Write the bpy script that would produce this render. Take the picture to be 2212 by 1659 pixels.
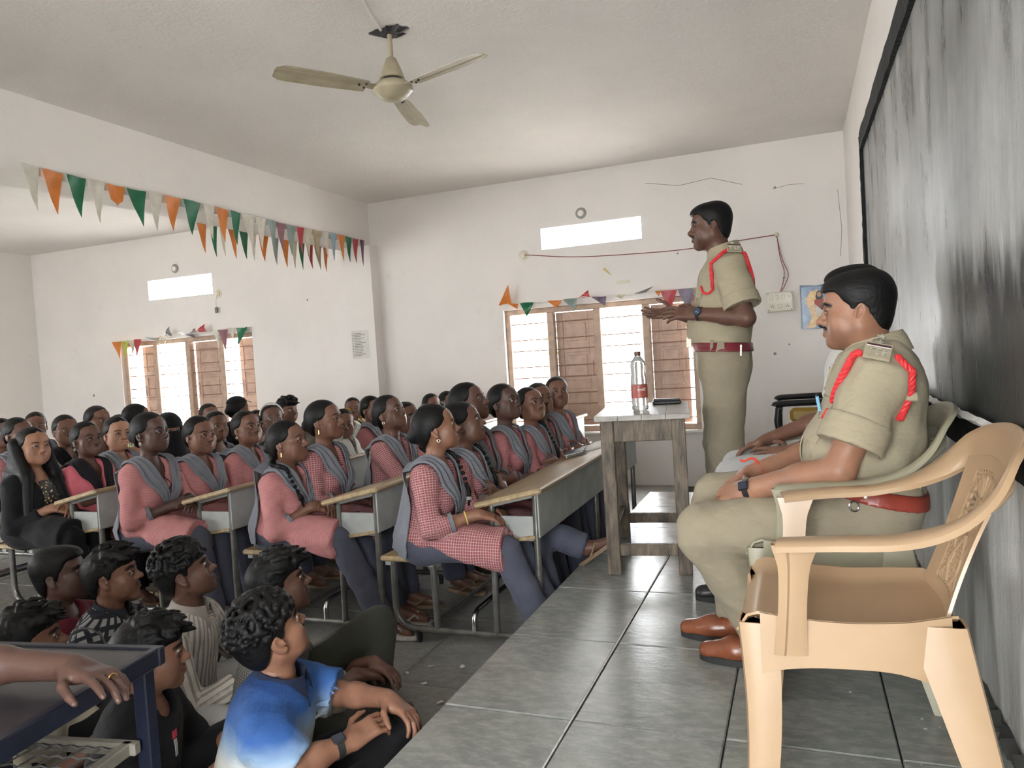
import bpy, math, random
import numpy as np
from mathutils import Vector, Matrix, Euler
PI = math.pi
for o in list(bpy.data.objects): bpy.data.objects.remove(o, do_unlink=True)
SC = bpy.context.scene
COL = SC.collection

# ------------------------------------------------------------------ camera
YAW, PITCH, ROLL, CAMZ, FPX = 0.3699, -0.0361, -0.0619, 1.37, 1600.0
def cam_axes():
    fw = np.array([-math.sin(YAW)*math.cos(PITCH), math.cos(YAW)*math.cos(PITCH), math.sin(PITCH)])
    r0 = np.array([math.cos(YAW), math.sin(YAW), 0.0]); u0 = np.cross(r0, fw)
    return math.cos(ROLL)*r0 + math.sin(ROLL)*u0, -math.sin(ROLL)*r0 + math.cos(ROLL)*u0, fw
_r, _u, _f = cam_axes()
cam_data = bpy.data.cameras.new('camera')
cam_data.sensor_width = 36.0; cam_data.lens = FPX/2212*36.0; cam_data.clip_start = 0.05
cam = bpy.data.objects.new('camera', cam_data); COL.objects.link(cam)
cam.matrix_world = Matrix(((_r[0], _u[0], -_f[0], 0), (_r[1], _u[1], -_f[1], 0), (_r[2], _u[2], -_f[2], CAMZ), (0, 0, 0, 1)))
SC.camera = cam

# ------------------------------------------------------------------ world, daylight, exposure
world = bpy.data.worlds.new('sky'); SC.world = world; world.use_nodes = True
_n = world.node_tree.nodes; _l = world.node_tree.links; _n.clear()
_o = _n.new('ShaderNodeOutputWorld'); _b = _n.new('ShaderNodeBackground')
_b.inputs[0].default_value = (0.95, 0.98, 1.0, 1); _b.inputs[1].default_value = 10.0
_l.new(_b.outputs[0], _o.inputs[0])
SC.view_settings.view_transform = 'Standard'; SC.view_settings.look = 'None'
SC.view_settings.exposure = 1.36; SC.view_settings.gamma = 1.0
SC.view_settings.use_curve_mapping = False
SC.cycles.max_bounces = 8; SC.cycles.diffuse_bounces = 7; SC.cycles.glossy_bounces = 3
SC.cycles.transmission_bounces = 5; SC.cycles.transparent_max_bounces = 6
SC.cycles.caustics_reflective = False; SC.cycles.caustics_refractive = False
SC.cycles.sample_clamp_indirect = 6.0
SC.cycles.use_denoising = True
sun_data = bpy.data.lights.new('sun', 'SUN'); sun_data.energy = 22.0; sun_data.angle = 0.01; sun_data.color = (1.0, 0.97, 0.93)
sun = bpy.data.objects.new('sun', sun_data); COL.objects.link(sun); sun.location = (12, 3, 12); sun.rotation_euler = (0.0, math.radians(38), 0.0)
def portal(name, loc, rot, sx, sy):
    ld = bpy.data.lights.new(name, 'AREA'); ld.shape = 'RECTANGLE'; ld.size = sx; ld.size_y = sy
    ld.cycles.is_portal = True
    o = bpy.data.objects.new(name, ld); COL.objects.link(o); o.location = loc; o.rotation_euler = rot
    return o
# room extents (metres): blackboard wall x=XR, far window wall y=YF
XR, YF, ZC, XL, YN = 0.467, 7.384, 3.214, -10.0, -1.6
ZP, XE = 0.32, -1.062           # platform height and edge
# ------------------------------------------------------------------ materials
MATS = {}
def nmat(name):
    m = bpy.data.materials.new(name); m.use_nodes = True
    return m, m.node_tree.nodes, m.node_tree.links, m.node_tree.nodes['Principled BSDF']
def ramp(n, l, src, stops):
    r = n.new('ShaderNodeValToRGB'); e = r.color_ramp.elements
    while len(e) < len(stops): e.new(0.5)
    for k, (p, c) in enumerate(stops):
        e[k].position = p; e[k].color = (c[0], c[1], c[2], 1)
    l.new(src, r.inputs[0]); return r.outputs[0]
def texco(n, l, scale=(1, 1, 1), kind='Object'):
    t = n.new('ShaderNodeTexCoord'); m = n.new('ShaderNodeMapping'); m.inputs['Scale'].default_value = scale
    l.new(t.outputs[kind], m.inputs[0]); return m.outputs[0]
def noise(n, l, vec, scale, detail=4, rough=0.55):
    x = n.new('ShaderNodeTexNoise'); x.inputs['Scale'].default_value = scale
    x.inputs['Detail'].default_value = detail; x.inputs['Roughness'].default_value = rough
    l.new(vec, x.inputs['Vector']); return x.outputs['Fac']
def mix(n, l, fac, a, b, mode='MIX'):
    x = n.new('ShaderNodeMix'); x.data_type = 'RGBA'; x.blend_type = mode
    for key, v in ((0, fac), (6, a), (7, b)):
        if isinstance(v, (int, float)): x.inputs[key].default_value = v
        elif isinstance(v, tuple): x.inputs[key].default_value = (v[0], v[1], v[2], 1)
        else: l.new(v, x.inputs[key])
    return x.outputs[2]
def bump(n, l, h, strength, dist=0.01):
    b = n.new('ShaderNodeBump'); b.inputs['Strength'].default_value = strength; b.inputs['Distance'].default_value = dist
    l.new(h, b.inputs['Height']); return b.outputs[0]
def mat(name, col, rough=0.6, var=0.15, scale=8.0, metal=0.0, bmp=0.0, bscale=60.0, stretch=(1, 1, 1), spec=None, col2=None, kind='Object'):
    """simple procedural: base colour broken up by noise, optional bump"""
    if name in MATS: return MATS[name]
    m, n, l, p = nmat(name)
    v = texco(n, l, stretch, kind)
    c2 = col2 or tuple(x*(1-var) for x in col)
    c1 = tuple(min(1, x*(1+var*0.6)) for x in col)
    l.new(ramp(n, l, noise(n, l, v, scale), [(0.3, c2), (0.7, c1)]), p.inputs['Base Color'])
    p.inputs['Roughness'].default_value = rough; p.inputs['Metallic'].default_value = metal
    if spec is not None: p.inputs['Specular IOR Level'].default_value = spec
    if bmp: l.new(bump(n, l, noise(n, l, v, bscale, 3), bmp), p.inputs['Normal'])
    MATS[name] = m; return m

# ------------------------------------------------------------------ objects
def tag(o, label=None, cat=None, group=None, kind=None):
    if label: o['label'] = label
    if cat: o['category'] = cat
    if group: o['group'] = group
    if kind: o['kind'] = kind
    return o
def thing(name, label, cat, loc=(0, 0, 0), rz=0.0, group=None):
    o = bpy.data.objects.new(name, None); COL.objects.link(o); o.empty_display_size = 0.1
    o.location = loc; o.rotation_euler = (0, 0, rz)
    return tag(o, label, cat, group)
class MB:
    """mesh collector"""
    def __init__(s): s.v = []; s.f = []
    def add(s, vs, fs):
        k = len(s.v); s.v.extend([tuple(map(float, q)) for q in vs]); s.f.extend([tuple(i+k for i in f) for f in fs]); return s
    def box(s, c, d, R=None, bev=0.0):
        c = np.array(c, float); h = np.array(d, float)/2
        if bev <= 0:
            vs = [np.array([x, y, z])*h for x in (-1, 1) for y in (-1, 1) for z in (-1, 1)]
            fs = [(0, 1, 3, 2), (4, 6, 7, 5), (0, 4, 5, 1), (2, 3, 7, 6), (0, 2, 6, 4), (1, 5, 7, 3)]
        else:
            b = min(bev, min(h)*0.9); vs = []; fs = []
            # chamfered box: 24 verts
            idx = {}
            for sx in (-1, 1):
                for sy in (-1, 1):
                    for sz in (-1, 1):
                        for ax in range(3):
                            q = h.copy() - b; q[ax] = h[ax]
                            idx[(sx, sy, sz, ax)] = len(vs); vs.append(q*np.array([sx, sy, sz]))
            def F(*k): fs.append(tuple(idx[q] for q in k))
            for sg in (-1, 1):
                o = [(-1, -1), (1, -1), (1, 1), (-1, 1)]
                if sg < 0: o = o[::-1]
                F(*[(sg, a, c2, 0) for a, c2 in o]); F(*[(a, sg, c2, 1) for a, c2 in o[::-1]]); F(*[(a, c2, sg, 2) for a, c2 in o])
            for a in (-1, 1):
                for c2 in (-1, 1):
                    q = [(a, c2, -1, 0), (a, c2, 1, 0), (a, c2, 1, 1), (a, c2, -1, 1)]; F(*(q if a*c2 < 0 else q[::-1]))
                    q = [(a, -1, c2, 0), (a, 1, c2, 0), (a, 1, c2, 2), (a, -1, c2, 2)]; F(*(q if a*c2 > 0 else q[::-1]))
                    q = [(-1, a, c2, 1), (1, a, c2, 1), (1, a, c2, 2), (-1, a, c2, 2)]; F(*(q if a*c2 < 0 else q[::-1]))
                    for e in (-1, 1):
                        q = [(a, c2, e, 0), (a, c2, e, 1), (a, c2, e, 2)]; F(*(q if a*c2*e > 0 else q[::-1]))
        vs = np.array(vs)
        if R is not None: vs = vs @ np.array(R).T
        return s.add(vs + c, fs)
    def tube(s, pts, r, seg=10, cap=True, closed=False, fl=None):
        """sweep a circle along pts; r scalar or list; fl=(n,k) flattens by k along n"""
        P = np.array(pts, float); N = len(P)
        rr = np.full(N, r) if np.isscalar(r) else np.array(r, float)
        T = np.zeros_like(P)
        T[1:-1] = P[2:]-P[:-2]; T[0] = P[1]-P[0]; T[-1] = P[-1]-P[-2]
        if closed: T[0] = T[-1] = P[1]-P[-2]
        T /= np.linalg.norm(T, axis=1)[:, None]+1e-12
        a = np.array([0, 0, 1.0]) if abs(T[0][2]) < 0.9 else np.array([1.0, 0, 0])
        u = np.cross(T[0], a); u /= np.linalg.norm(u); vs = []
        ang = np.arange(seg)*2*PI/seg
        for i in range(N):
            u = u - T[i]*(u@T[i]); u /= np.linalg.norm(u)+1e-12; w = np.cross(T[i], u)
            ring = (np.outer(np.cos(ang), u)+np.outer(np.sin(ang), w))*rr[i]
            if fl is not None:
                n = np.array(fl[0], float); n /= np.linalg.norm(n); ring = ring + np.outer(ring@n, n)*(fl[1]-1)
            vs.extend(P[i]+ring)
        fs = [(i*seg+j, i*seg+(j+1) % seg, (i+1)*seg+(j+1) % seg, (i+1)*seg+j) for i in range(N-1) for j in range(seg)]
        if cap: fs += [tuple(range(seg))[::-1], tuple(range((N-1)*seg, N*seg))]
        return s.add(vs, fs)
    def lathe(s, prof, c=(0, 0, 0), seg=24, R=None, cap=True):
        vs = []; ang = np.arange(seg)*2*PI/seg
        for r, z in prof: vs.extend(np.stack([r*np.cos(ang), r*np.sin(ang), np.full(seg, z)], 1))
        N = len(prof)
        fs = [(i*seg+j, i*seg+(j+1) % seg, (i+1)*seg+(j+1) % seg, (i+1)*seg+j) for i in range(N-1) for j in range(seg)]
        if cap: fs += [tuple(range(seg))[::-1], tuple(range((N-1)*seg, N*seg))]
        vs = np.array(vs)
        if R is not None: vs = vs@np.array(R).T
        return s.add(vs+np.array(c), fs)
    def grid(s, G, thick=0.0):
        """G: (m,n,3) surface, thickened along its normals when thick>0"""
        G = np.array(G, float); m, n = G.shape[:2]
        du = np.gradient(G, axis=0); dv = np.gradient(G, axis=1); N = np.cross(du, dv); N /= np.linalg.norm(N, axis=2)[..., None]+1e-12
        f = [(i*n+j, (i+1)*n+j, (i+1)*n+j+1, i*n+j+1) for i in range(m-1) for j in range(n-1)]
        if thick <= 0: return s.add(G.reshape(-1, 3), f)
        K = m*n; A = (G+N*thick/2).reshape(-1, 3); B = (G-N*thick/2).reshape(-1, 3)
        f2 = f + [tuple(k+K for k in q[::-1]) for q in f]
        bd = [(i, 0) for i in range(m)] + [(m-1, j) for j in range(1, n)] + [(i, n-1) for i in range(m-2, -1, -1)] + [(0, j) for j in range(n-2, 0, -1)]
        ids = [i*n+j for i, j in bd]
        for a, b in zip(ids, ids[1:]+ids[:1]): f2.append((b, a, a+K, b+K))
        return s.add(np.vstack([A, B]), f2)
    def prism(s, poly, t, R=None, c=(0, 0, 0)):
        """extrude a 2-D polygon (x,y) by t in z"""
        n = len(poly); vs = [(x, y, 0) for x, y in poly]+[(x, y, t) for x, y in poly]
        fs = [tuple(range(n))[::-1], tuple(range(n, 2*n))]+[(i, (i+1) % n, (i+1) % n+n, i+n) for i in range(n)]
        vs = np.array(vs, float)
        if R is not None: vs = vs@np.array(R).T
        return s.add(vs+np.array(c), fs)
    def build(s, name, m, parent=None, smooth=False, loc=None):
        me = bpy.data.meshes.new(name); me.from_pydata(s.v, [], s.f)
        if m is not None: me.materials.append(m)
        if smooth:
            me.shade_smooth()
            me.set_sharp_from_angle(angle=math.radians(42))
        o = bpy.data.objects.new(name, me); COL.objects.link(o)
        if parent is not None: o.parent = parent
        if loc is not None: o.location = loc
        return o
def np_mesh(name, V, Q, m, parent=None, paint=None, uv=None, mats=None, mat_idx=None):
    """fast quad mesh from arrays, smooth shaded"""
    me = bpy.data.meshes.new(name); nv, nf = len(V), len(Q)
    me.vertices.add(nv); me.vertices.foreach_set('co', np.ascontiguousarray(V, np.float32).ravel())
    me.loops.add(nf*4); me.loops.foreach_set('vertex_index', np.ascontiguousarray(Q, np.int32).ravel())
    me.polygons.add(nf); me.polygons.foreach_set('loop_start', np.arange(nf, dtype=np.int32)*4)
    if mat_idx is not None: me.polygons.foreach_set('material_index', mat_idx.astype(np.int32))
    me.update(calc_edges=True)
    me.shade_smooth()
    for k in (mats or [m]): me.materials.append(k)
    if paint is not None:
        a = me.attributes.new('paint', 'FLOAT_COLOR', 'POINT'); a.data.foreach_set('color', np.hstack([paint, np.ones((nv, 1))]).astype(np.float32).ravel())
    if uv is not None:
        a = me.attributes.new('cuv', 'FLOAT_VECTOR', 'POINT'); a.data.foreach_set('vector', uv.astype(np.float32).ravel())
    o = bpy.data.objects.new(name, me); COL.objects.link(o)
    if parent is not None: o.parent = parent
    return o
def copy_tree(o, parent=None):
    c = o.copy(); COL.objects.link(c)
    if parent is not None: c.parent = parent
    for ch in o.children: copy_tree(ch, c)
    return c
def rotm(rx=0, ry=0, rz=0): return np.array(Euler((rx, ry, rz)).to_matrix())
def spline(pts, n):
    """Catmull-Rom through pts (k,d) -> n samples"""
    P = np.array(pts, float); k = len(P); Pp = np.vstack([2*P[0]-P[1], P, 2*P[-1]-P[-2]])
    t = np.linspace(0, k-1-1e-6, n); i = t.astype(int); f = (t-i)[:, None]
    a, b, c, d = Pp[i], Pp[i+1], Pp[i+2], Pp[i+3]
    return 0.5*((2*b)+(c-a)*f+(2*a-5*b+4*c-d)*f**2+(-a+3*b-3*c+d)*f**3)

# ------------------------------------------------------------------ implicit modelling (signed distance + surface nets)
def smin(a, b, k):
    h = np.maximum(k-np.abs(a-b), 0.0)/k
    return np.minimum(a, b)-h*h*k*0.25
class SDF:
    def __init__(s): s.P = []; s.waves = None
    def cap(s, a, b, ra, rb=None, k=0.02, n=None, fl=1.0, op='u'):
        s.P.append(('cap', np.array(a, float), np.array(b, float), ra, ra if rb is None else rb, k, n, fl, op)); return s
    def cyl(s, a, b, ra, rb=None, k=0.02, n=None, fl=1.0, op='u'):
        s.P.append(('cyl', np.array(a, float), np.array(b, float), ra, ra if rb is None else rb, k, n, fl, op)); return s
    def ell(s, c, r, R=None, k=0.02, op='u'):
        s.P.append(('ell', np.array(c, float), np.array(r, float), R, k, op)); return s
    def box(s, c, h, R=None, rad=0.005, k=0.01, op='u'):
        s.P.append(('box', np.array(c, float), np.array(h, float), R, rad, k, op)); return s
    def cut(s, c, n, k=0.004):
        """keep the side opposite to n"""
        n = np.array(n, float); s.P.append(('cut', np.array(c, float), n/np.linalg.norm(n), k)); return s
    def func(s, fn, k, op='i'): s.P.append(('func', fn, k, op)); return s
    def bbox(s):
        lo = np.full(3, 1e9); hi = -lo
        for p in s.P:
            if p[0] in ('cut', 'func') or p[-1] != 'u': continue
            l, h = s._bb(p); lo = np.minimum(lo, l); hi = np.maximum(hi, h)
        return lo, hi
    def _bb(s, p):
        if p[0] in ('cap', 'cyl'):
            r = max(p[3], p[4]); return np.minimum(p[1], p[2])-r, np.maximum(p[1], p[2])+r
        if p[0] == 'ell':
            r = p[2] if p[3] is None else np.abs(p[3])@p[2]; return p[1]-r, p[1]+r
        r = p[2] if p[3] is None else np.abs(p[3])@p[2]; return p[1]-r-p[4], p[1]+r+p[4]
    def _d(s, p, x, y, z):
        if p[0] in ('cap', 'cyl'):
            _, a, b, ra, rb, k, n, fl, op = p
            X, Y, Z = x-a[0], y-a[1], z-a[2]; ba = b-a
            if n is not None and fl != 1.0:
                n = np.array(n, float); n = n/np.linalg.norm(n); q = (X*n[0]+Y*n[1]+Z*n[2])*(fl-1)
                X = X+q*n[0]; Y = Y+q*n[1]; Z = Z+q*n[2]; ba = ba+n*(ba@n)*(fl-1)
            L2 = ba@ba+1e-12; t0 = (X*ba[0]+Y*ba[1]+Z*ba[2])/L2; t = np.clip(t0, 0, 1)
            tt = t if p[0] == 'cap' else t0
            d = np.sqrt((X-ba[0]*tt)**2+(Y-ba[1]*tt)**2+(Z-ba[2]*tt)**2)-(ra+(rb-ra)*t)
            if p[0] == 'cyl':
                L = math.sqrt(L2); d = -smin(-d, -np.maximum(-t0, t0-1)*L, 0.006)
            return d
        if p[0] == 'ell':
            c, r, R = p[1], p[2], p[3]; X, Y, Z = x-c[0], y-c[1], z-c[2]
            if R is not None: X, Y, Z = (X*R[0, 0]+Y*R[1, 0]+Z*R[2, 0], X*R[0, 1]+Y*R[1, 1]+Z*R[2, 1], X*R[0, 2]+Y*R[1, 2]+Z*R[2, 2])
            k0 = np.sqrt((X/r[0])**2+(Y/r[1])**2+(Z/r[2])**2)
            k1 = np.sqrt((X/r[0]**2)**2+(Y/r[1]**2)**2+(Z/r[2]**2)**2)+1e-9
            return k0*(k0-1)/k1
        c, h, R, rad = p[1], p[2], p[3], p[4]; X, Y, Z = x-c[0], y-c[1], z-c[2]
        if R is not None: X, Y, Z = (X*R[0, 0]+Y*R[1, 0]+Z*R[2, 0], X*R[0, 1]+Y*R[1, 1]+Z*R[2, 1], X*R[0, 2]+Y*R[1, 2]+Z*R[2, 2])
        qx, qy, qz = np.abs(X)-h[0]+rad, np.abs(Y)-h[1]+rad, np.abs(Z)-h[2]+rad
        return np.sqrt(np.maximum(qx, 0)**2+np.maximum(qy, 0)**2+np.maximum(qz, 0)**2)+np.minimum(np.maximum(qx, np.maximum(qy, qz)), 0)-rad
    def _comb(s, D, p, x, y, z):
        if p[0] == 'cut':
            _, c, n, k = p; d = (x-c[0])*n[0]+(y-c[1])*n[1]+(z-c[2])*n[2]; return -smin(-D, -d, k)
        if p[0] == 'func':
            d = p[1](x, y, z); return -smin(-D, -d, p[2]) if p[3] == 'i' else smin(D, d, p[2])
        d = s._d(p, x, y, z); k = p[5] if p[0] in ('cap', 'cyl') else p[4] if p[0] == 'ell' else p[5]
        return smin(D, d, k) if p[-1] == 'u' else -smin(-D, d, k)
    def _wave(s, D, x, y, z):
        for amp, f, g, ph in s.waves:
            D = D+amp*np.sin(f[0]*x+f[1]*y+f[2]*z+ph+1.7*np.sin(g[0]*x+g[1]*y+g[2]*z+ph*2))
        return D
    def at(s, pts):
        x, y, z = pts[:, 0], pts[:, 1], pts[:, 2]; D = np.full(len(pts), 0.6)
        for p in s.P: D = s._comb(D, p, x, y, z)
        return s._wave(D, x, y, z) if s.waves else D
    def push(s, pts, off, lo=-9, hi=9, it=4):
        """move points on to the level set off when lo < d-off < hi"""
        p = np.array(pts, float); e = 2e-3; off = np.broadcast_to(np.asarray(off, float), (len(p),))
        for _ in range(it):
            d = s.at(p)-off
            g = np.stack([s.at(p+np.eye(3)[i]*e)-s.at(p-np.eye(3)[i]*e) for i in range(3)], 1)/(2*e)
            g2 = (g**2).sum(1)[:, None]+1e-4
            m = ((d > lo) & (d < hi))[:, None]
            p = p-np.where(m, np.clip(d[:, None]/g2, -0.04, 0.04)*g, 0)
        return p
    def mesh(s, h):
        lo, hi = s.bbox(); lo = lo-2.5*h; hi = hi+2.5*h
        n = np.ceil((hi-lo)/h).astype(int)+1
        ax = [(lo[i]+h*np.arange(n[i])).astype(np.float32) for i in range(3)]
        D = np.full(tuple(n), 0.6, np.float32)
        for p in s.P:
            if p[0] in ('cut', 'func'): sl = [slice(0, n[i]) for i in range(3)]
            else:
                k = p[5] if p[0] in ('cap', 'cyl', 'box') else p[4]
                b0, b1 = s._bb(p); mg = k+3*h
                sl = [slice(max(0, int((b0[i]-mg-lo[i])/h)), min(n[i], int((b1[i]+mg-lo[i])/h)+2)) for i in range(3)]
            x = ax[0][sl[0]][:, None, None]; y = ax[1][sl[1]][None, :, None]; z = ax[2][sl[2]][None, None, :]
            D[tuple(sl)] = s._comb(D[tuple(sl)], p, x, y, z)
        if s.waves: D = s._wave(D, ax[0][:, None, None], ax[1][None, :, None], ax[2][None, None, :]).astype(np.float32)
        V, Q = surfnet(D); return V*h+lo, Q
def surfnet(D):
    S = D < 0
    cs = [(i, j, k) for i in (0, 1) for j in (0, 1) for k in (0, 1)]
    nx, ny, nz = D.shape
    def sub(A, c): return A[c[0]:nx-1+c[0], c[1]:ny-1+c[1], c[2]:nz-1+c[2]]
    cnt = sum(sub(S, c).astype(np.uint8) for c in cs)
    act = (cnt > 0) & (cnt < 8); idx = np.full(act.shape, -1, np.int64)
    I = np.argwhere(act); idx[tuple(I.T)] = np.arange(len(I))
    vals = np.stack([D[I[:, 0]+c[0], I[:, 1]+c[1], I[:, 2]+c[2]] for c in cs], 1)
    acc = np.zeros((len(I), 3)); w = np.zeros(len(I))
    for a in range(8):
        for b in range(a+1, 8):
            if sum(abs(cs[a][q]-cs[b][q]) for q in range(3)) != 1: continue
            va, vb = vals[:, a], vals[:, b]; m = (va < 0) != (vb < 0)
            t = np.where(m, va/(va-vb+1e-20), 0.0)[:, None]
            acc += m[:, None]*(np.array(cs[a])*(1-t)+np.array(cs[b])*t); w += m
    V = I+acc/np.maximum(w, 1)[:, None]
    Qs = []
    for axn in range(3):
        a, b = [q for q in range(3) if q != axn]
        A = np.take(S, range(0, D.shape[axn]-1), axn); B = np.take(S, range(1, D.shape[axn]), axn)
        E = np.argwhere(A != B); E = E[(E[:, a] > 0) & (E[:, b] > 0) & (E[:, a] < D.shape[a]-1) & (E[:, b] < D.shape[b]-1)]
        if not len(E): continue
        def cell(da, db):
            c = E.copy(); c[:, a] -= da; c[:, b] -= db; return idx[tuple(c.T)]
        q = np.stack([cell(1, 1), cell(0, 1), cell(0, 0), cell(1, 0)], 1)
        ins = S[tuple(E.T)]
        flip = ins if axn != 1 else ~ins
        q = np.where(flip[:, None], q, q[:, ::-1]); Qs.append(q)
    return V, np.vstack(Qs)
def joinm(parts):
    """[(V,Q,paint,...)] -> one"""
    V = []; Q = []; C = []; k = 0
    for v, q, c in parts:
        V.append(v); Q.append(q+k); C.append(c); k += len(v)
    return np.vstack(V), np.vstack(Q), np.vstack(C)
# ------------------------------------------------------------------ people: materials
def m_skin(tone):
    key = 'skin_%d' % tone
    if key in MATS: return MATS[key]
    base = [(0.30, 0.150, 0.092), (0.225, 0.108, 0.066), (0.165, 0.078, 0.050), (0.115, 0.056, 0.038), (0.085, 0.044, 0.033), (0.36, 0.19, 0.12)][tone]
    m, n, l, p = nmat(key)
    a = n.new('ShaderNodeAttribute'); a.attribute_name = 'paint'
    v = texco(n, l); c = ramp(n, l, noise(n, l, v, 22, 4), [(0.3, tuple(x*0.86 for x in base)), (0.7, tuple(x*1.1 for x in base))])
    l.new(mix(n, l, 1.0, c, a.outputs['Color'], 'MULTIPLY'), p.inputs['Base Color'])
    p.inputs['Roughness'].default_value = 0.47; p.inputs['Specular IOR Level'].default_value = 0.42
    l.new(bump(n, l, noise(n, l, v, 260, 3), 0.12, 0.004), p.inputs['Normal'])
    MATS[key] = m; return m
def m_hair(key='hair', col=(0.0042, 0.0038, 0.0038)):
    if key in MATS: return MATS[key]
    m, n, l, p = nmat(key); v = texco(n, l, (40, 240, 60))
    f = noise(n, l, v, 1.0, 3)
    l.new(ramp(n, l, f, [(0.3, tuple(x*0.5 for x in col)), (0.75, tuple(x*1.7 for x in col))]), p.inputs['Base Color'])
    p.inputs['Roughness'].default_value = 0.52; p.inputs['Specular IOR Level'].default_value = 0.22
    l.new(bump(n, l, f, 0.5, 0.004), p.inputs['Normal'])
    MATS[key] = m; return m
def m_cloth(key, col, var=0.12, rough=0.85, weave=900, fold=0.25):
    if key in MATS: return MATS[key]
    m, n, l, p = nmat(key); v = texco(n, l)
    l.new(ramp(n, l, noise(n, l, v, 9, 5), [(0.3, tuple(x*(1-var) for x in col)), (0.7, tuple(min(1, x*(1+var*0.5)) for x in col))]), p.inputs['Base Color'])
    p.inputs['Roughness'].default_value = rough; p.inputs['Specular IOR Level'].default_value = 0.2
    p.inputs['Sheen Weight'].default_value = 0.05
    h = n.new('ShaderNodeMath'); h.operation = 'ADD'
    l.new(noise(n, l, texco(n, l, (1, 1, 1.6)), 16, 3), h.inputs[0])
    s = n.new('ShaderNodeMath'); s.operation = 'MULTIPLY'; s.inputs[1].default_value = 0.06
    l.new(noise(n, l, v, weave, 1), s.inputs[0]); l.new(s.outputs[0], h.inputs[1])
    l.new(bump(n, l, h.outputs[0], fold, 0.03), p.inputs['Normal'])
    MATS[key] = m; return m
def m_check(key, base, la, lb, period=0.008, wa=0.30, wb=0.30, period2=None, rough=0.85):
    """woven check / stripes printed along the cloth's own directions (attribute cuv, metres)"""
    if key in MATS: return MATS[key]
    m, n, l, p = nmat(key)
    a = n.new('ShaderNodeAttribute'); a.attribute_name = 'cuv'
    sp = n.new('ShaderNodeSeparateXYZ'); l.new(a.outputs['Vector'], sp.inputs[0])
    def line(out, per, w):
        d = n.new('ShaderNodeMath'); d.operation = 'DIVIDE'; d.inputs[1].default_value = per; l.new(out, d.inputs[0])
        f = n.new('ShaderNodeMath'); f.operation = 'FRACT'; l.new(d.outputs[0], f.inputs[0])
        g = n.new('ShaderNodeMath'); g.operation = 'LESS_THAN'; g.inputs[1].default_value = w; l.new(f.outputs[0], g.inputs[0])
        return g.outputs[0]
    c = mix(n, l, line(sp.outputs[0], period, wa), base, la) if wa > 0 else base
    if wb > 0: c = mix(n, l, line(sp.outputs[1], period2 or period, wb), c, lb)
    v = texco(n, l); t = ramp(n, l, noise(n, l, v, 10, 4), [(0.3, (0.82, 0.82, 0.82)), (0.7, (1, 1, 1))])
    l.new(mix(n, l, 1.0, c, t, 'MULTIPLY'), p.inputs['Base Color'])
    p.inputs['Roughness'].default_value = rough; p.inputs['Specular IOR Level'].default_value = 0.2
    l.new(bump(n, l, noise(n, l, texco(n, l, (1, 1, 1.6)), 18, 3), 0.28, 0.03), p.inputs['Normal'])
    MATS[key] = m; return m
def m_eye():
    if 'eye' in MATS: return MATS['eye']
    m, n, l, p = nmat('eye'); a = n.new('ShaderNodeAttribute'); a.attribute_name = 'paint'
    v = texco(n, l); c = ramp(n, l, noise(n, l, v, 90, 2), [(0.3, (0.92, 0.9, 0.88)), (0.7, (1, 1, 1))])
    l.new(mix(n, l, 1.0, a.outputs['Color'], c, 'MULTIPLY'), p.inputs['Base Color']); p.inputs['Roughness'].default_value = 0.25
    MATS['eye'] = m; return m

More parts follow.
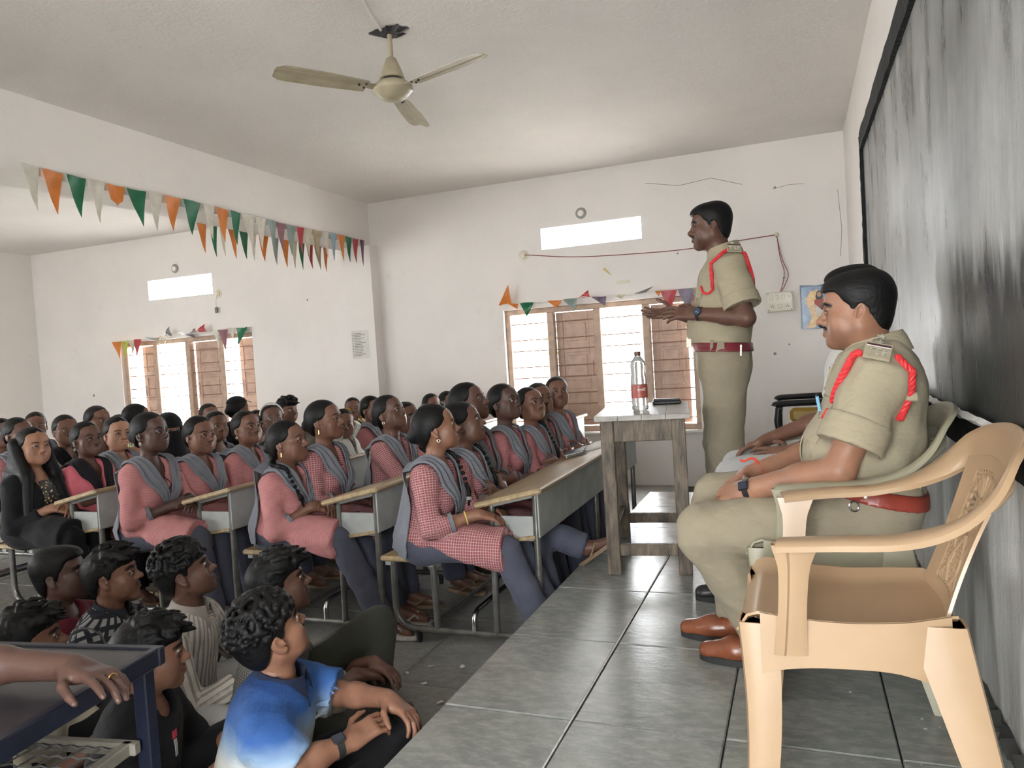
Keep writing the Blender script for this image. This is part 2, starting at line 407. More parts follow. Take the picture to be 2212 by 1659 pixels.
# ------------------------------------------------------------------ people: heads
HEADS = {}; BROWS = {}
def seg_d(V, a, b):
    a = np.array(a); b = np.array(b); t = np.clip(((V-a)@(b-a))/((b-a)@(b-a)), 0, 1)[:, None]
    return np.linalg.norm(V-a-t*(b-a), axis=1)
def head_mesh(kind, h):
    """head in its own frame: x forward, y left, z up, eyes at z=0; returns V, Q, paint, eyes"""
    key = (kind, round(h, 4))
    if key in HEADS: return HEADS[key]
    g = {'girl': dict(j=0.86, ch=0.9, n=0.92, br=0.8, nk=0.045, fat=0.0), 'girl2': dict(j=0.92, ch=0.92, n=1.06, br=0.85, nk=0.045, fat=0.003),
         'boy': dict(j=0.98, ch=1.0, n=1.02, br=0.95, nk=0.050, fat=0.0), 'boy2': dict(j=1.05, ch=1.05, n=1.12, br=1.05, nk=0.052, fat=0.0),
         'man': dict(j=1.10, ch=1.05, n=1.10, br=1.1, nk=0.060, fat=0.005), 'man2': dict(j=1.16, ch=1.0, n=1.12, br=1.0, nk=0.066, fat=0.009)}[kind]
    j, ch, nn, br, f = g['j'], g['ch'], g['n'], g['br'], g['fat']
    S = SDF()
    S.ell((-0.012, 0, 0.028), (0.093, 0.0735, 0.082), k=0.02)
    S.ell((0.020, 0, -0.028), (0.062, 0.060*j**0.5+f, 0.080), k=0.03)
    for s in (1, -1):
        S.cap((-0.012, s*0.050*j, -0.050), (0.056, s*0.014*j, -0.094*ch), 0.020+f, 0.016+f*0.5, k=0.03)
    S.ell((0.030, 0, 0.045), (0.053, 0.061, 0.045), k=0.03)
    S.ell((0.069, 0, -0.096*ch), (0.0185, 0.021, 0.017), k=0.022)
    S.cap((0.079, -0.030, 0.021), (0.079, 0.030, 0.021), 0.0095*br, k=0.02)
    for s in (1, -1):
        S.ell((0.050, s*0.043, -0.026), (0.026, 0.023+f, 0.022), k=0.025)
        S.ell((0.040, s*0.040, -0.060), (0.030, 0.020+f*1.5, 0.030), k=0.03)
    S.ell((0.060, 0, -0.060), (0.031, 0.031, 0.026), k=0.02)
    for s in (1, -1): S.ell((0.094, s*0.032, 0.002), (0.0145, 0.0165, 0.0105), k=0.013, op='s')
    S.cap((0.079, 0, 0.014), (0.099*1.0, 0, -0.024), 0.0075*nn, 0.0098*nn, k=0.014)
    S.ell((0.1035, 0, -0.029), (0.0125*nn, 0.0115*nn, 0.0105*nn), k=0.009)
    for s in (1, -1):
        S.ell((0.0915, s*0.0125*nn, -0.0335), (0.0115, 0.0085*nn, 0.0085), k=0.007)
        S.ell((0.0985, s*0.0075*nn, -0.0415), (0.005, 0.0038, 0.004), k=0.004, op='s')
    for s in (1, -1):
        S.cap((0.0925, s*0.003, -0.0550), (0.0825, s*0.0215, -0.0605), 0.0064, 0.0035, k=0.006)
        S.cap((0.0900, 0.0, -0.0700), (0.0825, s*0.0185, -0.0645), 0.0078, 0.004, k=0.006)
        S.cap((0.1000, 0, -0.0624), (0.0875, s*0.0225, -0.0620), 0.0022, 0.0016, k=0.004, op='s')
    S.ell((0.0965, 0, -0.0475), (0.006, 0.004, 0.008), k=0.008, op='s')
    for s in (1, -1):   # lids around the eyeball
        pts = [(0.0835, s*0.0185, 0.000), (0.0885, s*0.0255, 0.0068), (0.0878, s*0.0355, 0.0072), (0.0770, s*0.0462, -0.0005)]
        for a, b in zip(pts, pts[1:]): S.cap(a, b, 0.0029, k=0.006)
        pts = [(0.0835, s*0.0185, -0.001), (0.0865, s*0.0265, -0.0068), (0.0850, s*0.0365, -0.0068), (0.0770, s*0.0462, -0.0010)]
        for a, b in zip(pts, pts[1:]): S.cap(a, b, 0.0024, k=0.005)
        R = rotm(0, -0.28, s*0.42)
        S.ell((-0.018, s*0.0755, -0.010), (0.0205, 0.0085, 0.0325), R, k=0.007)
        S.ell((-0.006, s*0.071, -0.036), (0.009, 0.007, 0.010), k=0.008)
        S.ell((-0.013, s*0.0850, -0.004), (0.0115, 0.0085, 0.019), R, k=0.004, op='s')
        S.ell((-0.007, s*0.083, -0.018), (0.006, 0.008, 0.009), R, k=0.004, op='s')
        S.ell((-0.002, s*0.0775, -0.013), (0.005, 0.004, 0.008), R, k=0.004)
    S.cap((-0.020, 0, -0.05), (-0.036, 0, -0.125), g['nk'], g['nk'], k=0.03)
    V, Q = S.mesh(h)
    C = np.ones((len(V), 3))
    def shade(d, r, col, soft):
        w = np.clip((r-d)/soft+0.5, 0, 1)[:, None]; C[:] = C*(1-w)+np.array(col)*C*w
    lipd = np.minimum.reduce([seg_d(V, (0.0905, 0, -0.0555), (0.081, s*0.022, -0.0605)) for s in (1, -1)]+[seg_d(V, (0.088, 0, -0.069), (0.081, s*0.019, -0.064)) for s in (1, -1)])
    shade(lipd, 0.0082, (0.86, 0.62, 0.62) if 'girl' in kind else (0.74, 0.62, 0.62), 0.003)
    shade(np.minimum.reduce([seg_d(V, (0.094, 0, -0.0622), (0.083, s*0.0225, -0.0620)) for s in (1, -1)]), 0.0026, (0.4, 0.33, 0.33), 0.003)
    bw = 0.0018 if 'girl' in kind else 0.0056
    for s in (1, -1):
        d = np.minimum(seg_d(V, (0.089, s*0.014, 0.0200), (0.086, s*0.034, 0.0260)), seg_d(V, (0.086, s*0.034, 0.0260), (0.071, s*0.053, 0.0185)))
        shade(d, bw+0.0015, (0.14, 0.13, 0.13), 0.0035)
        d = np.minimum.reduce([seg_d(V, a, b) for a, b in (((0.0845, s*0.0185, 0.001), (0.0895, s*0.0255, 0.0078)), ((0.0895, s*0.0255, 0.0078), (0.0888, s*0.0355, 0.008)), ((0.0888, s*0.0355, 0.008), (0.079, s*0.0475, 0.0)))])
        shade(d, 0.0030, (0.2, 0.18, 0.18), 0.003)
        shade(seg_d(V, (0.085, s*0.02, -0.003), (0.081, s*0.045, -0.005)), 0.009, (0.72, 0.68, 0.68), 0.008)
    if kind in ('man', 'man2'):   # moustache and shaved-beard shadow
        d = np.minimum.reduce([seg_d(V, (0.096, s*0.004, -0.0470), (0.084, s*0.026, -0.0535)) for s in (1, -1)])
        shade(d, 0.0062, (0.10, 0.09, 0.09), 0.004)
        bd = np.clip((-0.042-V[:, 2])/0.02, 0, 1)*np.clip((V[:, 2]+0.125)/0.015, 0, 1)*np.clip((V[:, 0]+0.01)/0.02, 0, 1)
        C *= 1-0.22*np.clip(bd, 0, 1)[:, None]*np.clip((lipd-0.006)/0.006, 0, 1)[:, None]
    if kind in ('boy2',):
        d = np.minimum.reduce([seg_d(V, (0.096, s*0.004, -0.0480), (0.084, s*0.024, -0.0545)) for s in (1, -1)])
        shade(d, 0.004, (0.35, 0.33, 0.33), 0.005)
    # the scalp deep under the hair is left out
    c = V[Q].mean(1); keep = c[:, 2] < np.interp(c[:, 0], [-.13, -.09, -.06, -.03, 0, .03, .06, .09], [-.05, -.03, .0, .045, .06, .07, .088, .095]); Q = Q[keep]
    ids = np.unique(Q); mp = np.full(len(V), -1); mp[ids] = np.arange(len(ids)); V, C, Q = V[ids], C[ids], mp[Q]
    BROWS[kind] = []
    for s in (1, -1):
        P = spline([(0.092, s*0.0125, 0.0190), (0.091, s*0.026, 0.0250), (0.083, s*0.043, 0.0250), (0.073, s*0.054, 0.0180)], 12)
        BROWS[kind].append(('eyebrow', S.push(P, 0.0004), (0.0022 if 'girl' in kind else 0.0036)*np.array([.55, .85, 1, 1, 1, 1, .95, .9, .8, .65, .5, .3])))
    if 'man' in kind:
        P = spline([(0.086, -0.029, -0.0560), (0.095, -0.015, -0.0490), (0.100, 0, -0.0465), (0.095, 0.015, -0.0490), (0.086, 0.029, -0.0560)], 15)
        BROWS[kind].append(('moustache', S.push(P, 0.0006), 0.0042*np.array([.3, .55, .75, .9, 1, 1, .95, .8, .95, 1, 1, .9, .75, .55, .3])))
    HEADS[key] = (V, Q, C); return HEADS[key]
def eye_mesh(gaze_yaw=0.0, gaze_pitch=0.0):
    V = []; Q = []; C = []; k = 0
    n, m = 10, 16; r = 0.0126
    for s in (1, -1):
        th = np.array([0.0, 0.10, 0.19, 0.22, 0.42, 0.47, 0.53, 0.8, 1.3, 2.0]); R = rotm(0, -gaze_pitch, gaze_yaw)
        v = []
        for t in th:
            for a in np.arange(m)*2*PI/m: v.append((r*math.cos(t), r*math.sin(t)*math.cos(a), r*math.sin(t)*math.sin(a)))
            col = (0.012, 0.01, 0.01) if t < 0.21 else (0.055, 0.026, 0.014) if t < 0.45 else (0.06, 0.04, 0.03) if t < 0.48 else (0.46, 0.44, 0.42)
            C += [col]*m
        v = np.array(v)@R.T+np.array([0.0744, s*0.0314, 0.0006]); V.append(v)
        Q += [(k+i*m+q, k+(i+1)*m+q, k+(i+1)*m+(q+1) % m, k+i*m+(q+1) % m) for i in range(n-1) for q in range(m)]
        k += n*m
    return np.vstack(V), np.array(Q), np.array(C)
HLINE = {'girl': ([-.13, -.09, -.06, -.035, -.012, .005, .025, .045, .06, .075, .1], [-.115, -.095, -.055, -.02, .006, .006, .016, .036, .054, .064, .066]),
         'man': ([-.13, -.09, -.07, -.045, -.034, -.012, .000, .010, .016, .034, .046, .056, .075, .1], [-.09, -.088, -.078, -.030, .004, .020, -.020, -.024, .014, .030, .050, .060, .062, .062]),
         'boy': ([-.13, -.09, -.07, -.045, -.034, -.010, .000, .010, .018, .04, .06, .08, .11], [-.085, -.08, -.065, -.020, .010, .022, -.004, -.004, .022, .034, .038, .040, .040])}
def hair_sdf(style, seed=0):
    rnd = random.Random(seed); S = SDF()
    if style.startswith('girl'):
        S.ell((-0.014, 0, 0.030), (0.103, 0.0825, 0.0915), k=0.01)
        S.ell((-0.05, 0, -0.02), (0.056, 0.062, 0.07), k=0.04); line = HLINE['girl']
    elif style == 'man':
        S.ell((-0.014, 0, 0.028), (0.103, 0.080, 0.090), k=0.01)
        S.ell((0.014, 0, 0.072), (0.076, 0.066, 0.034), k=0.06); S.ell((-0.045, 0, 0.06), (0.066, 0.066, 0.062), k=0.03)
        S.ell((-0.055, 0, -0.03), (0.048, 0.058, 0.06), k=0.03); line = HLINE['man']
    else:
        S.ell((-0.014, 0, 0.032), (0.105, 0.083, 0.093), k=0.01)
        S.ell((0.018, 0, 0.074), (0.080, 0.068, 0.040), k=0.03); S.ell((-0.055, 0, -0.02), (0.050, 0.060, 0.06), k=0.03); line = HLINE['boy']
        if style == 'boy_curly':
            for i in range(420):
                u = rnd.uniform(-0.25, 1); a = rnd.uniform(0, 2*PI); q = math.sqrt(1-u*u)
                r = rnd.uniform(0.006, 0.0115)
                S.ell((-0.010+0.108*q*math.cos(a), 0.086*q*math.sin(a), 0.050+0.094*u), (r, r, r*0.9), k=0.003)
        if style == 'boy_wave':
            for i in range(60):
                u = rnd.uniform(0.1, 1); a = rnd.uniform(0, 2*PI); q = math.sqrt(1-u*u); c = np.array((0.012+0.098*q*math.cos(a), 0.080*q*math.sin(a), 0.046+0.092*u))
                S.cap(c, c+np.array((rnd.uniform(0.015, 0.035), rnd.uniform(-0.012, 0.012), -0.004)), 0.011, 0.005, k=0.008)
            for i in range(14):   # fringe
                y = -0.058+0.116*i/13; S.cap((0.078, y*0.8, 0.088), (0.092-abs(y)*0.35, y+rnd.uniform(-.006, .006), 0.048+rnd.uniform(-0.012, 0.012)), 0.011, 0.004, k=0.006)
    xs, zs = np.array(line[0]), np.array(line[1])
    def fn(x, y, z): return (np.interp(x, xs, zs)+0*y-z)*0.72 + 0*x
    keep = style in ('boy_wave',)
    if keep:
        fr = S.P[-14:]; S.P = S.P[:-14]
    S.func(fn, 0.004)
    if keep: S.P += fr
    if style.startswith('girl'):   # centre parting
        S.cap((0.085, 0, 0.070), (0.0, 0, 0.124), 0.0030, k=0.006, op='s')
        if style in ('girl_bun', 'girl_plait'):
            S.ell((-0.112, 0, -0.010), (0.032, 0.036, 0.036), k=0.015)
        if style == 'girl_tail':
            S.cap((-0.095, 0, -0.03), (-0.10, 0, -0.12), 0.036, 0.022, k=0.03)
    return S
HAIRS = {}
def hair_mesh(style, h, seed=0):
    key = (style, round(h, 4), seed if style.startswith('boy') else 0)
    if key not in HAIRS: HAIRS[key] = hair_sdf(style, seed).mesh(h)
    return HAIRS[key]

# ------------------------------------------------------------------ people: bodies
def vec(*a): return np.array(a, float)
def unit(a): return np.array(a, float)/(np.linalg.norm(a)+1e-12)
def add_hand(S, W, d, n, side, curl=0.35, spread=1.0, s=1.0, thumb=0.5, curls=None):
    """side +1 left, -1 right; d fingers' direction, n back of the hand"""
    d = unit(d); n = unit(np.array(n)-d*(np.array(n)@d)); lat = np.cross(n, d)*(-side)
    R = np.stack([d, lat, n], 1)
    S.box(W+d*0.046*s, np.array((0.047, 0.036, 0.0125))*s, R, rad=0.012*s, k=0.014)
    S.ell(W+d*0.030*s+lat*0.022*s-n*0.006*s, np.array((0.032, 0.020, 0.016))*s, R, k=0.012)
    for i, (o, L) in enumerate(zip((0.0295, 0.0100, -0.0100, -0.0285), (0.070, 0.079, 0.073, 0.056))):
        c = (curls[i] if curls else curl)
        p = W+(d*(0.088-0.004*abs(i-1))+lat*o)*s; ang = c*0.6
        dd = unit(d+lat*(1.5-i)*0.07*spread)
        for q, (fr, rr) in enumerate(((0.44, 0.0088), (0.30, 0.0080), (0.26, 0.0072))):
            v = dd*math.cos(ang)-n*math.sin(ang); e = p+v*L*fr*s
            S.cap(p, e, rr*s, (rr-0.0009)*s, k=0.003); p = e; ang += c
    p = W+(d*0.020+lat*0.032-n*0.004)*s
    for L, rr, v in ((0.042, 0.0115, d*0.62+lat*(0.35+thumb)-n*0.25), (0.033, 0.0098, d*0.85+lat*(0.10+thumb*0.6)-n*0.3), (0.020, 0.0082, d*0.9+lat*thumb*0.3-n*0.35)):
        e = p+unit(v)*L*s; S.cap(p, e, rr*s, (rr-0.0015)*s, k=0.005); p = e
def torso(S, J, off=0.0, w=1.0, belly=0.0, bust=0.0, hips=1.0, neckhole=True):
    P, N, T, F, L = J['P'], J['N'], J['T'], J['F'], J['L']; s = J['s']; H = np.linalg.norm(N-P)
    S.cap(P-L*0.065*s*w*hips, P+L*0.065*s*w*hips, 0.108*s*w+off, k=0.06)
    S.cap(P, P+T*0.40*H, 0.118*s*w+off, 0.122*s*w+off, k=0.06, n=F, fl=1.22)
    S.cap(P+T*0.42*H, P+T*0.74*H, 0.132*s*w+off, 0.142*s*w+off, k=0.07, n=F, fl=1.30)
    S.cap(J['Sl']-L*0.012, J['Sr']+L*0.012, 0.050*s+off, k=0.055)
    if neckhole: S.cap(N-T*0.05*s, N+T*0.004*s, 0.058*s+off, 0.050*s+off, k=0.05)
    if belly: S.ell(P+T*0.33*H+F*0.055*s, (0.10*s+belly, 0.115*s+belly, 0.13*s), J['B'], k=0.07)
    if bust:
        for q in (1, -1): S.ell(P+T*0.60*H+F*0.085*s+L*q*0.062*s, (0.05*bust*s+off, 0.055*bust*s+off, 0.055*s+off), J['B'], k=0.05)
def frame(J):
    J['T'] = unit(J['N']-J['P']); lat = J['Sl']-J['Sr']; J['L'] = unit(lat-J['T']*(lat@J['T'])); J['F'] = unit(np.cross(J['L'], J['T']))
    J['B'] = np.stack([J['F'], J['L'], J['T']], 1); return J
def seg_uv(V, segs):
    best = np.full(len(V), 1e9); uv = np.zeros((len(V), 3))
    for k, (a, b, R, ref) in enumerate(segs):
        a = np.array(a); b = np.array(b); ax = unit(b-a); r = unit(np.array(ref)-ax*(np.array(ref)@ax)); q = np.cross(ax, r)
        p = V-a; t = p@ax; L = np.linalg.norm(b-a); tc = np.clip(t, 0, L); d = np.linalg.norm(p-tc[:, None]*ax, axis=1)-R
        ang = np.arctan2(p@q, p@r); m = d < best
        best[m] = d[m]; uv[m] = np.stack([ang*R, t+k*0.5, 0*t+k], 1)[m]
    return uv
def cloth_waves(amp, seed=0, lam=0.10):
    r = random.Random(seed); out = []
    for i, (a, l) in enumerate(((1, 1), (0.6, 0.6), (0.4, 0.42))):
        k = 2*PI/(lam*l); v = unit([r.uniform(-1, 1), r.uniform(-1, 1), r.uniform(-0.4, 0.4)+0.6]); g = unit([r.uniform(-1, 1) for _ in range(3)])
        out.append((amp*a, tuple(v*k), tuple(g*k*0.35), r.uniform(0, 6)))
    return out
def pose_sit(s=0.95, seat=0.43, lean=0.08, side=0.0, arms='lap', knee=(0.42, 0.10), foot=0.46, height=1.0, head=(0, 0, 0), twist=0.0, rnd=None):
    J = {'s': s}; r = rnd or random.Random(1)
    P = vec(0, 0, seat+0.095); T = unit(vec(math.sin(lean), math.sin(side), math.cos(lean)))
    J['P'] = P; J['N'] = P+T*0.475*s*height
    lat = vec(-math.sin(twist), math.cos(twist), 0)
    for q, n in ((1, 'l'), (-1, 'r')):
        J['S'+n] = J['N']+lat*q*0.148*s-T*0.045*s
        J['H'+n] = P+vec(0, q*0.085*s, -0.01)
        J['K'+n] = vec(knee[0]*s, q*knee[1], seat+0.065); J['A'+n] = vec(foot, q*knee[1]*0.9, 0.085)
        J['To'+n] = J['A'+n]+vec(0.15, q*0.02, -0.055)
    frame(J); F, L = J['F'], J['L']
    for q, n in ((1, 'l'), (-1, 'r')):
        S = J['S'+n]
        if arms == 'lap':
            J['E'+n] = S+vec(0.045, q*0.055, -0.255)*s; J['W'+n] = vec(0.245+0.02*q, q*0.045, seat+0.225)*vec(1, 1, 1); J['hd'+n] = unit(vec(0.75, -q*0.62, -0.35)); J['hn'+n] = vec(0.2, q*0.5, 1)
        elif arms == 'fold':
            J['E'+n] = S+vec(0.10, q*0.075, -0.235)*s; J['W'+n] = P+vec(0.225-0.02*q, -q*0.015, 0.165); J['hd'+n] = unit(vec(-0.1, -q*1.0, 0.02)); J['hn'+n] = vec(1, 0, 0.2)
        elif arms == 'desk':
            J['E'+n] = S+vec(0.16, q*0.09, -0.21)*s; J['W'+n] = vec(0.42, q*0.06, seat+0.335); J['hd'+n] = unit(vec(0.5, -q*0.8, -0.05)); J['hn'+n] = vec(0, 0, 1)
        elif arms == 'knee':
            J['E'+n] = S+vec(0.10, q*0.06, -0.25)*s; J['W'+n] = vec(0.34, q*0.085, seat+0.185); J['hd'+n] = unit(vec(0.9, -q*0.25, -0.30)); J['hn'+n] = vec(0.2, q*0.2, 1)
    J['head'] = head
    return J
def pose_floor(s=1.0, lean=0.15, head=(0, 0, 0), knees=0.30, kz=0.13, height=1.0):
    J = {'s': s}; P = vec(0, 0, 0.115); T = unit(vec(math.sin(lean), 0, math.cos(lean))); J['P'] = P; J['N'] = P+T*0.50*s*height
    for q, n in ((1, 'l'), (-1, 'r')):
        J['S'+n] = J['N']+vec(0, q*0.165*s, 0)-T*0.045*s; J['H'+n] = P+vec(0.02, q*0.09, -0.02)
        J['K'+n] = vec(0.30, q*knees, kz); J['A'+n] = vec(0.36-0.05*q, -q*0.08, 0.06); J['To'+n] = J['A'+n]+vec(0.04, -q*0.13, -0.02)
    frame(J)
    for q, n in ((1, 'l'), (-1, 'r')):
        J['E'+n] = J['S'+n]+vec(0.10, q*0.07, -0.24)*s; J['W'+n] = vec(0.33, q*0.13, 0.24); J['hd'+n] = unit(vec(0.7, -q*0.6, -0.3)); J['hn'+n] = vec(0.1, q*0.2, 1)
    J['head'] = head
    return J
def head_xf(J):
    """rotation matrix and origin of the head (its eye-level centre) in the person's frame"""
    y, p, r = J['head'][:3]; R = rotm(0, 0, y)@rotm(0, -p, 0)@rotm(r, 0, 0); hs = J.get('hs', 1.0)
    o = J['N']+J['T']*0.050*J['s']+R@vec(0.034, 0, 0.130)*hs
    if 'hd' in J: o = o+np.array(J['hd'])
    return R, o, hs
def person(name, label, loc, rz, J, cfg, group=None, cat='person'):
    root = thing(name, label, cat, loc, rz, group); s = J['s']; k = cfg.get('res', 1.0); dt = cfg.get('detail', 1.0); sk = m_skin(cfg.get('skin', 2))
    R, O, hs = head_xf(J); parts = []
    HV, HQ, HC = head_mesh(cfg['face'], 0.0044*k*dt); HV = HV*hs@R.T+O; parts.append((HV, HQ, HC))
    # trunk, neck, legs and feet under the clothes
    B = SDF(); w = cfg.get('w', 1.0); torso(B, J, -0.012, w)
    nb = O+R@vec(-0.030, 0, -0.085)*hs; B.cap(J['N']-J['T']*0.04*s, nb, 0.058*s*cfg.get('neck', 0.92), 0.050*s*cfg.get('neck', 0.92), k=0.04)
    for n in 'lr':
        if cfg.get('legs', True):
            B.cap(J['H'+n], J['K'+n], 0.078*s, 0.055*s, k=0.03); B.cap(J['K'+n], J['A'+n], 0.052*s, 0.036*s, k=0.03)
            if cfg.get('feet', True): B.cap(J['A'+n]+vec(0, 0, -0.01), J['To'+n], 0.036*s, 0.026*s, k=0.03)
    bv, bq = B.mesh(0.0190*k*dt); parts.append((bv, bq, np.ones((len(bv), 3))))
    for q, n in ((1, 'l'), (-1, 'r')):
        if n in cfg.get('noarm', ''): continue
        A = SDF(); S_, E_, W_ = J['S'+n], J['E'+n], J['W'+n]; a = cfg.get('armw', 1.0)
        A.cap(S_, E_, 0.043*s*a, 0.037*s*a, k=0.02); A.cap(E_, E_+(W_-E_)*0.4, 0.037*s*a, 0.036*s*a, k=0.02)
        hn = J['hn'+n]; A.cap(E_+(W_-E_)*0.35, W_, 0.036*s*a, 0.0265*s*a, k=0.02)
        A.cap(W_-unit(W_-E_)*0.03, W_+unit(J['hd'+n])*0.02, 0.0275*s*a, k=0.015, n=hn, fl=1.35)
        add_hand(A, W_, J['hd'+n], hn, q, J.get('curl'+n, 0.35), J.get('spread'+n, 0.6), s*0.98*cfg.get('hand', 1.0), J.get('thumb'+n, 0.45), J.get('curls'+n))
        av, aq = A.mesh(0.0060*k*dt if cfg.get('hands', True) else 0.009*k); c = np.ones((len(av), 3))
        parts.append((av, aq, c))
    V, Q, C = joinm(parts)
    body = np_mesh('body', V, Q, sk, root, paint=C)
    ev, eq, ec = eye_mesh(*cfg.get('gaze', (0, 0.12))); ev = ev*hs@R.T+O; nh = len(ev)//2; qh = eq[:len(eq)//2]
    for q in (0, 1): np_mesh('eye', ev[q*nh:(q+1)*nh], qh, m_eye(), root, paint=ec[q*nh:(q+1)*nh])
    if k < 1.3:
        for nm, P, rr in BROWS[cfg['face']]: MB().tube(P*hs@R.T+O, list(rr*hs), 6, fl=(R@vec(1, 0, 0), 0.45)).build(nm, m_hair(), root, True)
    hst = cfg.get('hair', 'girl_bun')
    if hst:
        hv, hq = hair_mesh(hst, (0.0066 if not hst.startswith('boy') else 0.0056)*k, cfg.get('seed', 0) if hst.startswith('boy') else 0)
        hh = hv*hs@R.T+O
        np_mesh('hair', hh, hq, m_hair(), root)
    J['R'], J['O'], J['hsz'] = R, O, hs
    return root
def hp(J, x, y, z):
    """a point given in the head's frame"""
    return J['O']+J['R']@vec(x, y, z)*J['hsz']
def tf(J, f, l, h): return J['P']+J['F']*f+J['L']*l+J['T']*h
def ribbon(sdf, inner, outer, off, n=30, m=8, thick=0.005, ripple=0.0, only_out_from=None, lo=-9, hi=0.06, freq=2.5):
    A = spline(inner, n); B = spline(outer, n); t = np.linspace(0, 1, m)[None, :, None]
    G = A[:, None]*(1-t)+B[:, None]*t; flat = G.reshape(-1, 3)
    v = np.tile(np.linspace(0, 1, m), n); rp = off+ripple*(0.5+0.5*np.sin(v*2*PI*freq+np.repeat(np.linspace(0, 5, n), m)))
    pushed = sdf.push(flat, rp, lo, hi)
    if only_out_from is not None:
        u = np.repeat(np.linspace(0, 1, n), m); far = u > only_out_from
        po = sdf.push(flat, rp, lo, 0.0); pushed = np.where(far[:, None], po, pushed)
    return pushed.reshape(n, m, 3)
def braid(J, pts, r=0.019, tip=0.007, parent=None, band=None):
    P = spline(pts, 34); S = SDF(); n = len(P)
    T = np.gradient(P, axis=0)
    for i in range(0, n, 1):
        a = i*PI/2.4; t = unit(T[i]); u = unit(np.cross(t, vec(0.3, 0.2, 1) if abs(t[2]) < 0.9 else vec(1, 0.2, 0))); rr = r+(tip-r)*i/n
        S.ell(P[i]+u*math.sin(a)*rr*0.45, (rr*0.85,)*3, k=0.006)
    V, Q = S.mesh(0.006); o = np_mesh('braid', V, Q, m_hair(), parent)
    if band is not None:
        MB().tube([P[-7], P[-5]], 0.016, 10).build('hair_tie', band, o, True)
def legs_sdf(J, off=0.014, flare=1.0, waves=0.0025, w=1.0, seed=3):
    S = SDF(); s = J['s']
    S.cap(J['P']-J['L']*0.06*s, J['P']+J['L']*0.06*s, 0.112*s*w+off, k=0.05)
    for n in 'lr':
        S.cap(J['H'+n], J['K'+n], 0.082*s*w+off, 0.060*s*w+off, k=0.04)
        e = J['A'+n]+unit(J['K'+n]-J['A'+n])*0.005; S.cyl(J['K'+n], e, 0.058*s*w+off, 0.046*s*w*flare+off, k=0.03)
    if waves: S.waves = cloth_waves(waves, seed, 0.13)
    return S
def slipper(J, n, m, parent):
    d = unit(vec(J['To'+n][0]-J['A'+n][0], J['To'+n][1]-J['A'+n][1], J['To'+n][2]-J['A'+n][2]+0.05)); a = J['A'+n]; c = a+d*0.07+vec(0, 0, -0.062)
    lat = unit(np.cross(vec(0, 0, 1), d)); up = np.cross(d, lat); R = np.stack([d, lat, up], 1)
    mb = MB(); poly = [(0.13*math.cos(t), (0.043 if math.cos(t) > -0.2 else 0.036)*math.sin(t)) for t in np.linspace(0, 2*PI, 20, endpoint=False)]
    mb.prism(poly, 0.018, R, c-up*0.012)
    o = mb.build('slipper', m, parent)
    MB().tube([c+d*0.06, c+d*0.03+lat*0.03+up*0.045, c-d*0.03+lat*0.042], 0.006, 6).tube([c+d*0.06, c+d*0.03-lat*0.03+up*0.045, c-d*0.03-lat*0.042], 0.006, 6).build('strap', m, o, True)
